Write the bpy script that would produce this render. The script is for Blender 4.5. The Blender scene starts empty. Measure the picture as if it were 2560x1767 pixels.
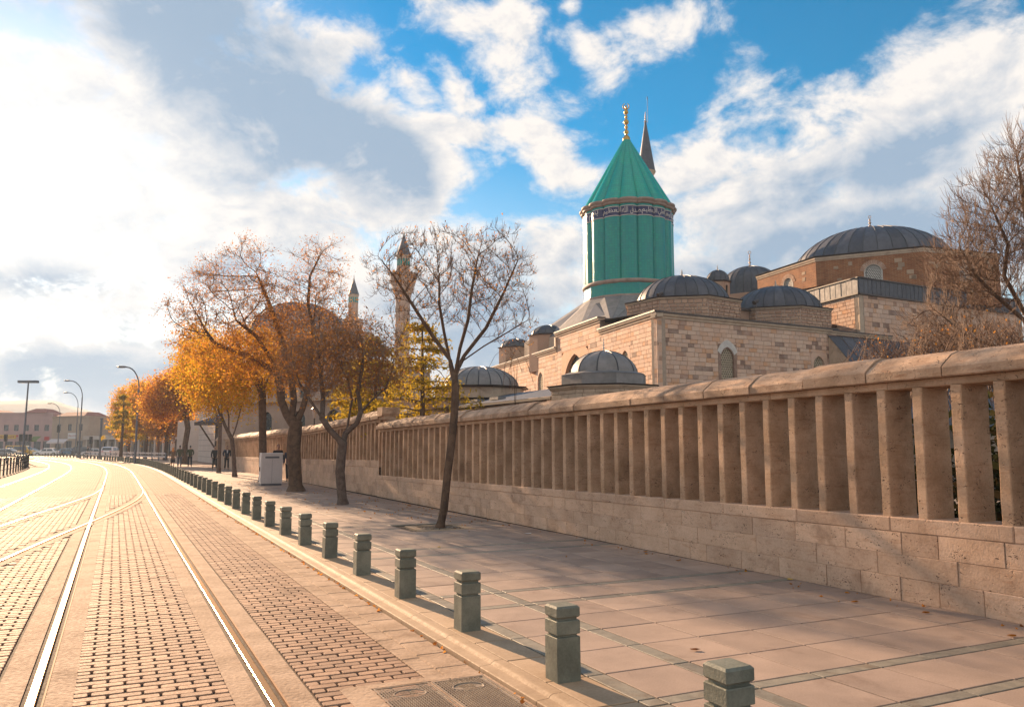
import bpy, math, random
import numpy as np
from mathutils import Vector, Matrix
random.seed(7); np.random.seed(7)
sc = bpy.context.scene
COL = sc.collection
PI = math.pi

# ------------------------------------------------------------------ camera
F, PCX, PCY, HZ, EYE = 2020.0, 1280.0, 883.5, 1115.0, 1.7
PITCH = math.atan((HZ - PCY) / F)
cam_d = bpy.data.cameras.new('camera'); cam = bpy.data.objects.new('camera', cam_d); COL.objects.link(cam)
cam.location = (0, 0, EYE); cam.rotation_euler = (math.radians(90) + PITCH, 0, 0)
cam_d.sensor_width = 36; cam_d.lens = F * 36 / 2560; cam_d.clip_end = 6000; cam_d.clip_start = 0.05
sc.camera = cam
cp, sp = math.cos(PITCH), math.sin(PITCH)
def ray(px, py):
    a = (px - PCX) / F; b = (PCY - py) / F
    return Vector((a, cp - b * sp, sp + b * cp))
def gnd(px, py, z=0.0):                 # where the sight line of a pixel meets level ground
    r = ray(px, py); t = (z - EYE) / r.z
    return Vector((r.x * t, r.y * t, z))
def at(px, py, Y):                      # a point at distance Y ahead
    r = ray(px, py); t = Y / r.y
    return Vector((r.x * t, Y, EYE + r.z * t))
TH = math.radians(26)
U = Vector((-math.sin(TH), math.cos(TH), 0)); V = Vector((math.cos(TH), math.sin(TH), 0))
def S(u, v, z=0.0): return U * u + V * v + Vector((0, 0, z))
def UV(p): return (p.dot(U), p.dot(V))

# ------------------------------------------------------------------ light
SUN_AZ = math.radians(-33.0)            # left of the view direction (+Y)
SUN_EL = math.radians(17.5)
sdir = Vector((math.sin(SUN_AZ) * math.cos(SUN_EL), math.cos(SUN_AZ) * math.cos(SUN_EL), math.sin(SUN_EL)))
sl = bpy.data.lights.new('sun', 'SUN'); sun = bpy.data.objects.new('sun', sl); COL.objects.link(sun)
sl.energy = 4.8; sl.angle = math.radians(0.5); sl.color = (1.0, 0.67, 0.41)
sun.rotation_euler = sdir.to_track_quat('Z', 'Y').to_euler()
sc.view_settings.view_transform = 'Standard'; sc.view_settings.look = 'None'
sc.view_settings.exposure = 1.42; sc.view_settings.gamma = 1.0
sc.render.engine = 'CYCLES'
sc.cycles.max_bounces = 5; sc.cycles.diffuse_bounces = 3; sc.cycles.glossy_bounces = 2
sc.cycles.transmission_bounces = 3; sc.cycles.transparent_max_bounces = 6; sc.cycles.volume_bounces = 0
sc.cycles.caustics_reflective = False; sc.cycles.caustics_refractive = False
sc.cycles.use_denoising = True
sc.cycles.sample_clamp_indirect = 6

# ------------------------------------------------------------------ node helper
class G:
    def __init__(s, tree): s.t = tree; s.n = tree.nodes; s.l = tree.links
    def node(s, typ, inputs=None, **kw):
        nd = s.n.new(typ)
        for k, v in kw.items(): setattr(nd, k, v)
        for k, v in (inputs or {}).items(): s.set(nd.inputs[k], v)
        return nd
    def set(s, sock, v):
        if isinstance(v, bpy.types.NodeSocket): s.l.new(v, sock)
        elif isinstance(v, (tuple, list)) and sock.type == 'RGBA' and len(v) == 3: sock.default_value = (*v, 1)
        else: sock.default_value = v
    def m(s, op, a, b=0.0, c=0.0, clamp=False):
        nd = s.n.new('ShaderNodeMath'); nd.operation = op; nd.use_clamp = clamp
        s.set(nd.inputs[0], a); s.set(nd.inputs[1], b); s.set(nd.inputs[2], c)
        return nd.outputs[0]
    def vm(s, op, a, b=(0, 0, 0), sc_=None):
        nd = s.n.new('ShaderNodeVectorMath'); nd.operation = op
        s.set(nd.inputs[0], a); s.set(nd.inputs[1], b)
        if sc_ is not None: s.set(nd.inputs['Scale'], sc_)
        return nd.outputs['Value'] if op in ('DOT_PRODUCT', 'LENGTH', 'DISTANCE') else nd.outputs[0]
    def noise(s, vec, scale, detail=3, rough=.5, dist=0.0, out='Fac'):
        nd = s.node('ShaderNodeTexNoise', {'Vector': vec, 'Scale': scale, 'Detail': detail, 'Roughness': rough, 'Distortion': dist})
        return nd.outputs[out]
    def ss(s, x, lo, hi, a=0.0, b=1.0):     # smoothstep
        nd = s.node('ShaderNodeMapRange', {'Value': x, 'From Min': lo, 'From Max': hi, 'To Min': a, 'To Max': b}, interpolation_type='SMOOTHSTEP')
        return nd.outputs[0]
    def mr(s, x, lo, hi, a=0.0, b=1.0):
        return s.node('ShaderNodeMapRange', {'Value': x, 'From Min': lo, 'From Max': hi, 'To Min': a, 'To Max': b}).outputs[0]
    def mix(s, f, a, b, bt='MIX'):
        nd = s.n.new('ShaderNodeMix'); nd.data_type = 'RGBA'; nd.blend_type = bt
        s.set(nd.inputs[0], f); s.set(nd.inputs[6], a); s.set(nd.inputs[7], b)
        return nd.outputs[2]
    def ramp(s, f, stops):
        nd = s.n.new('ShaderNodeValToRGB'); cr = nd.color_ramp
        while len(cr.elements) < len(stops): cr.elements.new(0.5)
        for e, (p, c) in zip(cr.elements, stops): e.position = p; e.color = (*c, 1)
        s.set(nd.inputs[0], f); return nd.outputs[0]

# ------------------------------------------------------------------ sky
w = bpy.data.worlds.new('World'); sc.world = w; w.use_nodes = True
g = G(w.node_tree); g.n.clear()
sky = g.node('ShaderNodeTexSky', sky_type='NISHITA', sun_disc=False)
sky.sun_elevation = SUN_EL; sky.sun_rotation = SUN_AZ; sky.air_density = 1.0; sky.dust_density = 0.3; sky.ozone_density = 2.0
dirv = g.vm('NORMALIZE', g.node('ShaderNodeTexCoord').outputs['Generated'])
sep = g.node('ShaderNodeSeparateXYZ', {0: dirv})
AZ = g.m('ARCTAN2', sep.outputs[0], sep.outputs[1]); EL = g.m('ARCSINE', sep.outputs[2])
def azel(px, py):
    r = ray(px, py).normalized(); return math.atan2(r.x, r.y), math.asin(r.z)
def blob(px, py, rx, ry, rot=0, soft=1.0):
    a0, e0 = azel(px, py); ca, sa = math.cos(math.radians(rot)), math.sin(math.radians(rot))
    dx = g.m('SUBTRACT', AZ, a0); dy = g.m('SUBTRACT', EL, e0)
    x = g.m('ADD', g.m('MULTIPLY', dx, ca), g.m('MULTIPLY', dy, sa)); y = g.m('SUBTRACT', g.m('MULTIPLY', dy, ca), g.m('MULTIPLY', dx, sa))
    x = g.m('DIVIDE', x, rx / F); y = g.m('DIVIDE', y, ry / F)
    r = g.m('SQRT', g.m('ADD', g.m('MULTIPLY', x, x), g.m('MULTIPLY', y, y)))
    return g.ss(r, 1.45, 0.0)
def allmax(L):
    o = L[0]
    for x in L[1:]: o = g.m('MAXIMUM', o, x)
    return o
# wispy and heaped clouds: noise over directions, gathered into the cloud banks of the photograph
stretch = g.node('ShaderNodeMapping', {'Vector': dirv, 'Scale': (1, 1, 1.5), 'Rotation': (0, .35, 0)}).outputs[0]
def cloudnoise(vec):
    a = g.noise(vec, 4.6, 5, .55, .25); b = g.noise(vec, 11.0, 12, .63, .25)
    return g.m('ADD', g.m('MULTIPLY', g.m('SUBTRACT', a, .5), 1.9), g.m('MULTIPLY', g.m('SUBTRACT', b, .5), 2.7))
nz = cloudnoise(stretch)
nz2 = cloudnoise(g.vm('ADD', stretch, tuple(Vector((sdir.x, sdir.y * .4, sdir.z * 1.6 + .5)).normalized() * 0.022)))
heavy = allmax([
    blob(-50, 420, 800, 560, -12), blob(500, 560, 560, 300, -10), blob(500, 130, 760, 330, -30), blob(880, 350, 330, 190, -35), blob(1010, 470, 140, 90, -35),
    blob(1900, 480, 420, 190, 22), blob(2300, 330, 360, 190, 28), blob(2540, 170, 190, 110, 25), blob(1760, 420, 180, 120, 10),
    blob(2200, 620, 700, 190), blob(1300, 640, 260, 110, 10), blob(1180, 760, 420, 150), blob(1700, 720, 300, 130),
    blob(300, 960, 1000, 190), blob(150, 950, 420, 120), blob(1500, 880, 1600, 190)])
wisp = allmax([blob(1130, 40, 300, 120, -38), blob(980, 160, 260, 80, -38), blob(1130, 210, 170, 60, -55), blob(1270, 60, 100, 140),
    blob(1610, 90, 190, 100, 5), blob(1500, 140, 120, 70, -40), blob(1430, 12, 40, 35), blob(1980, 300, 260, 70, 20), blob(1150, 320, 330, 50, -5), blob(1400, 430, 200, 80, -50)])
cov = g.m('MAXIMUM', heavy, g.m('MULTIPLY', wisp, .62))
# elsewhere in the sky: broken cloud of the same kind, and banks low all round
behind = g.m('MAXIMUM', g.ss(sep.outputs[1], .45, -.1, 0, .6), g.ss(EL, .12, .0, 0, .9))
cov = g.m('MAXIMUM', cov, behind)
field = g.m('ADD', g.m('MULTIPLY', g.m('SUBTRACT', cov, .34), 1.3), nz)
dens = g.ss(field, -.14, .56)
thick = g.ss(g.m('ADD', g.m('MULTIPLY', g.m('SUBTRACT', cov, .34), 1.3), g.m('MULTIPLY', nz, .55)), .05, .9)
edge = g.m('MULTIPLY', g.m('SUBTRACT', nz, nz2), .9)
dark = allmax([blob(620, 210, 620, 230, -33), blob(500, 40, 700, 220, -8), blob(980, 370, 300, 130, -35), blob(2300, 600, 560, 190), blob(2150, 450, 330, 110, 15),
               blob(1500, 800, 760, 200), blob(250, 960, 560, 90), blob(640, 700, 170, 70), blob(140, 715, 200, 50), blob(380, 820, 260, 60), blob(150, 930, 260, 90), blob(1850, 640, 220, 110)])
shade = g.m('SUBTRACT', g.m('MULTIPLY', thick, g.m('MULTIPLY_ADD', dark, 1.25, .10)), edge, clamp=True)
gdir = Vector((math.sin(SUN_AZ - .02) * math.cos(.24), math.cos(SUN_AZ - .02) * math.cos(.24), math.sin(.24)))
ang = g.m('ARCCOSINE', g.m('MINIMUM', g.vm('DOT_PRODUCT', dirv, tuple(gdir)), .99999))
glow = g.m('POWER', 2.718, g.m('MULTIPLY', g.m('MULTIPLY', ang, ang), -17.0))
CW = 0.34
ccol = g.mix(shade, (CW * 1.12, CW * 1.05, CW * .99), (CW * .37, CW * .51, CW * .68))
ccol = g.mix(g.m('MULTIPLY', g.m('MULTIPLY', glow, .32), g.m('MULTIPLY_ADD', dark, -.75, 1.0), clamp=True), ccol, (CW * 1.6, CW * 1.6, CW * 1.58))
# clear sky: Nishita, its blue a little deeper as the photograph has it
hs = g.node('ShaderNodeHueSaturation', {'Hue': .487, 'Saturation': g.mr(EL, .02, .4, .75, 1.8), 'Value': .92, 'Color': sky.outputs[0]})
bg1 = g.node('ShaderNodeBackground', {'Color': hs.outputs[0], 'Strength': 0.060})
bg2 = g.node('ShaderNodeBackground', {'Color': ccol, 'Strength': 1.0})
mx = g.node('ShaderNodeMixShader', {0: dens, 1: bg1.outputs[0], 2: bg2.outputs[0]})
g.node('ShaderNodeOutputWorld', {0: mx.outputs[0]})
w.cycles.sampling_method = 'MANUAL'; w.cycles.sample_map_resolution = 512

# ------------------------------------------------------------------ mesh helpers
def new_mesh(name, verts, faces, mat=None, smooth=False):
    me = bpy.data.meshes.new(name); me.from_pydata([tuple(v) for v in verts], [], faces)
    if mat: me.materials.append(mat)
    if smooth: me.polygons.foreach_set('use_smooth', [True] * len(me.polygons))
    me.update(); return me
def put(name, me, parent=None, loc=(0, 0, 0), rz=0.0, kind=None, label=None):
    o = bpy.data.objects.new(name, me); COL.objects.link(o); o.location = loc
    if rz: o.rotation_euler = (0, 0, rz)
    if parent is not None: o.parent = parent
    if kind: o['kind'] = kind
    if label: o['label'] = label
    return o
def thing(name, label, cat, loc=(0, 0, 0), rz=0.0, group=None):
    o = bpy.data.objects.new(name, None); COL.objects.link(o); o.empty_display_size = .3
    o.location = loc; o.rotation_euler = (0, 0, rz); o['label'] = label; o['category'] = cat
    if group: o['group'] = group
    return o
def tag(o, label, cat, group=None):
    o['label'] = label; o['category'] = cat
    if group: o['group'] = group
    return o
KIDS = {}
def dup(root, loc, rz=0.0, label=None, scale=None):
    def kids(o): return [c for c in ALLC.get(o.name, ())]
    def cp_(o, par):
        c = o.copy(); COL.objects.link(c)
        if par is not None: c.parent = par
        for k in kids(o): cp_(k, c)
        return c
    r = cp_(root, None); r.location = loc; r.rotation_euler = (0, 0, rz)
    if scale: r.scale = scale
    if label: r['label'] = label
    return r
ALLC = {}
def reindex(*roots):
    for r in roots:
        ALLC[r.name] = list(r.children)
        for c in r.children: ALLC[c.name] = list(c.children)

class Fr:                                # a frame: origin and three axes
    def __init__(s, O, a, b, c=Vector((0, 0, 1))): s.O = Vector(O); s.a = Vector(a); s.b = Vector(b); s.c = Vector(c)
    def __call__(s, x, y, z): return s.O + s.a * x + s.b * y + s.c * z
WORLD = Fr((0, 0, 0), (1, 0, 0), (0, 1, 0))
STREET = Fr((0, 0, 0), V, U)             # x = lateral v, y = along u
class MB:
    def __init__(s, fr=WORLD): s.v = []; s.f = []; s.fr = fr
    def add(s, vs, fs):
        n = len(s.v); s.v += [s.fr(*p) for p in vs]; s.f += [tuple(i + n for i in q) for q in fs]
    def box(s, x0, x1, y0, y1, z0, z1, top=None, ch=0.0):
        if ch <= 0:
            s.add([(x0, y0, z0), (x1, y0, z0), (x1, y1, z0), (x0, y1, z0), (x0, y0, z1), (x1, y0, z1), (x1, y1, z1), (x0, y1, z1)],
                  [(0, 3, 2, 1), (4, 5, 6, 7), (0, 1, 5, 4), (1, 2, 6, 5), (2, 3, 7, 6), (3, 0, 4, 7)])
        else:                            # chamfered top edge
            c = ch
            s.add([(x0, y0, z0), (x1, y0, z0), (x1, y1, z0), (x0, y1, z0), (x0, y0, z1 - c), (x1, y0, z1 - c), (x1, y1, z1 - c), (x0, y1, z1 - c),
                   (x0 + c, y0 + c, z1), (x1 - c, y0 + c, z1), (x1 - c, y1 - c, z1), (x0 + c, y1 - c, z1)],
                  [(0, 3, 2, 1), (0, 1, 5, 4), (1, 2, 6, 5), (2, 3, 7, 6), (3, 0, 4, 7), (4, 5, 9, 8), (5, 6, 10, 9), (6, 7, 11, 10), (7, 4, 8, 11), (8, 9, 10, 11)])
    def face_block(s, x0, x1, z0, z1, d0, d1, ch=.008):     # block of a wall: front at y=d1 (outward +y), chamfered front edges
        c = ch
        s.add([(x0, d0, z0), (x1, d0, z0), (x1, d0, z1), (x0, d0, z1), (x0, d1 - c, z0), (x1, d1 - c, z0), (x1, d1 - c, z1), (x0, d1 - c, z1),
               (x0 + c, d1, z0 + c), (x1 - c, d1, z0 + c), (x1 - c, d1, z1 - c), (x0 + c, d1, z1 - c)],
              [(0, 4, 5, 1), (1, 5, 6, 2), (2, 6, 7, 3), (3, 7, 4, 0), (4, 8, 9, 5), (5, 9, 10, 6), (6, 10, 11, 7), (7, 11, 8, 4), (8, 11, 10, 9)])
    def prism(s, poly, z0, z1, cap=True):   # poly: list of (x,y) counter-clockwise
        n = len(poly); vs = [(x, y, z0) for x, y in poly] + [(x, y, z1) for x, y in poly]
        fs = [(i, (i + 1) % n, n + (i + 1) % n, n + i) for i in range(n)]
        if cap: fs += [tuple(range(n - 1, -1, -1)), tuple(range(n, 2 * n))]
        s.add(vs, fs)
    def extrude(s, poly, y0, y1):           # poly in (x,z), extruded along y
        n = len(poly); vs = [(x, y0, z) for x, z in poly] + [(x, y1, z) for x, z in poly]
        fs = [(i, n + i, n + (i + 1) % n, (i + 1) % n) for i in range(n)] + [tuple(range(n)), tuple(range(2 * n - 1, n - 1, -1))]
        s.add(vs, fs)
    def lathe(s, prof, n=24, cx=0, cy=0, a0=0.0, a1=2 * PI, rad=None):   # prof [(r,z)]
        full = abs(a1 - a0 - 2 * PI) < 1e-6; m = n if full else n + 1
        vs = []
        for r, z in prof:
            for i in range(m):
                a = a0 + (a1 - a0) * i / n; k = rad(a) if rad else 1.0
                vs.append((cx + r * k * math.cos(a), cy + r * k * math.sin(a), z))
        fs = []
        for j in range(len(prof) - 1):
            for i in range(n):
                i2 = (i + 1) % m if full else i + 1
                fs.append((j * m + i, j * m + i2, (j + 1) * m + i2, (j + 1) * m + i))
        s.add(vs, fs)
    def tube(s, pts, rad, n=6, cap=True):
        pts = [Vector(p) for p in pts]; rad = rad if isinstance(rad, (list, tuple)) else [rad] * len(pts)
        vs = []; fs = []; ref = None
        for i, p in enumerate(pts):
            d = (pts[min(i + 1, len(pts) - 1)] - pts[max(i - 1, 0)])
            d = d.normalized() if d.length > 1e-9 else Vector((0, 0, 1))
            if ref is None: ref = Vector((1, 0, 0)) if abs(d.x) < .8 else Vector((0, 1, 0))
            x = (ref - d * ref.dot(d)).normalized(); y = d.cross(x); ref = x
            for k in range(n):
                a = 2 * PI * k / n; vs.append(tuple(p + (x * math.cos(a) + y * math.sin(a)) * rad[i]))
        for i in range(len(pts) - 1):
            for k in range(n): fs.append((i * n + k, i * n + (k + 1) % n, (i + 1) * n + (k + 1) % n, (i + 1) * n + k))
        if cap: fs += [tuple(range(n - 1, -1, -1)), tuple((len(pts) - 1) * n + k for k in range(n))]
        s.add(vs, fs)
    def sphere(s, c, r, n=10, m=6, sc_=(1, 1, 1)):
        vs = [(c[0], c[1], c[2] - r * sc_[2])]
        for j in range(1, m):
            t = -PI / 2 + PI * j / m
            for i in range(n): vs.append((c[0] + r * sc_[0] * math.cos(t) * math.cos(2 * PI * i / n), c[1] + r * sc_[1] * math.cos(t) * math.sin(2 * PI * i / n), c[2] + r * sc_[2] * math.sin(t)))
        vs.append((c[0], c[1], c[2] + r * sc_[2])); fs = []
        for i in range(n):
            fs.append((0, 1 + (i + 1) % n, 1 + i))
            for j in range(m - 2): fs.append((1 + j * n + i, 1 + j * n + (i + 1) % n, 1 + (j + 1) * n + (i + 1) % n, 1 + (j + 1) * n + i))
            fs.append((1 + (m - 2) * n + i, 1 + (m - 2) * n + (i + 1) % n, len(vs) - 1))
        s.add(vs, fs)
    def build(s, name, mat, parent=None, smooth=False, kind=None, label=None, loc=None):
        # vertices are in world space; put them in the parent's space (parents are unrotated here)
        off_ = Vector(loc) if loc is not None else Vector((0, 0, 0))
        base = wl(parent) if parent is not None else Vector((0, 0, 0))
        me = new_mesh(name, [v - base - off_ for v in s.v], s.f, mat, smooth)
        return put(name, me, parent, off_, kind=kind, label=label)
def wl(o):
    p = Vector((0, 0, 0))
    while o is not None: p += Vector(o.location); o = o.parent
    return p

# ------------------------------------------------------------------ materials
def mat_base(name):
    m = bpy.data.materials.new(name); m.use_nodes = True; g = G(m.node_tree)
    b = g.n['Principled BSDF']; return m, g, b
def rnd_node(g):                        # one random number per object or loose piece
    oi = g.node('ShaderNodeObjectInfo').outputs['Random']; ge = g.node('ShaderNodeNewGeometry').outputs['Random Per Island']
    return g.m('FRACT', g.m('ADD', g.m('MULTIPLY', oi, 7.31), ge))
def stone(name, c1, c2, rough=.8, scale=3.0, pit=0.0, var=.0, bump=.25, spots=None, vein=0.0, spec=.3, fine=40, palette=None, dirt=0.0):
    m, g, b = mat_base(name)
    pos = g.node('ShaderNodeNewGeometry').outputs['Position']
    r = rnd_node(g)
    pv = g.vm('ADD', pos, g.node('ShaderNodeCombineXYZ', {0: g.m('MULTIPLY', r, 13.0), 1: g.m('MULTIPLY', r, 7.0), 2: 0.0}).outputs[0]) if var > 0 or palette else pos
    n1 = g.noise(pv, scale, 5, .6)
    n2 = g.noise(pv, fine, 3, .6)
    if palette: col = g.ramp(r, palette); col = g.mix(g.ss(n1, .35, .75), col, g.mix(.5, col, c2))
    else: col = g.mix(g.ss(n1, .3, .7), c1, c2)
    if var > 0: col = g.mix(1.0, col, g.node('ShaderNodeCombineColor', {0: g.mr(r, 0, 1, 1 - var, 1 + var * .6), 1: g.mr(r, 0, 1, 1 - var, 1 + var * .55), 2: g.mr(r, 0, 1, 1 - var * .9, 1 + var * .5)}).outputs[0], 'MULTIPLY')
    col = g.mix(g.ss(n2, .35, .75, 0, .35), col, g.mix(1.0, col, (.62, .58, .55), 'MULTIPLY'))
    h = g.m('ADD', g.m('MULTIPLY', n1, .6), g.m('MULTIPLY', n2, .4))
    if vein:
        vv = g.node('ShaderNodeMapping', {'Vector': pv, 'Scale': (1, 1, 6)}).outputs[0]
        nv = g.noise(vv, 4.5, 6, .65, .6)
        col = g.mix(g.ss(nv, .5, .72, 0, vein), col, g.mix(1.0, col, (.66, .5, .4), 'MULTIPLY'))
    if pit:
        vo = g.node('ShaderNodeTexVoronoi', {'Vector': g.vm('ADD', g.node('ShaderNodeMapping', {'Vector': pv, 'Scale': (1, 1, 2.3)}).outputs[0], g.vm('SCALE', g.noise(pv, 9, 2, out='Color'), (0, 0, 0), .35)), 'Scale': 17.0})
        msk = g.m('MULTIPLY', g.ss(vo.outputs['Distance'], .34, .12), g.ss(g.noise(pv, 4.5, 4, .7), .49, .60))
        col = g.mix(g.m('MULTIPLY', msk, pit), col, (.09, .055, .035)); h = g.m('SUBTRACT', h, g.m('MULTIPLY', msk, 1.3))
    if dirt:
        nd = g.noise(pos, 1.3, 5, .7, .5)
        col = g.mix(g.ss(nd, .52, .72, 0, dirt), col, g.mix(1.0, col, (.42, .36, .32), 'MULTIPLY'))
    g.set(b.inputs['Base Color'], col); g.set(b.inputs['Roughness'], g.mr(n2, .3, .7, rough - .08, min(1, rough + .08)))
    b.inputs['Specular IOR Level'].default_value = spec
    bp = g.node('ShaderNodeBump', {'Height': h, 'Strength': bump, 'Distance': .02}); g.set(b.inputs['Normal'], bp.outputs[0])
    return m
def plain(name, c, rough=.6, metal=0.0, spec=.5, noise=.25, scale=6.0, bump=0.0, var=0.0):
    m, g, b = mat_base(name)
    pos = g.node('ShaderNodeNewGeometry').outputs['Position']
    n1 = g.noise(pos, scale, 4, .6)
    col = g.mix(g.ss(n1, .3, .75, 0, noise), c, tuple(x * .55 for x in c))
    if var > 0:
        r = rnd_node(g); col = g.mix(1.0, col, g.node('ShaderNodeCombineColor', {0: g.mr(r, 0, 1, 1 - var, 1 + var), 1: g.mr(r, 0, 1, 1 - var, 1 + var), 2: g.mr(r, 0, 1, 1 - var, 1 + var)}).outputs[0], 'MULTIPLY')
    g.set(b.inputs['Base Color'], col); b.inputs['Roughness'].default_value = rough; b.inputs['Metallic'].default_value = metal
    b.inputs['Specular IOR Level'].default_value = spec
    if bump:
        bp = g.node('ShaderNodeBump', {'Height': n1, 'Strength': bump, 'Distance': .02}); g.set(b.inputs['Normal'], bp.outputs[0])
    return m
def leafmat(name, stops, trans=.5):
    m, g, b = mat_base(name); g.n.remove(b)
    r = rnd_node(g); col = g.ramp(r, stops)
    d = g.node('ShaderNodeBsdfDiffuse', {'Color': col}); t = g.node('ShaderNodeBsdfTranslucent', {'Color': col})
    mx = g.node('ShaderNodeMixShader', {0: trans, 1: d.outputs[0], 2: t.outputs[0]})
    g.set(g.n['Material Output'].inputs[0], mx.outputs[0]); return m
M = {}
M['paver'] = stone('paver', (.42, .27, .18), (.33, .205, .135), rough=.75, scale=2.0, var=.22, bump=.3, spec=.12, fine=60, dirt=.5)
M['joint'] = stone('joint', (.045, .032, .022), (.08, .055, .04), rough=.9, scale=9, bump=.3)
M['concrete'] = stone('concrete', (.50, .36, .255), (.36, .25, .17), rough=.85, scale=2.2, bump=.9, spec=.08, fine=28, dirt=.6)
M['slab'] = stone('slab', (.41, .305, .24), (.32, .24, .19), rough=.75, scale=1.6, var=.16, bump=.12, spec=.25, fine=80, dirt=.45)
M['band'] = stone('band', (.29, .26, .205), (.20, .185, .15), rough=.65, scale=7, var=.18, bump=.2, vein=.6, fine=70)
M['kerb'] = stone('kerb', (.46, .33, .215), (.36, .25, .155), rough=.75, scale=1.8, var=.10, bump=.2, spec=.25, dirt=.25)
M['bollard'] = stone('bollard', (.215, .22, .175), (.13, .14, .11), rough=.7, scale=5, var=.12, bump=.35, fine=60, dirt=.5)
M['travertine'] = stone('travertine', (.68, .465, .325), (.55, .36, .24), rough=.78, scale=1.7, pit=1.0, var=.13, bump=.5, vein=.45, dirt=.55, spec=.25)
M['travcap'] = stone('travcap', (.59, .40, .27), (.35, .23, .15), rough=.8, scale=2.4, pit=1.0, var=.14, bump=.6, vein=.75, dirt=.6, spec=.25)
M['fin'] = stone('fin', (.62, .41, .27), (.42, .265, .16), rough=.8, scale=2.1, pit=.9, var=.12, bump=.6, vein=.5, dirt=.5, spec=.2)
M['steel'] = plain('steel', (.45, .26, .10), .3, .8, noise=.15)
M['rust'] = plain('rust', (.36, .16, .05), .8, 0.0, noise=.5, scale=14)
M['iron'] = stone('iron', (.33, .25, .17), (.24, .175, .12), rough=.5, scale=5, bump=.2, spec=.5)
M['mortar'] = stone('mortar', (.42, .33, .25), (.34, .26, .2), rough=.9, scale=5, bump=.5)

# ------------------------------------------------------------------ street line (bends left far away)
_uv = np.array([(-6, 2.95), (20, 2.95), (40, 3.0), (55, 3.02), (64, 2.97), (74.8, 2.72), (87.5, 2.0), (96.4, 1.15), (104, .2), (112, -.95), (123.7, -2.9), (134.6, -5.0), (144, -7.0), (160, -10.6), (182, -15.8)])
def catmull(P_, step=.5):
    P_ = [np.array(p, float) for p in P_]; P_ = [2 * P_[0] - P_[1]] + P_ + [2 * P_[-1] - P_[-2]]; out = []
    for i in range(1, len(P_) - 2):
        a, b, c, d = P_[i - 1:i + 3]; n = max(1, int(np.linalg.norm(c - b) / step))
        t0 = 0; al = .5
        for k in range(n):
            t = k / n
            out.append(.5 * ((2 * b) + (-a + c) * t + (2 * a - 5 * b + 4 * c - d) * t * t + (-a + 3 * b - 3 * c + d) * t ** 3))
    out.append(P_[-2]); return np.array(out)
# piecewise smooth line
_us = np.arange(-6, 182, .5); _vs = np.interp(_us, _uv[:, 0], _uv[:, 1])
_k = np.ones(25) / 25
_vp = np.concatenate([np.full(12, _vs[0]), _vs, _vs[-1] + (np.arange(1, 13) * (_vs[-1] - _vs[-2]))])
_vs = np.convolve(_vp, _k, 'valid')
_line = np.array([S(u, v)[:2] for u, v in zip(_us, _vs)])
_d = np.gradient(_line, axis=0); _d /= np.linalg.norm(_d, axis=1)[:, None]
_n = np.stack([_d[:, 1], -_d[:, 0]], 1)
_s = np.concatenate([[0], np.cumsum(np.linalg.norm(np.diff(_line, axis=0), axis=1))]) - 6
SMAX = _s[-1]
def Pt(s, off, z=0.0):
    x = np.interp(s, _s, _line[:, 0]); y = np.interp(s, _s, _line[:, 1]); nx = np.interp(s, _s, _n[:, 0]); ny = np.interp(s, _s, _n[:, 1])
    return Vector((x + nx * off, y + ny * off, z))
def heading(s):
    nx = np.interp(s, _s, _n[:, 0]); ny = np.interp(s, _s, _n[:, 1]); return math.atan2(ny, nx)
def seen(p, m=.12, far=400):
    y = p.y * cp + (p.z - EYE) * sp
    if y < .5: return False
    x = p.x / y * F; z = (-(p.y) * sp + (p.z - EYE) * cp) / y * F
    return abs(x) < 1280 * (1 + m) and -884 * (1 + m * 1.6) < z < 900
def strip(mb, s0, s1, prof, ds=1.0):    # sweep a profile [(off,z)] along the street line
    n = max(1, int(math.ceil((s1 - s0) / ds))); vs = []; k = len(prof)
    for i in range(n + 1):
        s = s0 + (s1 - s0) * i / n
        vs += [tuple(Pt(s, o, z)) for o, z in prof]
    mb.add(vs, [(i * k + j, i * k + j + 1, (i + 1) * k + j + 1, (i + 1) * k + j) for i in range(n) for j in range(k - 1)])
def strip_poly(mb, pts, prof):           # the same along any ground polyline
    k = len(prof); vs = []
    for i, p in enumerate(pts):
        d = (pts[min(i + 1, len(pts) - 1)] - pts[max(0, i - 1)]); d.z = 0; d.normalize(); n = Vector((d.y, -d.x, 0))
        vs += [tuple(Vector((p.x, p.y, 0)) + n * o + Vector((0, 0, z))) for o, z in prof]
    mb.add(vs, [(i * k + j, i * k + j + 1, (i + 1) * k + j + 1, (i + 1) * k + j) for i in range(len(pts) - 1) for j in range(k - 1)])
RZ = -0.06
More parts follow.
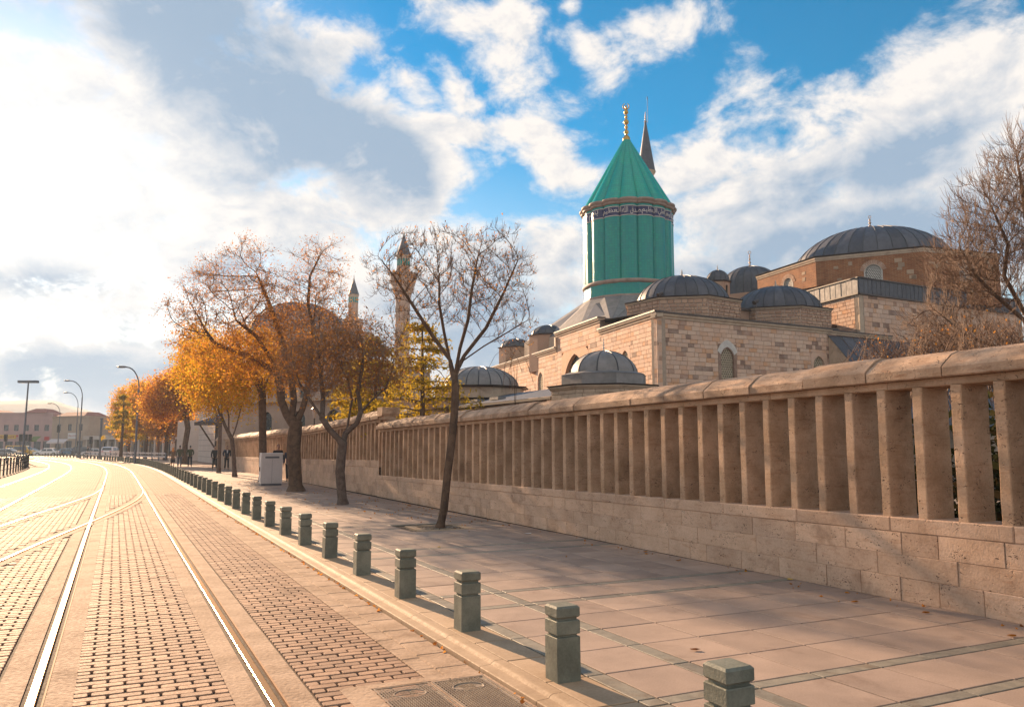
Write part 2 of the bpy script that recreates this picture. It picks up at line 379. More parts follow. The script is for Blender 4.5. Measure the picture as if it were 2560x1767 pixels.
# materials of large ground
def asphalt():
    m, g, b = mat_base('asphalt'); pos = g.node('ShaderNodeNewGeometry').outputs['Position']
    n = g.noise(pos, .35, 5, .6); n2 = g.noise(pos, 30, 3, .6)
    c = g.mix(g.ss(n, .3, .7), (.20, .16, .13), (.27, .22, .18)); c = g.mix(g.ss(n2, .4, .7, 0, .4), c, (.13, .10, .085))
    g.set(b.inputs['Base Color'], c); b.inputs['Roughness'].default_value = .9; b.inputs['Specular IOR Level'].default_value = .1; return m
M['asphalt'] = asphalt()
def farbrick(name, c1, c2, cj, bw, bh):
    m, g, b = mat_base(name); tc = g.node('ShaderNodeNewGeometry').outputs['Position']
    mp = g.node('ShaderNodeMapping', {'Vector': tc, 'Rotation': (0, 0, -TH)}).outputs[0]
    bt = g.node('ShaderNodeTexBrick', {'Vector': mp, 'Color1': (*c1, 1), 'Color2': (*c2, 1), 'Mortar': (*cj, 1), 'Scale': 1.0, 'Mortar Size': .012, 'Brick Width': bw, 'Row Height': bh, 'Bias': 0.0})
    n = g.noise(tc, .6, 5, .6); c = g.mix(g.ss(n, .45, .75, 0, .5), bt.outputs[0], g.mix(1.0, bt.outputs[0], (.72, .64, .58), 'MULTIPLY'))
    g.set(b.inputs['Base Color'], c); b.inputs['Roughness'].default_value = .85; b.inputs['Specular IOR Level'].default_value = .1; return m
M['farpaver'] = farbrick('farpaver', (.39, .25, .165), (.31, .195, .125), (.13, .085, .05), .222, .105)
M['farslab'] = farbrick('farslab', (.43, .30, .225), (.37, .255, .19), (.2, .14, .10), .65, .62)
# the wide ground
mb = MB(); mb.add([(-930, -60, -.11), (930, -60, -.11), (930, 930, -.11), (-930, 930, -.11)], [(0, 1, 2, 3)])
ground = mb.build('ground', M['asphalt'], kind='structure')

# ---- road: bedding sheet, brick fields, concrete beds for the rails
S_BR = 33.0
road_mb = MB(); strip(road_mb, 0, SMAX, [(-9.0, -.078), (-.40, -.078)])
road = road_mb.build('road', M['joint'], kind='structure')
FIELDS = [(-1.59, -.73), (-3.14, -2.11), (-5.50, -3.66), (-7.15, -6.0), (-8.85, -7.65)]
RAILS = [-1.86, -3.38, -5.75, -7.40]
def spl(pts): return [S(u, v) for u, v in catmull(pts, .5)]
X1 = spl([(2, -3.35), (7, -2.75), (11, -2.13), (14.92, -1.51), (17.73, -1.07), (21.95, -.36), (25.95, .26), (30.2, .78), (34.5, 1.07), (38, 1.12)])
X2 = spl([(5, -4.45), (12, -3.5), (17, -2.78), (21.23, -2.2), (24.92, -1.72), (29.23, -1.15), (33.94, -.62), (38.95, -.40), (42, -.39)])
XP = [np.array([(p.x, p.y) for p in X]) for X in (X1, X2)]
def near_x(p, lim):
    return any(np.min(np.hypot(X[:, 0] - p.x, X[:, 1] - p.y)) < lim for X in XP)
def brick_geo(L, W, H=.02, c=.004, r=.012):
    def ring(l, w_, z, r): 
        x, y = l / 2, w_ / 2
        return [(-x + r, -y, z), (x - r, -y, z), (x, -y + r, z), (x, y - r, z), (x - r, y, z), (-x + r, y, z), (-x, y - r, z), (-x, -y + r, z)]
    vs = ring(L, W, -H, r) + ring(L, W, -c, r) + ring(L - 2 * c, W - 2 * c, 0, r * .9)
    fs = [(j * 8 + i, j * 8 + (i + 1) % 8, (j + 1) * 8 + (i + 1) % 8, (j + 1) * 8 + i) for j in range(2) for i in range(8)] + [tuple(range(16, 24))]
    return vs, fs
bricks = []
for o0, o1 in FIELDS:
    wd = o1 - o0; nfull = wd / .2225; nb = max(1, round(nfull * 2)) / 2; pw = wd / nb
    for r in range(int(1.0 / .105), int(S_BR / .105)):
        s = r * .105; x = 0.0; half = (r % 2 == 0); p0 = Pt(s, (o0 + o1) / 2, RZ)
        if not any(seen(Pt(s, o, RZ)) for o in (o0, (o0 + o1) / 2, o1)): continue
        hd = heading(s)
        while x < wd - 1e-3:
            L = pw / 2 if (half and x == 0) else min(pw, wd - x)
            if L > .04:
                p = Pt(s, o0 + x + L / 2, RZ)
                if seen(p) and not near_x(p, .24): bricks.append((p, L, hd))
            x += L
bricks.sort(key=lambda q: (q[0] - Vector((0, 0, 1.7))).length)
bmesh_cache = {}
def jit(a): return random.uniform(-a, a)
for i, (p, L, hd) in enumerate(bricks[:300]):
    key = round(L, 2)
    if key not in bmesh_cache: bmesh_cache[key] = new_mesh('brick', *brick_geo(L - .018, .087), M['paver'])
    o = put('brick', bmesh_cache[key], road, (p.x + jit(.001), p.y + jit(.001), p.z + jit(.003)), hd + jit(.018))
mb = MB()
for p, L, hd in bricks[300:]:
    vs, fs = brick_geo(L - .018, .087); hd += jit(.018); c, s_ = math.cos(hd), math.sin(hd); dz = jit(.003)
    mb.add([(p.x + x * c - y * s_, p.y + x * s_ + y * c, p.z + z + dz) for x, y, z in vs], fs)
mb.build('brick', M['paver'], road, kind='stuff')
mb = MB()
for o0, o1 in FIELDS: strip(mb, S_BR, SMAX, [(o0, -.066), (o1, -.066)])
far_road = mb.build('road_far', M['farpaver'], kind='structure')
# concrete beds either side of each rail
mb = MB()
for o in RAILS:
    strip(mb, 0, SMAX, [(o - .26, -.09), (o - .26, -.064), (o - .075, -.064), (o - .075, -.12)])
    strip(mb, 0, SMAX, [(o + .075, -.12), (o + .075, -.064), (o + .26, -.064), (o + .26, -.09)])
bed = mb.build('track_bed', M['concrete'], kind='structure')
mb = MB()
for X in (X1, X2):
    for a, b in ((-.18, -.055), (.055, .18)): strip_poly(mb, X, [(a, -.09), (a, -.0600), (b, -.0600), (b, -.075)])
mb.build('track_bed', M['concrete'], kind='structure')
def rail(name, sweep, label, group):
    t = thing(name, label, 'tram rail', (0, 0, 0), group=group)
    a = MB(); sweep(a, [(-.040, -.10), (-.040, -.056), (-.034, -.053), (.016, -.053), (.022, -.057), (.022, -.10)]); a.build('rail_head', M['steel'], t)
    a = MB(); sweep(a, [(-.074, -.098), (-.040, -.098)]); sweep(a, [(.022, -.095), (.06, -.095), (.06, -.060), (.073, -.060), (.073, -.11)]); a.build('rail_groove', M['rust'], t)
    return t
for o, lab in zip(RAILS, ('polished tram rail nearest the bollards, right rail of the near track', 'shining tram rail left of the brick strip, left rail of the near track',
                          'tram rail of the far track, the one nearer to the crossing rails', 'outermost tram rail on the left beside the railing')):
    rail('tram_rail', lambda a, pr, o=o: strip(a, 0, SMAX, [(o + x, z) for x, z in pr]), lab, 'tram rails in the road')
for X, lab in ((X1, 'thin crossover rail that cuts across the near track to its right rail'), (X2, 'thin crossover rail that merges into the left rail of the near track')):
    rail('crossover_rail', lambda a, pr, X=X: strip_poly(a, X, [(x * .8, z + .003) for x, z in pr]), lab, 'crossover rails between the tracks')

# ---- edging blocks, rough strip, kerb stones
COV_U = (4.3, 5.93)                      # where the cover frames interrupt the strips
def blocks_along(parent, name, mat, o0, o1, s0, s1, L, z0, z1, ch, smax_part, skip=None, jl=0.0):
    s = s0; far = MB(); n = 0
    while s < s1:
        l = L * (1 + jit(jl)); l = min(l, s1 - s)
        if skip and s + l > skip[0] and s < skip[1]:
            if s < skip[0]: l = skip[0] - s
            else: s = skip[1]; continue
        p = Pt(s + l / 2, (o0 + o1) / 2, 0)
        if seen(p, .2):
            a = MB(); a.box(-(o1 - o0) / 2 + .003, (o1 - o0) / 2 - .003, -l / 2 + .004, l / 2 - .004, z0, z1 + jit(.0015), ch=ch); hd = heading(s + l / 2)
            if s < smax_part:
                put(name, new_mesh(name, a.v, a.f, mat), parent, (p.x, p.y, 0), hd)
            else:
                c, q = math.cos(hd), math.sin(hd); far.add([(p.x + v.x * c - v.y * q, p.y + v.x * q + v.y * c, v.z) for v in a.v], a.f); n += 1
        s += l
    if n: far.build(name, mat, parent, kind='stuff')
blocks_along(road, 'edging_block', M['concrete'], -.73, -.57, 2, 60, .36, -.10, -.058, .006, 30, COV_U, .05)
blocks_along(road, 'rough_block', M['concrete'], -.57, -.29, 2, 60, .42, -.10, -.056, .010, 30, COV_U, .25)
mb = MB(); strip(mb, 60, SMAX, [(-.73, -.06), (-.30, -.06)]); mb.build('road_edge', M['concrete'], kind='structure')
kerb = MB(); strip(kerb, 0, SMAX, [(-.31, -.09), (-.28, -.09), (-.05, -.03)]); kerb = kerb.build('kerb', M['joint'], kind='structure')
s = 2.2
while s < SMAX - 1:
    l = .97 if s < 60 else 4.0; p = Pt(s + l / 2, -.28, 0)
    if seen(p, .2):
        pr = [(-.275, -.09), (-.272, -.036), (-.265, -.030), (-.19, -.026), (-.175, -.024), (-.165, -.012), (-.15, -.003), (-.135, 0.0), (-.066, 0.002), (-.062, -.02)]
        a = MB(); strip(a, s + .003, s + l - .003, pr, 1.0)
        a.build('kerb_stone', M['kerb'], kerb)
    s += l

# ---- pavement
pv = MB(); strip(pv, 0, 62, [(-.06, -.03), (6.5, -.03)], 2)
pavement = pv.build('pavement', M['joint'], kind='structure')
pf = MB(); strip(pf, 61.9, SMAX, [(-.06, -.002), (4.95, -.002)], 2); pf.add([tuple(S(60, 7.4, -.03)), tuple(S(60, 30, -.03)), tuple(S(150, 30, -.03)), tuple(S(150, -4, -.03)), tuple(S(100, 4, -.03))], [(0, 1, 2, 3, 4)])
pf.build('pavement_far', M['farslab'], kind='structure')
cells = []                               # (v0,v1,u0,u1,material)
vl = [(-.06 + 2.95, 3.24, 'strip'), (3.24, 3.40, 'band'), (3.40, 4.03, 'slab'), (4.03, 4.19, 'band')] + [(4.19 + .615 * i, 4.19 + .615 * (i + 1), 'slab') for i in range(5)] + [(7.265, 7.95, 'slab')]
ulist = []; u = 4.72 - 4.18
while u < 62:
    for i in range(5): ulist.append((u, u + .65, 0)); u += .65
    ulist.append((u, u + .14, 1)); u += .14; ulist.append((u, u + .65, 0)); u += .65; ulist.append((u, u + .14, 1)); u += .14
for v0, v1, k in vl:
    for u0, u1, ub in ulist:
        if k == 'strip':
            if ub: continue
            mt = 'kerb'; i_ = ulist.index((u0, u1, ub)); nxt = ulist[i_ + 1] if i_ + 1 < len(ulist) else (0, 0, 0)
            if nxt[2]: u1 = nxt[1]
        else: mt = 'band' if (k == 'band' or ub) else 'slab'
        if seen(S((u0 + u1) / 2, (v0 + v1) / 2)): cells.append((v0, v1, u0, u1, mt, k))
T1P, T2P = S(16.21, 6.22), S(23.77, 6.08)
cells = [c for c in cells if not (abs((c[2] + c[3]) / 2 - 16.21) < .62 and abs((c[0] + c[1]) / 2 - 6.22) < .62)]
cells.sort(key=lambda c: (c[2] - 0) ** 2 + (c[0]) ** 2)
fb = {}
def cell_off(u0): return float(np.interp(u0, _us, _vs)) - 2.95
for i, (v0, v1, u0, u1, mt, k) in enumerate(cells):
    a = MB(); hw, hl = (v1 - v0) / 2 - .008, (u1 - u0) / 2 - .008; dz = jit(.0018)
    cx = (v0 + v1) / 2 + cell_off(u0)
    a.box(-hw, hw, -hl, hl, -.03, dz, ch=.004)
    P_ = S((u0 + u1) / 2, cx)
    if i < 300: put('paving_slab', new_mesh('paving_slab', a.v, a.f, M[mt]), pavement, (P_.x, P_.y, 0), TH)
    else:
        b2 = fb.setdefault(mt, MB()); c, q = math.cos(TH), math.sin(TH)
        b2.add([(P_.x + v.x * c - v.y * q, P_.y + v.x * q + v.y * c, v.z) for v in a.v], a.f)
for mt, b2 in fb.items(): b2.build('paving_slab' if mt != 'band' else 'band_stone', M[mt], pavement, kind='stuff')

# ---- tree grates
def grate(p, label):
    t = thing('tree_grate', label, 'tree grate', p, TH, 'grates round the street trees')
    a = MB(); a.box(-.58, -.42, -.58, .58, -.03, .008, ch=.004); a.box(.42, .58, -.58, .58, -.03, .008, ch=.004); a.box(-.42, .42, -.58, -.42, -.03, .008, ch=.004); a.box(-.42, .42, .42, .58, -.03, .008, ch=.004)
    put('frame', new_mesh('frame', a.v, a.f, M['kerb']), t)
    a = MB(); a.prism([(-.42, -.42), (.42, -.42), (.42, .42), (-.42, .42)], -.03, -.02); put('soil', new_mesh('soil', a.v, a.f, M['joint']), t)
    for r0, r1 in ((.16, .20), (.24, .28), (.32, .36), (.39, .415)):
        for k in range(16):
            a0 = 2 * PI * k / 16 + .05; a1 = a0 + 2 * PI / 16 - .1
            a = MB(); a.prism([(r1 * math.cos(a0), r1 * math.sin(a0)), (r1 * math.cos(a1), r1 * math.sin(a1)), (r0 * math.cos(a1), r0 * math.sin(a1)), (r0 * math.cos(a0), r0 * math.sin(a0))][::-1][::-1], -.02, .004)
            put('grate_bar', new_mesh('grate_bar', a.v, a.f, M['iron']), t)
grate(S(16.21, 6.22), 'round slotted grate set in the paving at the foot of the slender bare tree')

# ---- the two cast iron covers in the foreground
def cover(v0, v1, u0, u1, label):
    c = S((u0 + u1) / 2, (v0 + v1) / 2, RZ)
    t = thing('manhole_cover', label, 'manhole cover', c, TH, 'cast iron covers in the road')
    W, L = (v1 - v0), (u1 - u0)
    def lp(n_, a, mt, kind=None): return put(n_, new_mesh(n_, a.v, a.f, M[mt]), t, kind=kind)
    a = MB(); a.box(-W / 2 + .012, W / 2 - .012, -L / 2 + .012, L / 2 - .012, -.02, -.002); lp('plate', a, 'iron')
    a = MB()
    for x0, x1, y0, y1 in ((-W / 2, -W / 2 + .012, -L / 2, L / 2), (W / 2 - .012, W / 2, -L / 2, L / 2), (-W / 2 + .012, W / 2 - .012, -L / 2, -L / 2 + .012), (-W / 2 + .012, W / 2 - .012, L / 2 - .012, L / 2)): a.box(x0, x1, y0, y1, -.02, .004)
    lp('frame', a, 'iron')
    oc = (0, L / 2 - .21)                 # oval badge
    tr = MB(); st = .021; i0 = 0
    y = -L / 2 + .03
    while y < L / 2 - .03:
        x = -W / 2 + .03; j = 0
        while x < W / 2 - .03:
            inside = ((x - oc[0]) / .125) ** 2 + ((y - oc[1]) / .105) ** 2 < 1.0
            word = abs(x) < .11 and abs(y - (L / 2 - .052)) < .014
            if not inside and not word:
                if (i0 + j) % 2 == 0: tr.box(x - .012, x + .012, y - .004, y + .004, -.003, .004)
                else: tr.box(x - .004, x + .004, y - .012, y + .012, -.003, .004)
            x += st; j += 1
        y += st; i0 += 1
    lp('tread_bar', tr, 'iron', 'stuff')
    a = MB(); k = 40
    for ra, rb, z in ((1.0, .93, .005),):
        vs = []
        for i in range(k):
            q = 2 * PI * i / k; vs += [(oc[0] + .125 * math.cos(q), oc[1] + .105 * math.sin(q), -.003), (oc[0] + .122 * math.cos(q), oc[1] + .102 * math.sin(q), z), (oc[0] + .113 * math.cos(q), oc[1] + .094 * math.sin(q), z), (oc[0] + .11 * math.cos(q), oc[1] + .091 * math.sin(q), -.001)]
        a.add(vs, [(4 * i + j, 4 * ((i + 1) % k) + j, 4 * ((i + 1) % k) + j + 1, 4 * i + j + 1) for i in range(k) for j in range(3)])
    lp('oval_ring', a, 'iron')
    # worn, unreadable raised lettering: short strokes in lines
    a = MB(); rr = random.Random(3)
    for yy, wl_ in ((.055, .06), (.035, .085), (.01, .06), (-.015, .05), (-.045, .085), (-.065, .05)):
        x = -wl_
        while x < wl_:
            h = rr.uniform(.004, .007); a.box(oc[0] + x, oc[0] + x + rr.uniform(.002, .006), oc[1] + yy - h, oc[1] + yy + h * rr.uniform(-.2, 1), -.003, .003); x += .0095
    x = -.1
    while x < .1:
        a.box(x, x + rr.uniform(.003, .008), L / 2 - .052 - .009, L / 2 - .052 + .008 * rr.uniform(-.3, 1), -.003, .004); x += .0125
    lp('worn_lettering', a, 'iron', 'stuff')
cover(1.775, 2.20, 4.95, 5.95, 'left one of the two rusty treaded covers beside the brick paving')
cover(2.225, 2.64, 4.92, 5.93, 'right one of the two rusty treaded covers, the one beside the kerb')
a = MB(STREET)                           # concrete surround
for x0, x1, y0, y1 in ((1.55, 1.765, 3.2, 6.07), (1.765, 2.66, 5.965, 6.07), (2.205, 2.222, 3.2, 5.94), (2.645, 2.668, 3.2, 5.96), (1.765, 2.645, 3.2, 4.9)): a.box(x0, x1, y0, y1, -.09, -.0565)
a.build('cover_surround', M['concrete'], kind='structure')

# ------------------------------------------------------------------ bollards
def bollard_proto():
    t = thing('bollard', 'grey green stone bollard', 'bollard', (0, 0, 0))
    def blk(name, h0, h1, w, c, mt='bollard'):
        a = MB(); w2 = w / 2
        def ring(w2, z, r): return [(-w2 + r, -w2, z), (w2 - r, -w2, z), (w2, -w2 + r, z), (w2, w2 - r, z), (w2 - r, w2, z), (-w2 + r, w2, z), (-w2, w2 - r, z), (-w2, -w2 + r, z)]
        r = .006; L = [ring(w2 - c, h0, r), ring(w2, h0 + c, r), ring(w2, h1 - c * 1.6, r), ring(w2 - c * 1.6, h1, r)]
        vs = [q for k in L for q in k]
        fs = [(j * 8 + i, j * 8 + (i + 1) % 8, (j + 1) * 8 + (i + 1) % 8, (j + 1) * 8 + i) for j in range(3) for i in range(8)] + [tuple(range(24, 32)), tuple(range(7, -1, -1))]
        a.add(vs, fs); put(name, new_mesh(name, a.v, a.f, M[mt]), t)
    blk('post', -.03, .315, .195, .002); blk('neck', .315, .335, .16, .001); blk('collar', .335, .432, .195, .003)
    blk('neck', .432, .452, .16, .001); blk('cap', .452, .535, .195, .009)
    return t
bp = bollard_proto(); reindex(bp)
far_me = None
def far_bollard_mesh():
    a = MB(); w_ = .097; a.box(-w_, w_, -w_, w_, 0, .315); a.box(-.08, .08, -.08, .08, .315, .335); a.box(-w_, w_, -w_, w_, .335, .432); a.box(-.08, .08, -.08, .08, .432, .452); a.box(-w_, w_, -w_, w_, .452, .535, ch=.01)
    return new_mesh('bollard', a.v, a.f, M['bollard'])
spos = []; s = 3.57
while s < 164: spos.append(s); s += 1.815 if s < 60 else (2.0 if s < 112 else 2.7)
ordn = ['nearest'] and ['nearest', 'second nearest', 'third nearest', 'fourth nearest', 'fifth nearest', 'sixth nearest', 'seventh nearest', 'eighth nearest', 'ninth nearest', 'tenth nearest'] + [w_ + ' nearest' for w_ in 'eleventh twelfth thirteenth fourteenth fifteenth sixteenth seventeenth eighteenth nineteenth twentieth'.split()] + ['twenty-' + w_ + ' nearest' for w_ in 'first second third fourth fifth sixth seventh eighth ninth'.split()]
for i, s in enumerate(spos):
    p = Pt(s, .095); rz = heading(s) + jit(.02)
    if i < len(ordn): lab = f'{ordn[i]} grey green stone bollard of the long kerbside row' + (', foot cut off' if i == 0 else '')
    elif p.y < 40: lab = 'grey green stone bollard in the straight middle part of the row' 
    else: lab = 'small distant grey bollard where the row bends away to the left'
    if i < 26:
        o = bp if i == 0 else dup(bp, p, rz, lab)
        if i == 0: bp.location = p; bp.rotation_euler = (0, 0, rz); bp['label'] = lab
    else:
        if far_me is None: far_me = far_bollard_mesh()
        o = put('bollard', far_me, None, p, rz); tag(o, lab, 'bollard')
    o['group'] = 'stone bollards along the kerb'; o.rotation_euler.x = jit(.012); o.rotation_euler.y = jit(.012)

# ------------------------------------------------------------------ the colonnaded boundary wall
# heights at both ends: near end (u=0.8) and the step (u=27.2)
W0 = S(0.8, 7.86); W1 = S(27.15, 8.12); wdir = (W1 - W0).normalized(); wlen = (W1 - W0).length
wn = Vector((-wdir.y, wdir.x, 0))        # towards the street
if wn.dot(V) > 0: wn = -wn
ZN = dict(base=0, c1=.27, c2=.53, c3=.79, sill=.965, open=2.38, lint=2.47, capf=2.60, capt=2.78)
ZF = dict(base=0, c1=.21, c2=.40, c3=.585, sill=.715, open=2.18, lint=2.27, capf=2.39, capt=2.58)
def zz(x, k): t = x / wlen; return ZN[k] * (1 - t) + ZF[k] * t
def make_wall(t, O, d, n, L, zf, fin_sp=.47, fin_w=.12, depth=.47, near_first=True, pieces=True, x_start=0.0):
    fr = Fr(O, d, n)                      # x along, y outward to the street, z up
    def slab(name, mat, x0, x1, k0, k1, y0, y1, ch=.006, zo=0.0):
        a = MB(fr); c = ch
        def q(x, y, k, dz=0): return (x, y, zf(x, k) + dz)
        a.add([q(x0, y0, k0), q(x1, y0, k0), q(x1, y0, k1), q(x0, y0, k1), q(x0, y1 - c, k0), q(x1, y1 - c, k0), q(x1, y1 - c, k1), q(x0, y1 - c, k1),
               q(x0 + c, y1, k0, c), q(x1 - c, y1, k0, c), q(x1 - c, y1, k1, -c), q(x0 + c, y1, k1, -c)],
              [(0, 1, 5, 4), (1, 2, 6, 5), (2, 3, 7, 6), (3, 0, 4, 7), (4, 5, 9, 8), (5, 6, 10, 9), (6, 7, 11, 10), (7, 4, 8, 11), (8, 9, 10, 11), (0, 3, 2, 1)])
        a.build(name, mat, t)
    # backing of the base, slightly recessed
    a = MB(fr); vs = []
    for x in (x_start, L): vs += [(x, -depth + .01, -.05), (x, -.012, -.05), (x, -.012, zf(x, 'c3') + .01), (x, -depth + .01, zf(x, 'c3') + .01)]
    a.add(vs, [(0, 4, 5, 1), (1, 5, 6, 2), (2, 6, 7, 3), (3, 7, 4, 0), (0, 1, 2, 3), (4, 7, 6, 5)]); a.build('wall_core', M['joint'], t)
    for k0, k1, bl in (('base', 'c1', .62), ('c1', 'c2', .95), ('c2', 'c3', .72)):
        x = x_start - random.random() * .4
        while x < L:
            l = bl * random.uniform(.62, 1.35); xa = max(x, x_start); xb = min(x + l, L)
            if L - xb < .15: xb = L
            if xb - xa > .05: slab('base_stone', M['travertine'], xa + .003, xb - .003, k0, k1, -.05, jit(.003), .005)
            x = xb if xb == L else x + l
    x = x_start
    while x < L:
        l = 1.42; xb = min(L, x + l)
        slab('sill_stone', M['travertine'], x + .002, xb - .002, 'c3', 'sill', -depth + .005, .006 + jit(.002), .012); x = xb
    # fins
    nf = int((L - x_start) / fin_sp)
    for i in range(nf + 1):
        x = x_start + .03 + i * fin_sp; xb = min(x + fin_w, L)
        if x + .03 > L: break
        a = MB(fr); zs = [zf(x, 'sill') + (zf(x, 'open') - zf(x, 'sill')) * q / 6 for q in range(7)]
        c = .010; vs = []
        for z in zs:
            w1, w2 = jit(.004), jit(.004)
            vs += [(x + w1, -depth + .03, z), (x + w1, -.012 - c, z), (x + c + w1, -.012, z), (xb - c + w2, -.012, z), (xb + w2, -.012 - c, z), (xb + w2, -depth + .03, z)]
        a.add(vs, [(j * 6 + k, j * 6 + (k + 1) % 6, (j + 1) * 6 + (k + 1) % 6, (j + 1) * 6 + k) for j in range(6) for k in range(6)])
        a.build('fin', M['fin'], t)
    # lintel
    x = x_start
    while x < L:
        xb = min(L, x + 1.88); slab('lintel', M['fin'], x + .002, xb - .002, 'open', 'lint', -depth + .02, -.02 + jit(.003), .01); x = xb
    # cap: overhanging slabs with a rounded, sloping top
    x = x_start - .02
    while x < L:
        xb = min(L + .03, x + .98); a = MB(fr); vs = []; prof = [(.065, 'lint', 0), (.075, 'lint', .012), (.078, 'capf', -.02), (.055, 'capf', .008), (-.10, 'capt', -.055), (-.22, 'capt', -.01), (-.38, 'capt', -.03), (-.56, 'capf', .03), (-.56, 'lint', 0)]
        jz, jy = jit(.02), jit(.014)
        for xx in (x + .008, (x + xb) / 2, xb - .008):
            vs += [(xx, y + jy, zf(xx, k) + dz + jz * (k != 'lint')) for y, k, dz in prof]
        m_ = len(prof)
        a.add(vs, [(i * m_ + j, i * m_ + (j + 1) % m_, (i + 1) * m_ + (j + 1) % m_, (i + 1) * m_ + j) for i in range(2) for j in range(m_)] + [tuple(range(m_)), tuple(range(3 * m_ - 1, 2 * m_ - 1, -1))])
        a.build('cap_stone', M['travcap'], t); x = xb
wall = thing('boundary_wall', 'long travertine wall of upright stone fins beside the near pavement', 'wall', W0)
make_wall(wall, W0, wdir, wn, wlen, zz)
# far stretch, taller at its near end
F0 = S(27.2, 8.17); F1 = S(72.4, 7.62); fdir = (F1 - F0).normalized(); flen = (F1 - F0).length
fn = Vector((-fdir.y, fdir.x, 0))
if fn.dot(V) > 0: fn = -fn
def zfar(x, k):
    u = 27.2 + x; capt = float(np.interp(u, [27, 38, 59, 73], [3.0, 2.68, 2.58, 2.5])); sill = float(np.interp(u, [27, 38, 59, 73], [1.22, 1.10, .96, .9]))
    return dict(base=0, c1=sill * .26, c2=sill * .52, c3=sill * .80, sill=sill, open=capt - .46, lint=capt - .36, capf=capt - .22, capt=capt)[k]
wall2 = thing('boundary_wall', 'farther stretch of finned stone wall, behind the row of street trees', 'wall', F0)
make_wall(wall2, F0, fdir, fn, flen, zfar)
# pier head closing the far stretch
pier = thing('wall_pier', 'squared stone pier head where the taller wall steps down', 'pier', F0)
fr = Fr(F0, fdir, fn)
a = MB(fr); a.box(-.50, -.03, -.42, .02, 2.60, 2.72); a.build('bracket', M['travcap'], pier)
a = MB(fr); a.extrude([(-.58, 2.80), (-.50, 2.72), (-.03, 2.72), (-.03, 3.02), (-.62, 3.02)], -.52, .10); a.build('pier_cap', M['travcap'], pier)
a = MB(fr); a.box(-.44, -.05, -.40, -.10, -.05, 2.60); a.build('shaft', M['travertine'], pier)

# ------------------------------------------------------------------ masonry tools
pal_ash = [(0, (.62, .38, .25)), (.2, (.66, .43, .30)), (.42, (.68, .47, .34)), (.62, (.60, .40, .29)), (.78, (.62, .34, .19)), (.88, (.40, .235, .16)), (.94, (.25, .15, .105)), (1, (.60, .27, .11))]
M['ashlar'] = stone('ashlar', (.5, .4, .3), (.54, .42, .34), rough=.8, scale=2.0, palette=pal_ash, bump=.3, dirt=.25, fine=25)
for n_ in M['ashlar'].node_tree.nodes:
    if n_.type == 'VALTORGB': n_.color_ramp.interpolation = 'CONSTANT'
M['rubble'] = stone('rubble', (.5, .4, .3), (.40, .27, .19), rough=.85, scale=3, palette=[(0, (.36, .21, .14)), (.35, (.46, .28, .19)), (.65, (.52, .34, .23)), (1, (.40, .245, .17))], bump=.5, fine=22)
M['mortarlight'] = stone('mortarlight', (.56, .45, .37), (.48, .38, .30), rough=.9, scale=4, bump=.4)
M['cornice'] = stone('cornice', (.56, .43, .31), (.44, .33, .24), rough=.7, scale=2, bump=.3, dirt=.6)
M['whitestone'] = stone('whitestone', (.62, .58, .52), (.5, .46, .42), rough=.6, scale=4, bump=.15, var=.1)
M['lead'] = stone('lead', (.085, .088, .105), (.058, .06, .072), rough=.55, scale=1.6, var=.30, bump=.25, spec=.5, fine=6, dirt=.4)
M['trim'] = stone('trim', (.40, .29, .23), (.28, .20, .16), rough=.6, scale=2, bump=.2, dirt=.5)
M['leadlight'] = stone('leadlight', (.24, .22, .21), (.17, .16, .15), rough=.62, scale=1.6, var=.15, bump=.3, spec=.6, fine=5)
M['leadrib'] = plain('leadrib', (.05, .053, .062), .45, 0, noise=.3)
M['gutter'] = plain('gutter', (.055, .035, .028), .5, 0, noise=.3)
M['pane'] = plain('pane', (.02, .022, .02), .25, 0, spec=.5, noise=.5)
M['lattice'] = stone('lattice', (.44, .36, .25), (.36, .29, .2), rough=.8, scale=5, bump=.1)
M['latticewhite'] = stone('latticewhite', (.55, .52, .46), (.45, .42, .38), rough=.7, scale=5, bump=.1)
M['gold'] = plain('gold', (.55, .33, .08), .3, .85, noise=.35)
M['copper'] = plain('copper', (.30, .20, .14), .45, .4, noise=.4)
def thinbrick():
    m, g, b = mat_base('thinbrick'); ge = g.node('ShaderNodeNewGeometry'); pos = ge.outputs['Position']; nr = ge.outputs['Normal']
    sx = g.node('ShaderNodeSeparateXYZ', {0: pos}); sn = g.node('ShaderNodeSeparateXYZ', {0: nr})
    h = g.m('SUBTRACT', g.m('MULTIPLY', sx.outputs[0], sn.outputs[1]), g.m('MULTIPLY', sx.outputs[1], sn.outputs[0]))   # distance along the wall
    wz = g.m('ADD', sx.outputs[2], g.m('MULTIPLY', g.m('SUBTRACT', g.noise(pos, .9, 3), .5), .16))
    v = g.node('ShaderNodeCombineXYZ', {0: h, 1: wz, 2: 0.0}).outputs[0]
    bt = g.node('ShaderNodeTexBrick', {'Vector': v, 'Color1': (.40, .14, .045, 1), 'Color2': (.25, .085, .03, 1), 'Mortar': (.42, .24, .12, 1), 'Scale': 1.0, 'Mortar Size': .014, 'Brick Width': .36, 'Row Height': .085})
    n = g.noise(pos, 1.4, 5, .65)
    c = g.mix(g.ss(n, .35, .7, 0, .7), bt.outputs[0], g.mix(1.0, bt.outputs[0], (.6, .5, .42), 'MULTIPLY'))
    g.set(b.inputs['Base Color'], c); b.inputs['Roughness'].default_value = .85
    bp = g.node('ShaderNodeBump', {'Height': g.m('ADD', bt.outputs['Fac'], g.m('MULTIPLY', n, -.6)), 'Strength': .9, 'Distance': -.03}); g.set(b.inputs['Normal'], bp.outputs[0]); return m
M['thinbrick'] = thinbrick()
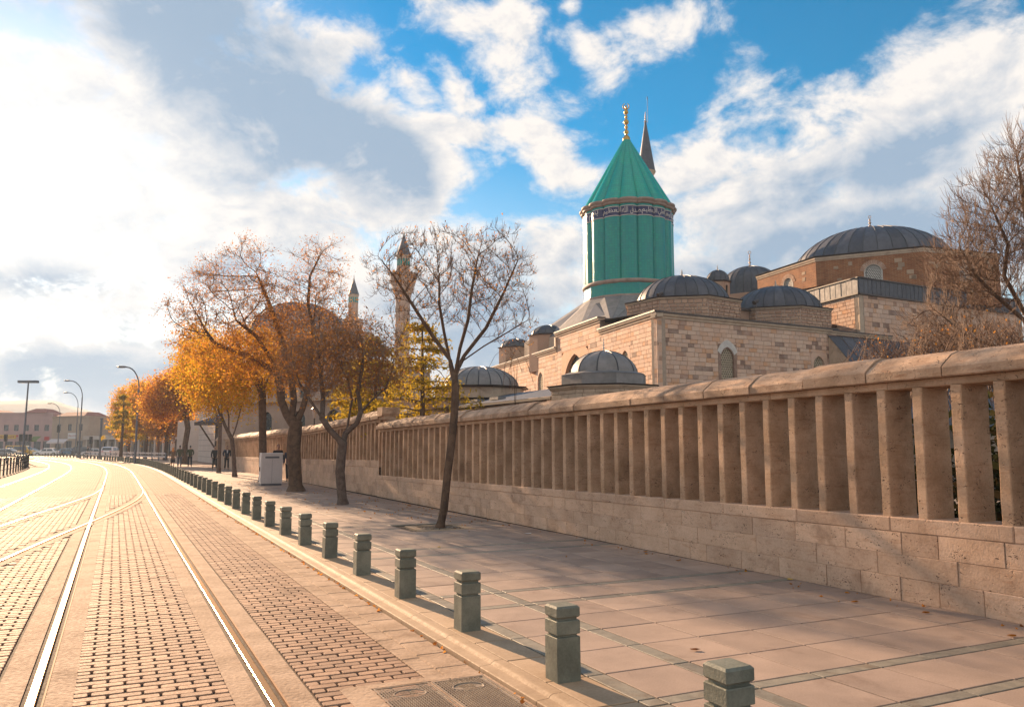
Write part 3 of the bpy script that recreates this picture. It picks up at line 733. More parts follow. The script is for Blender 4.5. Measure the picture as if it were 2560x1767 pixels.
DL = Vector((-.312, .95, 0)).normalized(); DR = Vector((1.85, 1, 0)).normalized()
def onplane(px, py, A, d):               # where a sight line meets the vertical plane through A along d
    r = ray(px, py); det = r.x * (-d.y) + d.x * r.y
    t = (A.x * (-d.y) + d.x * A.y) / det
    s = (r.x * t - A.x) / d.x if abs(d.x) > abs(d.y) else (r.y * t - A.y) / d.y
    return s, EYE + r.z * t
class Masonry:                           # collects blocks; the nearest become single parts
    def __init__(s): s.b = []
    def wall(s, fr, x0, x1, z0, z1, mat, ch=.27, bl=.62, gap=.006, holes=(), d=.28, proud=.006, cham=.008, topf=None):
        z = z0
        while z < z1 - .02:
            h = min(ch * random.uniform(.92, 1.08), z1 - z); h = z1 - z if z1 - z - h < ch * .4 else h
            x = x0 - random.uniform(0, .5) * bl
            while x < x1:
                l = bl * random.choice((.5, .7, .85, 1, 1.15, 1.35)) * random.uniform(.9, 1.1); xb = min(x + l, x1); xa = max(x, x0)
                if x1 - xb < bl * .25: xb = x1
                segs = [(xa, xb)]
                for hx0, hx1, hz0, hz1 in holes:
                    if z + h > hz0 + .02 and z < hz1 - .02:
                        ns = []
                        for a, b in segs:
                            if b <= hx0 or a >= hx1: ns.append((a, b))
                            else:
                                if a < hx0 - .03: ns.append((a, hx0))
                                if b > hx1 + .03: ns.append((hx1, b))
                        segs = ns
                for a, b in segs:
                    if b - a > .03: s.b.append((fr, a + gap, b - gap, z + gap, z + h - gap, d, proud + random.uniform(-.5, .5) * proud * 1.5, cham, mat))
                x = xb if xb == x1 else x + l
            for hx0, hx1, hz0, hz1 in holes:      # filler pieces above and below a window frame
                if z < hz1 - .02 < z + h - .04: s.b.append((fr, hx0 + gap, hx1 - gap, hz1 + gap, z + h - gap, d, proud, cham, mat))
                if z + .04 < hz0 + .02 < z + h: s.b.append((fr, hx0 + gap, hx1 - gap, z + gap, hz0 - gap, d, proud, cham, mat))
            z += h
    def flush(s, parent, names, limit=300):
        def key(q):
            c = q[0]((q[1] + q[2]) / 2, 0, (q[3] + q[4]) / 2); vis = seen(c, .02) and onsc(c)
            ar = (q[2] - q[1]) * (q[4] - q[3]) / max(1, (c - Vector((0, 0, 1.7))).length_squared)
            return (0 if vis else 1, -ar)
        s.b.sort(key=key); rest = {}
        for i, (fr, x0, x1, z0, z1, d, p, c, mt) in enumerate(s.b):
            m_ = rest.setdefault(mt, MB()) if i >= limit else MB()
            m_.fr = fr; m_.face_block(x0, x1, z0, z1, -d, p, c)
            if i < limit: m_.build(names.get(mt, 'stone'), M[mt], parent)
        for mt, m_ in rest.items(): m_.build(names.get(mt, 'stone'), M[mt], parent, kind='stuff')
def onsc(p):                              # above the boundary wall's outline in the picture
    y = p.y * cp + (p.z - EYE) * sp; px = 1280 + p.x / y * F; py = 883.5 - (-(p.y) * sp + (p.z - EYE) * cp) / y * F
    return py < 1050 - (px - 950) * .122 + 10
def arc(cx, z0, w, h, kind, n=8):         # outline of an arched opening, bottom-left round to bottom-right
    r = w / 2; zs = z0 + h - (r if kind == 'round' else r * 1.25); pts = [(cx - r, z0), (cx - r, zs)]
    if kind == 'round': pts += [(cx - r * math.cos(PI * i / (2 * n)), zs + r * math.sin(PI * i / (2 * n))) for i in range(1, 2 * n)]
    else:
        R = r * 1.35; H = math.sqrt(R * R - (R - r) ** 2); k = (h - (zs - z0)) / H
        am = math.acos((R - r) / R)
        L_ = [(cx - r + R - R * math.cos(am * i / n), zs + k * R * math.sin(am * i / n)) for i in range(1, n + 1)]
        pts += L_ + [(2 * cx - x, z) for x, z in L_[::-1][1:]]
    return pts + [(cx + r, zs), (cx + r, z0)]
def window(parent, fr, cx, z0, w, h, kind='pointed', surround='ashlar', lattice='lattice', cell=.11, depth=.28, band=.18, lat=True):
    """arched window in a rectangular hole cx±(w/2+band), z0..z0+h+band"""
    A_ = arc(cx, z0, w, h, kind); X0, X1, Z1 = cx - w / 2 - band, cx + w / 2 + band, z0 + h + band
    n = len(A_); a = MB(fr); out = []
    for i, (x, z) in enumerate(A_):        # matching points on the rectangle
        if i == 0 or i == 1: out.append((X0, z))
        elif i >= n - 2: out.append((X1, z))
        else:
            t = (i - 1) / (n - 3); L_ = (Z1 - A_[1][1]); W_ = X1 - X0; q = t * (2 * L_ + W_)
            out.append((X0, A_[1][1] + q) if q < L_ else ((X0 + q - L_, Z1) if q < L_ + W_ else (X1, Z1 - (q - L_ - W_))))
    vs = [(x, .012, z) for x, z in A_] + [(x, .012, z) for x, z in out] + [(x, -depth, z) for x, z in A_] + [(x, -depth, z) for x, z in out]
    fs = []
    for i in range(n - 1): fs += [(i, i + 1, n + i + 1, n + i), (i + 1, i, 2 * n + i, 2 * n + i + 1), (n + i, n + i + 1, 3 * n + i + 1, 3 * n + i)]
    a.add(vs, fs); a.add([(cx - w / 2, .012, z0), (cx + w / 2, .012, z0), (cx + w / 2, -depth, z0), (cx - w / 2, -depth, z0)], [(0, 1, 2, 3)])
    wobj = a.build('window', M[surround], parent)
    a = MB(fr); a.add([(x, -depth + .02, z) for x, z in A_], [tuple(range(n))]); a.build('pane', M['pane'], wobj)
    if lat:
        a = MB(fr); pts = []; rr = cell; row = 0; z = z0 + cell * .5; zmax = z0 + h
        def inside(x, z):
            r = w / 2; c = False; P_ = A_
            for i in range(len(P_)):
                x1, z1 = P_[i]; x2, z2 = P_[i - 1]
                if (z1 > z) != (z2 > z) and x < (x2 - x1) * (z - z1) / (z2 - z1) + x1: c = not c
            return c
        R_ = cell / math.sqrt(3) ; yy = -.09
        while z < zmax:
            x = cx - w / 2 + (cell / 2 if row % 2 else 0)
            while x < cx + w / 2 + cell / 2:
                if inside(x, z) or inside(x, z - cell * .3):
                    ho = [(min(max(x + R_ * math.sin(PI / 3 * k), cx - w / 2), cx + w / 2), z + R_ * math.cos(PI / 3 * k)) for k in range(6)]
                    hi = [(x + cell * .33 * math.sin(PI / 3 * k), z + cell * .33 * math.cos(PI / 3 * k)) for k in range(6)]
                    vs = [(p, yy, q) for p, q in ho] + [(p, yy, q) for p, q in hi] + [(p, yy - .05, q) for p, q in hi]
                    a.add(vs, [(k, (k + 1) % 6, 6 + (k + 1) % 6, 6 + k) for k in range(6)] + [(6 + k, 6 + (k + 1) % 6, 12 + (k + 1) % 6, 12 + k) for k in range(6)])
                x += cell
            z += cell * .866; row += 1
        a.build('lattice', M[lattice], wobj)
    return (X0, X1, z0, Z1)
def finial(parent, c, h, r, mat, name='finial', ring=False):
    prof = [(r * .9, 0), (r * 1.0, h * .05), (r * .35, h * .12), (r * .25, h * .17), (r * .72, h * .25), (r * .22, h * .34), (r * .2, h * .38), (r * .6, h * .46), (r * .2, h * .55), (r * .18, h * .58), (r * .48, h * .65), (r * .15, h * .73), (r * .14, h * .78)]
    a = MB(Fr(c, (1, 0, 0), (0, 1, 0))); a.lathe(prof, 10)
    if ring:
        R_ = h * .085; a.tube([(R_ * math.cos(q), 0, h * .86 + R_ * math.sin(q)) for q in np.linspace(-PI * .45 + .0, PI * 1.45, 15)], h * .018, 5)
    else: a.lathe([(r * .14, h * .78), (r * .3, h * .86), (0.001, h)], 8)
    a.build(name, mat, parent, smooth=True)
def dome(parent, c, R, H, n=24, mat='lead', fin=None, pw=.5, zb=0.0, smooth_body=None, rib=.035):
    """ribbed dome: a core, one panel between every two seams, the seams themselves"""
    prof = [(R * math.cos(t) if t < PI / 2 - .01 else .02, H * math.sin(t) ** 1.0) for t in np.linspace(0, PI / 2, 9)]
    if zb: prof = [(R, -zb)] + prof
    base = Fr(c, (1, 0, 0), (0, 1, 0))
    a = MB(base); a.lathe([(r * .985, z * .985) for r, z in prof], n); d = a.build('dome', M['leadrib'], parent, smooth=True)
    da = 2 * PI / n; g_ = .012 / R * 2
    loc = Vector(c) - wl(d)
    def gore():
        a = MB(); rows = []
        for r, z in prof: rows.append([(r * math.cos(x), r * math.sin(x), z) for x in (g_, da / 2, da - g_)])
        vs = [q for k in rows for q in k]; a.add(vs, [(i * 3 + j, i * 3 + j + 1, (i + 1) * 3 + j + 1, (i + 1) * 3 + j) for i in range(len(prof) - 1) for j in range(2)])
        return new_mesh('roof_panel', a.v, a.f, M[mat], True)
    def seam():
        a = MB(); hw = rib * .5; vs = []
        for i, (r, z) in enumerate(prof):
            k = 1 + rib / R; w2 = min(hw, r * .05 + .004)
            vs += [(r, -w2, z), (r * k, -w2 * .6, z * k), (r * k, w2 * .6, z * k), (r, w2, z)]
        a.add(vs, [(i * 4 + j, i * 4 + j + 1, (i + 1) * 4 + j + 1, (i + 1) * 4 + j) for i in range(len(prof) - 1) for j in range(3)])
        return new_mesh('seam', a.v, a.f, M['leadrib'])
    gm, sm = gore(), seam()
    for i in range(n):
        put('roof_panel', gm, d, loc, i * da); put('seam', sm, d, loc, i * da)
    if fin: finial(parent, Vector(c) + Vector((0, 0, H * .995)), fin[0], fin[1], M[fin[2]], ring=fin[3] if len(fin) > 3 else False)
    return d
def ngon(c, R, n, rot): return [(c.x + R * math.cos(rot + 2 * PI * i / n), c.y + R * math.sin(rot + 2 * PI * i / n)) for i in range(n)]
def faces_of(c, R, n, rot):               # frames for each face of a polygonal drum, outward normals
    P_ = ngon(c, R, n, rot); out = []
    for i in range(n):
        A = Vector((*P_[(i + 1) % n], 0)); B = Vector((*P_[i], 0)); d = (B - A); w_ = d.length; d.normalize(); nn = Vector((-d.y, d.x, 0))
        mid = (A + B) / 2
        if nn.dot(mid - Vector((c.x, c.y, 0))) < 0: nn = -nn
        out.append((Fr(A, d, nn), w_, mid, nn))
    return out
def facing(mid, nn): return nn.dot(-mid.normalized()) > -.25
def eave(parent, pts, z, h, out, mat, name, closed=True):  # moulding following a polygon: pts list of xy, simple offset from centroid
    a = MB(); cx = sum(p[0] for p in pts) / len(pts); cy = sum(p[1] for p in pts) / len(pts); n = len(pts)
    def off_(p, o):
        v = Vector((p[0] - cx, p[1] - cy)); L_ = v.length; return (p[0] + v.x / L_ * o, p[1] + v.y / L_ * o)
    prof = [(-.05, 0), (out * .35, 0), (out * .5, h * .35), (out * .9, h * .6), (out, h), (-.05, h)]
    vs = []
    for o, dz in prof: vs += [(*off_(p, o), z + dz) for p in pts]
    a.add(vs, [(j * n + i, j * n + (i + 1) % n, (j + 1) * n + (i + 1) % n, (j + 1) * n + i) for j in range(len(prof) - 1) for i in range(n)])
    return a.build(name, mat, parent)
def up(p, z): return Vector((p.x, p.y, z))

# ------------------------------------------------------------------ stone hall with two domes (front block)
C0 = at(1645, 950, 42); C0.z = 0
sR, zE = onplane(1645, 795, C0, DR); sEnd, _ = onplane(2092, 860, C0, DR); sL1, zA = onplane(1500, 840, C0, DL); _, zA0 = onplane(1643, 792, C0, DL)
hall = thing('stone_hall', 'pink and brown ashlar hall with two ribbed lead domes behind the wall', 'building', C0)
zroof = zE
nR = Vector((DR.y, -DR.x, 0)); nR = nR if nR.y < 0 else -nR
nL = Vector((-DL.y, DL.x, 0)); nL = nL if nL.x < 0 else -nL
frR = Fr(C0, DR, nR); frL = Fr(C0, DL, nL)
mas = Masonry()
sw, zw0 = onplane(1820, 945, C0, DR); _, zw1 = onplane(1820, 870, C0, DR); ww = .95
sw2, zv1 = onplane(2047, 890, C0, DR)
h1 = window(hall, frR, sw, zw1 - 2.3, ww, 2.3, 'pointed', 'ashlar', 'lattice', .15, band=.2)
h2 = window(hall, frR, sw2, zv1 - 2.3, ww, 2.3, 'pointed', 'ashlar', 'lattice', .15, band=.2)
# pale pointed surround above the window
a = MB(frR); O1 = arc(sw, zw1 - 2.3, ww + .1, 2.36, 'pointed'); O2 = arc(sw, zw1 - 2.3, ww + .62, 2.75, 'pointed'); k_ = len(O1) // 2
vs = [(x, .03, z) for x, z in O1[3:-3]] + [(x, .03, z) for x, z in O2[3:-3]]; n_ = len(O1) - 6
a.add(vs, [(i, i + 1, n_ + i + 1, n_ + i) for i in range(n_ - 1)]); a.add([(x, .03, z) for x, z in O2[3:-3]] + [(x, .0, z) for x, z in O2[3:-3]], [(i, i + 1, n_ + i + 1, n_ + i) for i in range(n_ - 1)])
a.build('arch_surround', M['whitestone'], hall)
mas.wall(frR, 0.0, sEnd, 1.2, zroof, 'ashlar', .235, .55, holes=[h1, h2])
# left facade: three stepped parts on one plane
sB, zB = onplane(1393, 850, C0, DL); _, zB2 = onplane(1498, 799, C0, DL); sC, zC = onplane(1200, 936, C0, DL); _, zC2 = onplane(1388, 882, C0, DL)
zBm, zCm = (zB + zB2) / 2, (zC + zC2) / 2
sW3, zq = onplane(1351, 930, C0, DL); h3 = window(hall, frL, sW3, zq - 2.6, 1.15, 2.6, 'pointed', 'ashlar', 'lattice', .17, band=.25)
sW4, zq4 = onplane(1562, 876, C0, DL); h4 = window(hall, frL, sW4, zq4 - 2.4, .95, 2.4, 'pointed', 'ashlar', 'lattice', .15, band=.2)
sW5, zq5 = onplane(1436, 884, C0, DL); h5 = window(hall, frL, sW5, zq5 - 4.0, 4.0, 4.0, 'pointed', 'ashlar', 'lattice', .3, band=.25, lat=False, depth=.26)
mas.wall(frL, 0.0, sL1, 1.2, zA0, 'ashlar', .235, .55, holes=[h4])
mas.wall(frL, sL1, sB, 1.2, zBm, 'ashlar', .30, .80, holes=[h5])
mas.wall(frL, sB, sC, 1.2, zCm, 'ashlar', .285, .70, holes=[h3])
for f_, x0, x1, z1 in ((frR, 0.0, sEnd, zroof), (frL, 0.0, sL1, zA0), (frL, sL1, sB, zBm), (frL, sB, sC, zCm)):
    a = MB(f_); a.box(x0 + .02, x1 - .02, -.5, -.27, 0, z1 - .01); a.build('wall_core', M['mortar'], hall)
def cornice(parent, f_, x0, x1, z, k=1.0, lead=True):
    a = MB(f_); pr = [(-.3, 0), (.06 * k, 0), (.08 * k, .10 * k), (.16 * k, .16 * k), (.17 * k, .26 * k), (-.3, .26 * k)]
    vs = [(x, y, z + dz) for x in (x0, x1) for y, dz in pr]; m_ = len(pr)
    a.add(vs, [(j, (j + 1) % m_, m_ + (j + 1) % m_, m_ + j) for j in range(m_)] + [tuple(range(m_ - 1, -1, -1)), tuple(range(m_, 2 * m_))]); a.build('cornice', M['cornice'], parent)
    if lead:
        a = MB(f_); a.box(x0, x1, -.35, .22 * k, z + .263 * k, z + .35 * k); a.build('roof_edge', M['gutter'], parent)
cornice(hall, frR, -.17, sEnd, zroof); cornice(hall, frL, -.17, sL1, zA0); cornice(hall, frL, sL1 - .1, sB + .1, zBm); cornice(hall, frL, sB + .05, sC, zCm)
a = MB(frL); a.box(sB - .05, sB + .22, -.3, .15, zCm + .27, zBm); a.box(sL1 - .02, sL1 + .12, -1.6, -.02, zA0 + .35, zBm); a.build('cornice', M['cornice'], hall)
# lead roof decks
a = MB(); e0 = C0; q = lambda s_, t_, z: tuple(C0 + DR * s_ + DL * t_ + Vector((0, 0, z)))
a.add([q(-.1, -.1, zroof + .34), q(sEnd, -.1, zroof + .34), q(sEnd, 8, zroof + 1.0), q(0, 8, zroof + 1.0)], [(0, 1, 2, 3)]); a.build('roof_deck', M['lead'], hall)
a = MB(); a.add([q(.1, sL1, zBm + .3), q(12, sL1, zBm + .8), q(12, sB, zBm + .8), q(.1, sB, zBm + .3), q(.1, sL1, zA0), q(12, sL1, zA0)], [(0, 1, 2, 3), (0, 4, 5, 1)]); a.build('roof_deck', M['lead'], hall)
a = MB(); a.add([q(.1, sB, zCm + .3), q(12, sB, zCm + .8), q(12, sC, zCm + .8), q(.1, sC, zCm + .3), q(.1, sB, zBm), q(12, sB, zBm)], [(0, 1, 2, 3), (0, 4, 5, 1)]); a.build('roof_deck', M['lead'], hall)
# right end: raking buttress with lead slope
xg = sEnd - .75; zt_g = zroof - .12; sl_ = 1.15
a = MB(frR); a.add([(x, y, z) for x in (xg, xg + .4) for y, z in ((0.02, .5), (4.6, .5), (4.6, zt_g - 4.6 * sl_), (0.02, zt_g))], [(0, 1, 2, 3), (7, 6, 5, 4), (3, 2, 6, 7), (1, 5, 6, 2)]); a.build('gable', M['cornice'], hall)
for i in range(14):
    x0 = xg - .05 + i * 1.1; a = MB(frR); a.add([(x0 + .02, 0, zt_g + .06), (x0 + 1.08, 0, zt_g + .06), (x0 + 1.08, 4.8, zt_g - 4.8 * sl_ + .06), (x0 + .02, 4.8, zt_g - 4.8 * sl_ + .06)], [(3, 2, 1, 0)]); a.build('lean_to_roof', M['lead'], hall)
    a = MB(frR); a.add([(x0 - .02, 0, zt_g + .10), (x0 + .03, 0, zt_g + .10), (x0 + .03, 4.8, zt_g - 4.8 * sl_ + .10), (x0 - .02, 4.8, zt_g - 4.8 * sl_ + .10)], [(3, 2, 1, 0)]); a.build('seam', M['leadrib'], hall)
cornice(hall, frR, sEnd - .5, sEnd + 5.0, zroof - .02, .8)
# drums and domes
rotR = math.atan2(DR.y, DR.x)
def drum(parent, c, R, z0, z1, rot, mat='rubble', bl=.34, ch=.2, n=8, win=None):
    core = MB(); core.prism(ngon(c, R - .05, n, rot), z0, z1 - .01); core.build('drum', M['mortarlight'], parent)
    for f_, w_, mid, nn in faces_of(c, R, n, rot):
        if facing(mid, nn): mas.wall(f_, .02, w_ - .02, z0, z1, mat, ch, bl, gap=.022, d=.06, proud=.012, cham=.015)
    eave(parent, ngon(c, R, n, rot), z1, .10, .10, M['cornice'], 'cornice')
    eave(parent, ngon(c, R, n, rot), z1 + .10, .07, .16, M['gutter'], 'roof_edge')
    a = MB(); P_ = ngon(c, R + .12, n, rot); a.add([(x, y, z1 + .168) for x, y in P_] + [(c.x, c.y, z1 + .5)], [(i, (i + 1) % n, n) for i in range(n)]); a.build('roof_deck', M['lead'], parent)
D1 = up(at(1706, 740, 47.0), 0); zd0 = zroof + .1
z1t = at(1706, 742, 44.2).z - .17
drum(hall, D1, 3.45, zd0, z1t, rotR + PI / 8 + .1)
ztop1 = at(1706, 692, 47).z
dome(hall, up(D1, z1t + .15), 2.72, ztop1 - z1t - .15, 26, fin=(.46, .14, 'whitestone'))
D2 = up(at(1940, 740, 50.5), 0); z2t = at(1940, 765, 47.5).z - .17; ztop2 = at(1940, 718, 50.5).z
drum(hall, D2, 3.35, zd0, z2t, rotR + PI / 8)
dome(hall, up(D2, z2t + .15), 2.75, ztop2 - z2t - .15, 26, fin=(.44, .14, 'whitestone'))
# link between the drums
a = MB(frR); s1_, _ = onplane(1860, 780, C0 - nR * 2.2, DR); a.box(s1_ - 1.2, s1_ + 1.4, -3.4, -2.4, zd0, z2t); a.build('wall_core', M['rubble'], hall)
a = MB(frR); a.box(s1_ - 1.2, s1_ + 1.4, -3.6, -2.2, z2t, z2t + .14); a.build('roof_edge', M['gutter'], hall)
# square bay at the right end of the drums
a = MB(frR); sx0, _ = onplane(2092, 800, C0 - nR * 2.5, DR); a.box(sx0 - 1.0, sx0 + 2.0, -5, -2.5, zroof - .5, at(2100, 795, 48).z); a.build('wall_core', M['cornice'], hall)
a = MB(frR); a.box(sx0 - 1.1, sx0 + 2.1, -5, -2.35, at(2100, 795, 48).z, at(2100, 787, 48).z); a.build('roof_edge', M['gutter'], hall)
# floodlights on the roof edge
for px, py, Y in ((1651, 742, 44.6), (1890, 760, 47)):
    p = at(px, py, Y); a = MB(Fr(p, (1, 0, 0), (0, 1, 0))); a.tube([(0, 0, -.25), (0, 0, 0)], .03, 6); a.tube([(-.14, -.05, 0.06), (.12, .1, .22)], [.14, .10], 8)
    a.build('floodlight', M['gutter'], hall)
mas.flush(hall, {'ashlar': 'stone', 'rubble': 'drum_stone'})

# ------------------------------------------------------------------ the green tomb tower
TC = up(at(1572, 700, 60), 0)
tower = thing('tomb_tower', 'turquoise tiled tomb tower with fluted shaft and conical roof', 'tower', TC)
def tile(name, c1, c2):
    m, g, b = mat_base(name); ge = g.node('ShaderNodeNewGeometry'); pos = ge.outputs['Position']; sx = g.node('ShaderNodeSeparateXYZ', {0: pos})
    an = g.m('MULTIPLY', g.m('ARCTAN2', g.m('SUBTRACT', sx.outputs[0], TC.x), g.m('SUBTRACT', sx.outputs[1], TC.y)), 3.4)
    v = g.node('ShaderNodeCombineXYZ', {0: an, 1: sx.outputs[2], 2: 0.0}).outputs[0]
    bt = g.node('ShaderNodeTexBrick', {'Vector': v, 'Color1': (*c1, 1), 'Color2': (*c2, 1), 'Mortar': (c1[0] * .5, c1[1] * .6, c1[2] * .6, 1), 'Scale': 1.0, 'Mortar Size': .006, 'Brick Width': .2, 'Row Height': .2}); bt.offset = 0
    n = g.noise(pos, .8, 5, .6); n3 = g.noise(pos, 7, 3, .6)
    c = g.mix(g.ss(n, .3, .75, 0, .5), bt.outputs[0], (c2[0], c2[1] * .9, c2[2] * 1.1)); c = g.mix(g.ss(n3, .66, .74, 0, .35), c, (.02, .08, .06))
    g.set(b.inputs['Base Color'], c); b.inputs['Roughness'].default_value = .2; b.inputs['Specular IOR Level'].default_value = .42
    bp = g.node('ShaderNodeBump', {'Height': g.m('ADD', n3, g.m('MULTIPLY', bt.outputs['Fac'], -.5)), 'Strength': .25, 'Distance': .012}); g.set(b.inputs['Normal'], bp.outputs[0])
    return m
M['tile'] = tile('tile', (.0, .29, .21), (.0, .23, .20)); M['tile_cone'] = tile('tile_cone', (.0, .37, .26), (.0, .30, .24))
M['navy'] = plain('navy', (.015, .012, .075), .25, 0, noise=.3, scale=12); M['script'] = plain('script', (.62, .55, .50), .4, noise=.1)
NL = 16; R0 = 3.33
def lobe(a, amp=.055): x = (a / (2 * PI / NL)) % 1.0; return 1 - amp + amp * 1.9 * math.sqrt(max(0, 1 - (2 * x - 1) ** 2)) * .72
rt0 = math.atan2(-TC.y, -TC.x) - PI / NL * .9
zr = at(1572, 699, 60 - 3.4).z; zs1 = at(1690, 568, 60).z; zb1 = at(1690, 546, 60).z; zc0 = at(1690, 540, 60).z; zc1 = at(1693, 527, 60).z; zap = at(1570, 345, 60).z
zr_b = at(1454, 722, 60).z; zlow = at(1456, 757, 60).z
da = 2 * PI / NL
def fl_mesh(name, r0, z0, r1, z1, mat, n=8, amp0=.055, amp1=.055, rows=1, cap=None):
    a = MB(); vs = []
    for j in range(rows + 1):
        t = j / rows; r = r0 + (r1 - r0) * t; z = z0 + (z1 - z0) * t; am = amp0 + (amp1 - amp0) * t
        for i in range(n + 1):
            x = .004 + .992 * i / n; k = 1 - am + am * 1.9 * math.sqrt(max(0, 1 - (2 * x - 1) ** 2)) * .72; q = x * da
            vs.append((r * k * math.cos(q), r * k * math.sin(q), z))
    a.add(vs, [(j * (n + 1) + i, j * (n + 1) + i + 1, (j + 1) * (n + 1) + i + 1, (j + 1) * (n + 1) + i) for j in range(rows) for i in range(n)])
    return new_mesh(name, a.v, a.f, mat, True)
fm = fl_mesh('flute', R0, zr, R0, zs1, M['tile'], 12); fm2 = fl_mesh('upper_flute', R0, zb1, R0, zc0, M['tile'], 12); bm_ = fl_mesh('inscription_band', R0 + .01, zs1, R0 + .01, zb1, M['navy'], 12)
cm = fl_mesh('roof_rib', 3.42, zc1, .16, zap, M['tile_cone'], 10, .06, .06, 14)
for i in range(NL):
    for nm, me in (('flute', fm), ('upper_flute', fm2), ('inscription_band', bm_), ('roof_rib', cm)): put(nm, me, tower, (0, 0, 0), rt0 + i * da)
def lobed_ring(name, prof, mat, amp=.06):
    a = MB(Fr(TC, (1, 0, 0), (0, 1, 0))); a.lathe(prof, NL * 12, a0=rt0, a1=rt0 + 2 * PI, rad=lambda q: lobe(q - rt0, amp)); return a.build(name, mat, tower, smooth=True)
lobed_ring('band_line', [(R0 + .005, zb1 - .03), (R0 + .035, zb1 - .03), (R0 + .035, zb1 + .02), (R0 + .005, zb1 + .02)], M['script'], .055)
lobed_ring('band_line', [(R0 + .005, zs1 - .02), (R0 + .035, zs1 - .02), (R0 + .035, zs1 + .03), (R0 + .005, zs1 + .03)], M['script'], .055)
hc = zc1 - zc0
lobed_ring('cornice', [(R0, zc0), (R0 + .14, zc0 + .02), (R0 + .17, zc0 + hc * .3), (R0 + .12, zc0 + hc * .42), (R0 + .24, zc0 + hc * .5), (R0 + .28, zc0 + hc * .75), (R0 + .26, zc0 + hc * .95), (R0 - .1, zc0 + hc)], M['trim'])
a = MB(Fr(TC, (1, 0, 0), (0, 1, 0))); a.lathe([(R0 - .3, zr), (R0 - .3, zc1)], 32); a.build('shaft_core', M['tile'], tower)
P8 = lambda R, z: [(R * math.cos(rt0 + q), R * math.sin(rt0 + q), z) for q in np.linspace(0, 2 * PI, 17)[:-1]]
frT = Fr(TC, (1, 0, 0), (0, 1, 0))
a = MB(frT); a.lathe([(R0 - .1, zr + .14), (R0 + .12, zr + .12), (R0 + .17, zr + .02), (R0 + .14, zr - .10), (R0 + .02, zr - .16)], 64); a.build('moulding', M['trim'], tower, smooth=True)
for f_, w_, mid, nn in faces_of(TC, R0 + .05, 16, rt0):
    a = MB(f_); a.box(.0, w_, -.2, 0, zlow, zr - .1); a.build('drum_panel', M['tile'], tower)
a = MB(frT); a.lathe([(R0 - .1, zlow + .1), (R0 + .14, zlow + .08), (R0 + .16, zlow - .05), (R0 + .0, zlow - .1)], 16, a0=rt0, a1=rt0 + 2 * PI); a.build('moulding', M['trim'], tower)
# folded lead skirt from the round drum to a square base
zsk = at(1407, 832, 57).z; rs = math.atan2(DR.y, DR.x) + PI / 4; RB = 8.2
T16 = [(TC.x + (R0 + .08) * math.cos(rs + PI / 8 * i), TC.y + (R0 + .08) * math.sin(rs + PI / 8 * i)) for i in range(16)]
SQ = [(TC.x + RB * math.cos(rs + PI / 2 * i), TC.y + RB * math.sin(rs + PI / 2 * i)) for i in range(4)]
for i in range(4):
    A_, B_ = SQ[i], SQ[(i + 1) % 4]; t = [T16[(4 * i + k) % 16] for k in range(5)]
    Mx = ((A_[0] + B_[0]) / 2 * .62 + TC.x * .38, (A_[1] + B_[1]) / 2 * .62 + TC.y * .38)
    Q = lambda p, z: (p[0], p[1], z); E1 = ((A_[0] * .66 + B_[0] * .34), (A_[1] * .66 + B_[1] * .34)); E2 = ((A_[0] * .34 + B_[0] * .66), (A_[1] * .34 + B_[1] * .66))
    for tri in ((Q(A_, zsk), Q(E1, zsk), Q(t[1], zlow)), (Q(A_, zsk), Q(t[1], zlow), Q(t[0], zlow)), (Q(E1, zsk), Q(t[2], zlow), Q(t[1], zlow)), (Q(E1, zsk), Q(E2, zsk), Q(t[2], zlow - .0)), (Q(E2, zsk), Q(t[3], zlow), Q(t[2], zlow)), (Q(E2, zsk), Q(B_, zsk), Q(t[3], zlow)), (Q(B_, zsk), Q(t[4], zlow), Q(t[3], zlow))):
        a = MB(); c_ = [sum(v[k] for v in tri) / 3 for k in range(3)]; a.add([tuple(v[k] + (c_[k] - v[k]) * .012 for k in range(3)) for v in tri], [(0, 1, 2)]); a.build('roof_panel', M['leadlight'], tower)
a = MB(); a.add([(x, y, zsk - .05) for x, y in SQ] + [(TC.x + (p[0] - TC.x) * .97, TC.y + (p[1] - TC.y) * .97, zlow - .05) for p in T16], [(0, 4, 5), (0, 5, 6), (0, 6, 1), (6, 7, 1), (7, 8, 1), (1, 8, 9), (1, 9, 10), (1, 10, 2), (10, 11, 2), (11, 12, 2), (2, 12, 13), (2, 13, 14), (2, 14, 3), (14, 15, 3), (15, 4, 3), (3, 4, 0)]); a.build('roof_core', M['leadrib'], tower)
a = MB(); a.prism(SQ, 0, zsk - .03); a.build('base', M['cornice'], tower)
# finial, gilded
def gold_finial():
    z = zap; H_ = at(1570, 265, 60).z - zap; r = .26; pr = [(r * 1.1, -.25), (r * 1.15, -.05), (r * .7, .12), (r * .35, .22)]
    zz_ = .22; prof = list(pr)
    for q, hh in ((.9, .44), (.62, .3), (1.0, .5), (.6, .28), (.9, .44)):
        k = H_ * .82 / 2.0
        prof += [(r * .22, zz_ + .02 * k), (r * q * .75, zz_ + hh * k * .3), (r * q * .78, zz_ + hh * k * .6), (r * .22, zz_ + hh * k)]; zz_ += hh * k
    a = MB(Fr(up(TC, z), (1, 0, 0), (0, 1, 0))); a.lathe(prof, 14); R_ = .24; zc = zz_ + R_
    a.tube([(R_ * math.cos(q), 0, zc + R_ * math.sin(q)) for q in np.linspace(PI * .62, PI * 2.38, 20)], [.02 + .035 * math.sin(PI * i / 19) for i in range(20)], 6); a.lathe([(.02, zz_), (.09, zz_ + .12), (.06, zz_ + .3), (.01, zz_ + .36)], 8)
    a.build('finial', M['gold'], tower, smooth=True)
gold_finial()
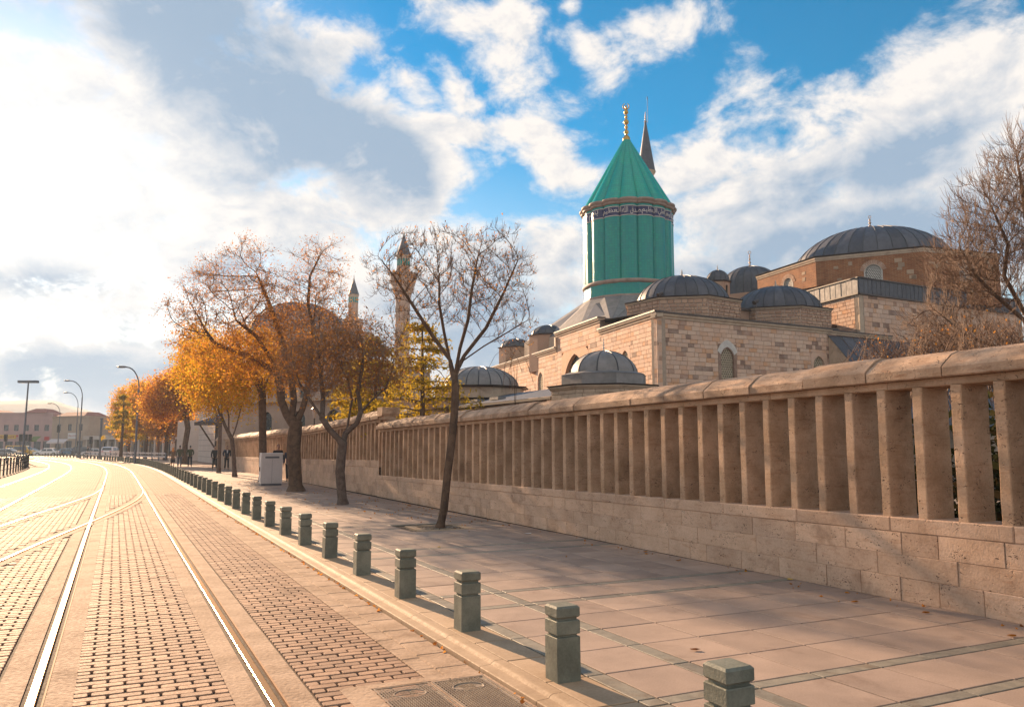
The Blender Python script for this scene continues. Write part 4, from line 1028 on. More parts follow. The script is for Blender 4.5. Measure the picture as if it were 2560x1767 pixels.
# calligraphy bent round the lobes (joined letter forms, right to left)
def ring_text(txt, a_start, width_ang, zc, size):
    cu = bpy.data.curves.new('inscription', 'FONT'); cu.body = txt; cu.size = size; cu.resolution_u = 2; cu.extrude = 0.012; cu.align_x = 'LEFT'
    o = bpy.data.objects.new('inscription', cu); COL.objects.link(o); dg = bpy.context.evaluated_depsgraph_get(); dg.update()
    me = bpy.data.meshes.new_from_object(o.evaluated_get(dg)); bpy.data.objects.remove(o); me.name = 'inscription'
    n = len(me.vertices); co = np.zeros(n * 3); me.vertices.foreach_get('co', co); co = co.reshape(-1, 3)
    if n == 0: return
    xmin, xmax = co[:, 0].min(), co[:, 0].max(); kx = width_ang / (xmax - xmin); ym = (co[:, 1].min() + co[:, 1].max()) / 2; ky = (zb1 - zs1) * .78 / (co[:, 1].max() - co[:, 1].min())
    for i in range(n):
        q = a_start + (co[i, 0] - xmin) * kx; r = (R0 + .03) * lobe(q - rt0) + co[i, 2] * .6
        co[i] = (r * math.cos(q), r * math.sin(q), zc + (co[i, 1] - ym) * ky)
    me.vertices.foreach_set('co', co.ravel()); me.materials.clear(); me.materials.append(M['script']); me.update()
    put('inscription', me, tower)
facec = math.atan2(-TC.y, -TC.x)           # direction of the camera from the tower; angles grow to the viewer's right
words = [('\ufeea\ufee0\ufedf\ufe8d \ufee2\ufeb4\ufe91', -1.55, .42), ('\ufee2\ufeb4\ufe91', -1.02, .34), ('\ufee2\ufef4\ufec8\ufecc\ufedf\ufe8d', -.58, .44), ('\ufeea\ufee0\ufedf\ufe8d \ufed5\ufeaa\ufebb', -.12, .40), ('\ufee2\ufef4\ufec8\ufecc\ufedf\ufe8d', .30, .38), ('\ufef2\ufee0\ufecc\ufedf\ufe8d \ufeee\ufeeb\ufeed', .70, .42), ('\ufe8e\ufee4\ufeec\ufec8\ufed4\ufea3', 1.15, .4)]
for t_, a0_, w_ in words: ring_text(t_, facec + a0_, w_, (zs1 + zb1) / 2, .5)

# ------------------------------------------------------------------ minaret behind the tower
MC = up(at(1616, 430, 76), 0)
def cone_mat(): return M['lead']
def minaret(C, zt, zbase, rc, rs_, label, parent_name='minaret', balcony=None, tiles=False, tipfin=1.4, shaftmat='cornice', n=16, bot=0.0, antenna=False):
    t = thing(parent_name, label, 'minaret', C); f_ = Fr(C, (1, 0, 0), (0, 1, 0))
    a = MB(f_); a.lathe([(rc * 1.06, zbase), (rc * 1.02, zbase + .1), (.05, zt)], n); a.build('cone_roof', M['lead'], t)
    finial(t, up(C, zt - .15), tipfin, .16, M['copper'])
    a = MB(f_); a.lathe([(rs_, zbase - .45), (rc * 1.0, zbase - .15), (rc * 1.08, zbase - .02), (.3, zbase)], n); a.build('cornice', M['cornice'], t)
    top = zbase - .45
    if tiles:
        for i in range(n):
            q0 = 2 * PI * (i + .14) / n; q1 = 2 * PI * (i + .86) / n; r = rs_ * 1.015; a = MB(f_); a.add([(r * math.cos(q0), r * math.sin(q0), top - tiles), (r * math.cos(q1), r * math.sin(q1), top - tiles), (r * math.cos(q1), r * math.sin(q1), top - .1), (r * math.cos(q0), r * math.sin(q0), top - .1)], [(0, 1, 2, 3)]); a.build('tile_panel', M['tile'], t)
    a = MB(f_)
    if balcony:
        zb_, rb = balcony; a.lathe([(rs_, top), (rs_, zb_)], n); a.build('shaft', M[shaftmat], t)
        a = MB(f_); a.lathe([(rs_ * 1.08, zb_ - rb * 1.6), (rs_ * 1.25, zb_ - rb * 1.3), (rs_ * 1.2, zb_ - rb * 1.2), (rb * .85, zb_ - rb * .7), (rb * .82, zb_ - rb * .6), (rb, zb_ - .15), (rb, zb_), (rs_, zb_ + .01)], n); a.build('balcony', M[shaftmat], t)
        for i in range(n):
            q0 = 2 * PI * (i + .04) / n; q1 = 2 * PI * (i + .96) / n; a = MB(f_); rr = rb * .98
            a.prism([(rr * math.cos(q0), rr * math.sin(q0)), (rr * math.cos(q1), rr * math.sin(q1)), ((rr - .12) * math.cos(q1), (rr - .12) * math.sin(q1)), ((rr - .12) * math.cos(q0), (rr - .12) * math.sin(q0))], zb_, zb_ + 1.0); a.build('parapet_panel', M[shaftmat], t)
        a = MB(f_); a.lathe([(rs_ * 1.08, zb_ - rb * 1.6), (rs_ * 1.12, bot)], n); a.build('shaft', M[shaftmat], t)
    else:
        a.lathe([(rs_, top), (rs_, bot)], n); a.build('shaft', M[shaftmat], t)
    if antenna:
        a = MB(f_); a.tube([(.22, 0, zt - .3), (.22, 0, zt + 2.2)], .02, 5); a.tube([(.22, 0, zt + 2.2), (.22, 0, zt + 2.5)], [.06, .02], 5); a.build('lightning_rod', M['gutter'], t)
    return t
minaret(MC, at(1614, 302, 76).z, at(1616, 430, 76).z, .84, .66, 'slim minaret with a dark lead cone just behind the turquoise tower', antenna=True, bot=8, tipfin=1.1)

# ------------------------------------------------------------------ brick hall with the large dome
BC = up(at(2179, 640, 63), 0)
bh = thing('brick_hall', 'octagonal brick hall under a wide ribbed lead dome at the right', 'building', BC)
mas = Masonry()
rotB = math.atan2(-BC.y, -BC.x) + PI / 8 - .03; RBk = 9.0
zk1 = at(2160, 634, 54.6).z; zk0 = at(2160, 712, 54.6).z - .4
def holes_plate(parent, f_, w_, z0, z1, hole, mat, d=.3):
    X0, X1, Z0, Z1 = hole; a = MB(f_)
    for x0, x1, q0, q1 in ((0, X0, z0, z1), (X1, w_, z0, z1), (X0, X1, z0, Z0), (X0, X1, Z1, z1)):
        if x1 - x0 > .01 and q1 - q0 > .01: a.box(x0, x1, -d, 0, q0, q1)
    return a.build('brick_wall', M[mat], parent)
for f_, w_, mid, nn in faces_of(BC, RBk, 8, rotB):
    if facing(mid, nn):
        zw = zk0 + .75; h = window(bh, f_, w_ / 2 - .3, zw, 1.0, 1.25, 'round', 'latticewhite', 'latticewhite', .125, band=.1, depth=.3)
        holes_plate(bh, f_, w_, zk0 - .8, zk1, h, 'thinbrick')
        # brick relieving arch and scattered stone patches
        a = MB(f_); O1 = arc(w_ / 2 - .3, zw, 1.14, 1.27, 'round'); O2 = arc(w_ / 2 - .3, zw, 1.75, 1.58, 'round'); k0_ = 2
        for i in range(2, len(O1) - 3):
            b_ = MB(f_); sh = .06
            def L2(p, q, t): return (p[0] + (q[0] - p[0]) * t, p[1] + (q[1] - p[1]) * t)
            P4 = [L2(O1[i], O1[i + 1], .08), L2(O1[i], O1[i + 1], .92), L2(O2[i], O2[i + 1], .92), L2(O2[i], O2[i + 1], .08)]
            b_.add([(x, -.05, z) for x, z in P4] + [(x, .02, z) for x, z in P4], [(4, 5, 6, 7), (0, 1, 5, 4), (1, 2, 6, 5), (2, 3, 7, 6), (3, 0, 4, 7)]); b_.build('arch_brick', M['rubble'], bh)
        rr = random.Random(int(mid.x * 10))
        for k in range(22):
            x = rr.uniform(.2, w_ - .7); z = rr.uniform(zk0 - .3, zk1 - .4); lw, lh = rr.uniform(.25, .6), rr.uniform(.18, .38)
            if h[0] - .55 < x + lw and x < h[1] + .4 and z > zw - .4: continue
            mas.b.append((f_, x, x + lw, z, z + lh, .03, .018, .03, 'patch'))
    else: 
        a = MB(f_); a.box(0, w_, -.3, 0, zk0 - .8, zk1); a.build('brick_wall', M['thinbrick'], bh)
M['patch'] = stone('patch', (.46, .33, .22), (.38, .26, .17), rough=.8, scale=3, var=.25, bump=.3)
eave(bh, ngon(BC, RBk, 8, rotB), zk1, .26, .12, M['cornice'], 'cornice'); eave(bh, ngon(BC, RBk, 8, rotB), zk1 + .262, .10, .2, M['gutter'], 'roof_edge')
a = MB(); P_ = ngon(BC, RBk + .1, 8, rotB); a.add([(x, y, zk1 + .36) for x, y in P_] + [(BC.x, BC.y, zk1 + .9)], [(i, (i + 1) % 8, 8) for i in range(8)]); a.build('roof_deck', M['lead'], bh)
ztb = at(2175, 575, 63).z
dome(bh, up(BC, zk1 + .3), 6.0, ztb - zk1 - .3, 36, fin=(1.25, .2, 'copper', True), rib=.05)
# lower storey with the lead clad parapet
CE = up(at(2148, 760, 50), 0); zp1 = at(2150, 695, 50).z; zp0 = at(2150, 735, 50).z
frE = Fr(CE, DR, nR); frEL = Fr(CE, DL, nL)
a = MB(frE); a.box(.05, 18, -.4, -.24, 0, zp0); a.build('wall_core', M['mortar'], bh); a = MB(frEL); a.box(.05, 9, -.4, -.24, 0, zp0); a.build('wall_core', M['mortar'], bh)
mas.wall(frE, .4, 17, 5.0, zp0 - .02, 'ashlar', .30, .6); mas.wall(frEL, .4, 8, 5.0, zp0 - .02, 'ashlar', .24, .5, gap=.01)
mas.wall(frE, 0, .4, 3.5, zp0 - .02, 'cornice', .5, .8); mas.wall(frEL, 0, .4, 3.5, zp0 - .02, 'cornice', .5, .8)
for f_, L_, n_ in ((frE, 17.5, 42), (frEL, 8.2, 16)):
    a = MB(f_); a.box(0.02, L_, -.5, .02, zp0, zp1); a.build('parapet', M['leadrib'], bh)
    for i in range(n_):
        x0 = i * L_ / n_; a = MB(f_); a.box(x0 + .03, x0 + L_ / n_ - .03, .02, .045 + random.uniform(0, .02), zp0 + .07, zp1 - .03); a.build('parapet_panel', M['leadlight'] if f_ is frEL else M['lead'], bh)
        a = MB(f_); a.box(x0 - .02, x0 + .02, .02, .07, zp0 + .05, zp1); a.build('seam', M['lead'], bh)
    a = MB(f_); a.box(-.1, L_, -.5, .12, zp1, zp1 + .08); a.box(-.1, L_, -.3, .16, zp0 - .02, zp0 + .07); a.build('roof_edge', M['gutter'], bh)
a = MB(); q = lambda s_, t_, z: tuple(CE + DR * s_ + DL * t_ + Vector((0, 0, z))); a.add([q(.2, .2, zp1 + .02), q(18, .2, zp1 + .02), q(18, 7, zk0 + .35), q(.2, 7, zk0 + .35)], [(0, 1, 2, 3)]); a.build('roof_deck', M['lead'], bh)
mas.flush(bh, {'ashlar': 'stone', 'rubble': 'stone', 'cornice': 'quoin', 'patch': 'stone_patch'})

# ------------------------------------------------------------------ rear dome and the small lantern turret
RC = up(at(1876, 700, 70), 0); rd = thing('rear_dome_hall', 'bluish ribbed dome between the little turret and the brick hall', 'building', RC)
z_ = at(1876, 735, 68).z; R_ = 2.55; zt_ = at(1876, 667, 70).z
a = MB(); a.prism(ngon(RC, 3.1, 12, .1), 0, z_); a.build('drum', M['rubble'], rd)
dome(rd, up(RC, z_ + .9), R_, zt_ - z_ - .9, 24, fin=(1.5, .16, 'copper', True), zb=.95)
LC = up(at(1795, 720, 58), 0); lt = thing('lantern_turret', 'little octagonal stone turret with arched openings and a small dark dome', 'turret', LC)
zl0, zl1 = at(1795, 745, 58).z, at(1795, 703, 57.2).z
for f_, w_, mid, nn in faces_of(LC, .88, 8, .2):
    h = window(lt, f_, w_ / 2, zl1 - .95, .26, .72, 'round', 'rubble', 'lattice', .1, band=.05, lat=False, depth=.12)
    holes_plate(lt, f_, w_, zl0 - 2, zl1, h, 'rubble', .12).name = 'stone_wall'
eave(lt, ngon(LC, .88, 8, .2), zl1, .08, .14, M['gutter'], 'roof_edge')
dome(lt, up(LC, zl1 + .07), .84, at(1795, 676, 58).z - zl1 - .07, 12, fin=(.42, .09, 'whitestone'), rib=.03)

# ------------------------------------------------------------------ small domed fountain house in front
FC = up(at(1510, 950, 30), 0); fh = thing('fountain_house', 'small octagonal kiosk with a smooth grey dome just behind the boundary wall', 'kiosk', FC)
rF = math.atan2(-FC.y, -FC.x) + PI / 8 - .12
zf0 = at(1510, 962, 28.7).z; zf1 = at(1510, 932, 28.7).z; mas = Masonry()
for f_, w_, mid, nn in faces_of(FC, 1.62, 8, rF):
    a = MB(f_); a.box(.0, w_, -.1, 0, zf0, zf1); a.build('drum_panel', M['leadlight'], fh)
a = MB(); P_ = ngon(FC, 1.64, 8, rF); a.add([(x, y, zf1 + .002) for x, y in P_] + [(FC.x + (x - FC.x) * .76, FC.y + (y - FC.y) * .76, zf1 + .12) for x, y in P_], [(i, (i + 1) % 8, 8 + (i + 1) % 8, 8 + i) for i in range(8)]); a.build('roof_edge', M['leadlight'], fh)
dome(fh, up(FC, zf1 + .05), 1.24, at(1510, 878, 30).z - zf1 - .05, 10, mat='leadlight', fin=(.5, .07, 'whitestone', False), rib=.03)
a = MB(); a.prism(ngon(FC, 1.93, 8, rF), 0, zf0 - .18); a.build('wall_core', M['mortar'], fh)
for f_, w_, mid, nn in faces_of(FC, 2.0, 8, rF):
    if facing(mid, nn): mas.wall(f_, 0, w_, 2.0, zf0 - .16, 'cornice', .26, .5, d=.06)
eave(fh, ngon(FC, 2.0, 8, rF), zf0 - .16, .12, .14, M['cornice'], 'cornice'); eave(fh, ngon(FC, 2.0, 8, rF), zf0 - .04, .05, .2, M['gutter'], 'roof_edge')
a = MB(); P_ = ngon(FC, 2.15, 8, rF); a.add([(x, y, zf0 + .008) for x, y in P_] + [(FC.x, FC.y, zf0 + .15)], [(i, (i + 1) % 8, 8) for i in range(8)]); a.build('roof_deck', M['leadlight'], fh)
mas.flush(fh, {'cornice': 'stone'})

# ------------------------------------------------------------------ low domed chapel and lean-to left of it, small drums on the long hall
KC = up(at(1200, 950, 44), 0); kc = thing('domed_chapel', 'low chapel with a broad dome seen behind the slender bare tree', 'building', KC)
zq0 = at(1200, 968, 42).z
a = MB(); a.prism(ngon(KC, 2.5, 8, .3), 0, zq0); a.build('drum', M['cornice'], kc); eave(kc, ngon(KC, 2.5, 8, .3), zq0, .1, .3, M['gutter'], 'roof_edge')
dome(kc, up(KC, zq0 + .1), 2.1, at(1200, 917, 44).z - zq0 - .1, 20, mat='leadlight')
a = MB(); a.prism(ngon(KC, 3.6, 8, .3), 0, at(1200, 1000, 41).z); a.build('base', M['ashlar'], kc); eave(kc, ngon(KC, 3.6, 8, .3), at(1200, 1000, 41).z, .1, .35, M['gutter'], 'roof_edge')
AN = up(at(1392, 990, 31.5), 0); an = thing('lean_to', 'low annex with a sloping lead roof between the kiosk and the chapel', 'building', AN)
da_ = Vector((-.47, .88, 0)).normalized(); na_ = Vector((-da_.y, da_.x, 0)); na_ = na_ if na_.x < 0 else -na_
fa = Fr(AN, da_, na_); zh = at(1392, 984, 31.5).z
a = MB(fa); a.box(0, 20, -3.5, 0, 0, zh - .25); a.build('wall', M['cornice'], an)
a = MB(fa); a.extrude([(-.1, zh - .22), (20.1, zh - .22), (20.1, zh - .12), (-.1, zh - .12)], -.1, .35); a.build('roof_edge', M['gutter'], an)
a = MB(fa); a.add([(-.1, .35, zh - .11), (20, .35, zh - .11), (20, -3.5, zh + .7), (-.1, -3.5, zh + .7)], [(0, 1, 2, 3)]); a.build('roof_deck', M['lead'], an)
for k in range(5):
    a = MB(fa); a.box(6 + k * 2.2, 6.9 + k * 2.2, -.9, -.5, zh + .1, zh + .22); a.build('roof_vent', M['leadlight'], an)
# small drums on the long left facade
for px, Y, R_, pt_, pb, dm, lab in ((1372, 60.5, 1.5, 842, 882, (830, 822), 'small stone drum with a lead dome on the long hall, nearer one'), (1290, 70, 1.5, 872, 905, (862, 858), 'small stone drum with a lead dome on the long hall, farther one')):
    c = up(at(px, pt_, Y), 0); t = thing('roof_drum', lab, 'roof dome', c, group='small domes on the long hall'); zt_, zb_ = at(px, pt_, Y).z, at(px, pb, Y).z - 1.5
    a = MB(); a.prism(ngon(c, R_, 8, .15), zb_, zt_); a.build('drum', M['rubble'], t); eave(t, ngon(c, R_, 8, .15), zt_, .08, .14, M['gutter'], 'roof_edge')
    dome(t, up(c, zt_ + .05), R_ * .9, R_ * .55, 14)

# ------------------------------------------------------------------ trees grown by space colonisation
M['bark_brown'] = stone('bark_brown', (.16, .10, .065), (.085, .055, .038), rough=.9, scale=6, bump=.9, fine=40, spec=.2)
M['bark_grey'] = stone('bark_grey', (.17, .125, .10), (.10, .07, .055), rough=.9, scale=8, bump=.9, fine=40, spec=.2)
M['twig'] = plain('twig', (.15, .085, .05), .8, noise=.3, spec=.2)
M['twig_red'] = plain('twig_red', (.21, .095, .045), .75, noise=.3, spec=.25)
M['twig_dark'] = plain('twig_dark', (.13, .065, .035), .7, noise=.3, spec=.3)
M['twig_grey'] = plain('twig_grey', (.24, .17, .13), .8, noise=.3, spec=.2)
M['leaf_orange'] = leafmat('leaf_orange', [(0, (.68, .32, .03)), (.35, (.76, .42, .04)), (.7, (.64, .25, .03)), (1, (.42, .15, .03))], .65)
M['leaf_yellow'] = leafmat('leaf_yellow', [(0, (.70, .42, .03)), (.5, (.62, .34, .02)), (.8, (.40, .34, .03)), (1, (.30, .14, .02))], .6)
M['leaf_brown'] = leafmat('leaf_brown', [(0, (.42, .17, .04)), (.4, (.55, .25, .05)), (.75, (.28, .11, .035)), (1, (.62, .32, .06))], .6)
M['leaf_dusk'] = leafmat('leaf_dusk', [(0, (.28, .12, .05)), (.4, (.38, .18, .06)), (.75, (.20, .11, .07)), (1, (.50, .25, .06))], .55)
M['leaf_dark'] = leafmat('leaf_dark', [(0, (.03, .035, .012)), (.6, (.05, .05, .02)), (1, (.08, .05, .02))], .3)
M['needle'] = leafmat('needle', [(0, (.20, .17, .02)), (.5, (.30, .24, .025)), (1, (.13, .12, .02))], .4)
M['needle_gold'] = leafmat('needle_gold', [(0, (.40, .30, .03)), (.5, (.52, .34, .03)), (1, (.24, .19, .02))], .5)
def colonise(skel, env, n_att, step, infl, kill, rs, up_=.12, iters=90, maxn=5200):
    """skel: list of (pos, parent); env: list of ellipsoids (centre, radii, weight)"""
    att = []
    ws = np.array([e[2] for e in env], float); ws /= ws.sum()
    for e, k in zip(env, (ws * n_att).astype(int)):
        d = rs.normal(size=(k, 3)); d /= np.linalg.norm(d, axis=1)[:, None]; r = rs.uniform(0, 1, k) ** (1 / 2.2)
        att.append(np.array(e[0]) + d * r[:, None] * np.array(e[1]))
    att = np.vstack(att); pos = [np.array(p, float) for p, _ in skel]; par = [q for _, q in skel]
    P_ = np.array(pos); D = np.linalg.norm(att[:, None] - P_[None], axis=2); near = D.argmin(1); nd = D.min(1)
    alive = np.ones(len(att), bool); last = {}
    for it in range(iters):
        act = alive & (nd < infl)
        if not act.any() or len(pos) > maxn: break
        idx = near[act]; vec = att[act] - P_[idx]; vec /= np.linalg.norm(vec, axis=1)[:, None] + 1e-9
        dirs = {}
        u, inv = np.unique(idx, return_inverse=True); acc = np.zeros((len(u), 3)); np.add.at(acc, inv, vec)
        new = []
        for i, nidx in enumerate(u):
            d = acc[i]; L = np.linalg.norm(d)
            if L < 1e-6: continue
            d = d / L + np.array([0, 0, up_]) + rs.normal(size=3) * .07
            if par[nidx] >= 0:
                pd = P_[nidx] - P_[par[nidx]]; d = d + .35 * pd / (np.linalg.norm(pd) + 1e-9)
            d /= np.linalg.norm(d); k = (nidx, tuple(np.round(d, 1)))
            if last.get(nidx, 0) > 3: continue
            last[nidx] = last.get(nidx, 0) + 1
            new.append((P_[nidx] + d * step, nidx))
        if not new: break
        base = len(pos); newp = np.array([p for p, _ in new]); pos += [p for p, _ in new]; par += [q for _, q in new]; P_ = np.vstack([P_, newp])
        dn = np.linalg.norm(att[:, None] - newp[None], axis=2); mn = dn.min(1); am = dn.argmin(1)
        better = mn < nd; nd = np.where(better, mn, nd); near = np.where(better, am + base, near)
        alive &= nd > kill
    return P_, par
def tree_mesh(P_, par, r_tip, expo, r_trunk, n_skel, rs, flare=1.25, wob=0.0, split_r=.012):
    n = len(P_); ch = [[] for _ in range(n)]
    for i, q in enumerate(par):
        if q >= 0: ch[q].append(i)
    rad = np.zeros(n)
    for i in range(n - 1, -1, -1):
        rad[i] = r_tip if not ch[i] else sum(rad[c] ** expo for c in ch[i]) ** (1 / expo)
    k = math.log(r_trunk / r_tip) / math.log(max(rad[0] / r_tip, 1.01)); rad = r_tip * (rad / r_tip) ** k
    vs = {0: [], 1: []}; fs = {0: [], 1: []}
    stack = [(0, None, None)]
    starts = [(0, -1)]
    while starts:
        i, p = starts.pop()
        chain = [i] if p < 0 else [p, i]
        while ch[chain[-1]]:
            c = sorted(ch[chain[-1]], key=lambda x: -rad[x])
            for o in c[1:]: starts.append((o, chain[-1]))
            chain.append(c[0])
        pts = [Vector(P_[j]) for j in chain]; rr = [rad[j] for j in chain]
        if p >= 0: rr[0] = min(rr[0], rr[1] * 1.15)
        if p < 0: rr[0] *= flare; 
        # split chain between thick and thin material
        cut = next((q for q, r in enumerate(rr) if r < split_r), len(rr))
        for grp, a, b in ((0, 0, min(cut + 1, len(rr))), (1, max(0, cut), len(rr))):
            if b - a < 2: continue
            m_ = MB(); nn = 9 if rr[a] > .07 else (6 if rr[a] > .03 else (4 if rr[a] > .012 else 3))
            m_.tube(pts[a:b], [max(r, r_tip * .8) for r in rr[a:b]], nn, cap=False)
            o = len(vs[grp]); vs[grp] += m_.v; fs[grp] += [tuple(x + o for x in f) for f in m_.f]
    tips = [i for i in range(n) if not ch[i]]
    return vs, fs, rad, ch, tips
def leaf_cloud(P_, idx, rs, per, size, spread, mat, parent, name='leaves', droop=0.0, aspect=1.6, n=None):
    idx = np.array(idx); m_ = len(idx) * per if n is None else n
    pick = rs.choice(idx, m_); c = P_[pick] + rs.normal(size=(m_, 3)) * spread; c[:, 2] -= abs(rs.normal(size=m_)) * droop
    a = rs.normal(size=(m_, 3)); a /= np.linalg.norm(a, axis=1)[:, None]; a[:, 2] -= droop * 1.5; a /= np.linalg.norm(a, axis=1)[:, None]
    b = np.cross(a, rs.normal(size=(m_, 3))); b /= np.linalg.norm(b, axis=1)[:, None] + 1e-9
    s = size * rs.uniform(.6, 1.4, m_)[:, None]; a = a * s * aspect * .5; b = b * s * .5
    v = np.stack([c - a, c + b * .8 - a * .1, c + a, c - b * .8 + a * .1], 1).reshape(-1, 3)
    me = bpy.data.meshes.new(name); me.vertices.add(len(v)); me.vertices.foreach_set('co', (v - np.array(wl(parent))).ravel().astype(np.float32))
    me.loops.add(len(v)); me.loops.foreach_set('vertex_index', np.arange(len(v), dtype=np.int32)); me.polygons.add(m_)
    me.polygons.foreach_set('loop_start', np.arange(0, len(v), 4, dtype=np.int32)); me.polygons.foreach_set('loop_total', np.full(m_, 4, np.int32))
    me.update(); me.validate(); me.materials.append(mat); return put(name, me, parent, kind='stuff')
def sub(pts, step):                       # resample polyline
    out = [Vector(pts[0])]
    for a, b in zip(pts, pts[1:]):
        a, b = Vector(a), Vector(b); n = max(1, int((b - a).length / step))
        out += [a + (b - a) * (i + 1) / n for i in range(n)]
    return out
def skeleton(trunk, limbs, step):
    sk = []; ids = {}
    def add(pts, par):
        pts = sub(pts, step); last = par
        for i, p in enumerate(pts):
            if i == 0 and par is not None: continue
            sk.append((p, last if last is not None else -1)); last = len(sk) - 1
    add(trunk, None)
    for l in limbs:                       # each limb starts at the nearest existing node
        s_ = Vector(l[0]); k = min(range(len(sk)), key=lambda i: (Vector(sk[i][0]) - s_).length); add([sk[k][0]] + list(l[1:]), k)
    return sk
def twigs(P_, par, tips, rs, L, per, rad, ang=.7, up_=.3, curl=0.0, only=None):
    vs, fs = [], []; ends = []
    for i in tips:
        d0 = P_[i] - P_[par[i]] if par[i] >= 0 else np.array([0, 0, 1.]); d0 = d0 / (np.linalg.norm(d0) + 1e-9)
        for k in range(per):
            d = d0 + rs.normal(size=3) * ang; d[2] += up_; d /= np.linalg.norm(d); l = L * rs.uniform(.5, 1.3)
            p0 = P_[i]; p1 = p0 + d * l * .5; d2 = d + np.array([0, 0, curl]); d2 /= np.linalg.norm(d2); p2 = p1 + d2 * l * .5
            m_ = MB(); m_.tube([p0, p1, p2], [rad, rad * .8, rad * .45], 3, cap=False); o = len(vs); vs += m_.v; fs += [tuple(x + o for x in f) for f in m_.f]
            ends += [p1, p2]
    return vs, fs, np.array(ends)
def make_tree(name, label, base, trunk, limbs, env, seed, bark, twigmat, n_att=700, step=.16, infl=1.6, kill=.28, r_tip=.006, r_trunk=.1, expo=2.2, tw=(.3, 3, .005, .7, .3, 0.0),
              leaves=(), cat='tree', group=None, up_=.12, flare=1.35, maxn=4200):
    rs = np.random.RandomState(seed); t = thing(name, label, cat, base, group=group)
    sk = skeleton(trunk, limbs, step * 1.2); P_, par = colonise(sk, env, n_att, step, infl, kill, rs, up_, maxn=maxn)
    vs, fs, rad, ch, tips = tree_mesh(P_, par, r_tip, expo, r_trunk, len(sk), rs, flare)
    o = Vector(base)
    put('trunk', new_mesh('trunk', [v - o for v in vs[0]], fs[0], bark, True), t)
    fine = [i for i in range(len(sk), len(P_)) if rad[i] < r_tip * 2.6]
    tv, tf, ends = twigs(P_, par, fine[::max(1, len(fine) // 2600)], rs, *tw)
    n = len(vs[1]); tv2 = vs[1] + tv; tf2 = fs[1] + [tuple(x + n for x in f) for f in tf]
    put('branches', new_mesh('branches', [v - o for v in tv2], tf2, twigmat), t, kind='stuff')
    for lf in leaves:
        zmin, zmax = lf.get('z', (-9, 99)); xf = lf.get('f')
        src = ends[(ends[:, 2] > zmin) & (ends[:, 2] < zmax)] if len(ends) else ends
        if xf is not None: src = src[[xf(e) for e in src]]
        if len(src): leaf_cloud(src, range(len(src)), rs, 1, lf['size'], lf.get('spread', .05), M[lf['mat']], t, lf.get('name', 'foliage'), lf.get('droop', 0.0), lf.get('aspect', 1.6), n=lf['n'])
    return t
def E_(px, py, Y, rx, rz, ry=None, w_=1.0):    # ellipsoid in pixels at distance Y
    c = at(px, py, Y); k = Y / F; return (tuple(c), (rx * k, (ry or rx) * k, rz * k), w_ * rx * rx * rz)
P3 = lambda px, py, Y: at(px, py, Y)

# T1: slender bare tree
b = S(16.21, 6.22); Y = b.y
make_tree('bare_tree', 'slender bare tree with a thin leaning trunk in front of the near wall', b,
    [b, P3(1110, 1270, Y), P3(1118, 1190, Y), P3(1132, 1080, Y), P3(1138, 1000, Y), P3(1138, 935, Y)],
    [[P3(1138, 960, Y), P3(1125, 900, Y + .1), P3(1075, 830, Y + .3), P3(1030, 760, Y + .3), P3(985, 690, Y + .2), P3(945, 640, Y)],
     [P3(1138, 935, Y), P3(1150, 870, Y - .2), P3(1170, 800, Y - .4), P3(1180, 720, Y - .5), P3(1195, 640, Y - .5)],
     [P3(1138, 935, Y), P3(1160, 890, Y + .2), P3(1215, 820, Y + .4), P3(1260, 730, Y + .4), P3(1295, 650, Y + .3)],
     [P3(1130, 980, Y), P3(1100, 930, Y), P3(1060, 900, Y - .3), P3(1000, 860, Y - .4)],
     [P3(1130, 905, Y), P3(1110, 830, Y), P3(1098, 760, Y - .3), P3(1098, 690, Y - .4)],
     [P3(1160, 895, Y), P3(1210, 865, Y - .2), P3(1270, 830, Y - .5), P3(1320, 800, Y - .6)]],
    [E_(1130, 700, Y, 215, 130, 190), E_(980, 690, Y, 75, 90), E_(1265, 700, Y, 90, 140), E_(1215, 620, Y, 60, 80), E_(1000, 820, Y, 80, 60), E_(1280, 830, Y, 80, 60)], 11,
    M['bark_brown'], M['twig'], n_att=1300, step=.11, infl=1.3, kill=.17, r_tip=.0038, r_trunk=.085, tw=(.19, 4, .0034, .6, .8, .9), leaves=[dict(n=2200, size=.03, mat='leaf_brown', name='bud_clusters', spread=.03)], maxn=4600, up_=.42)
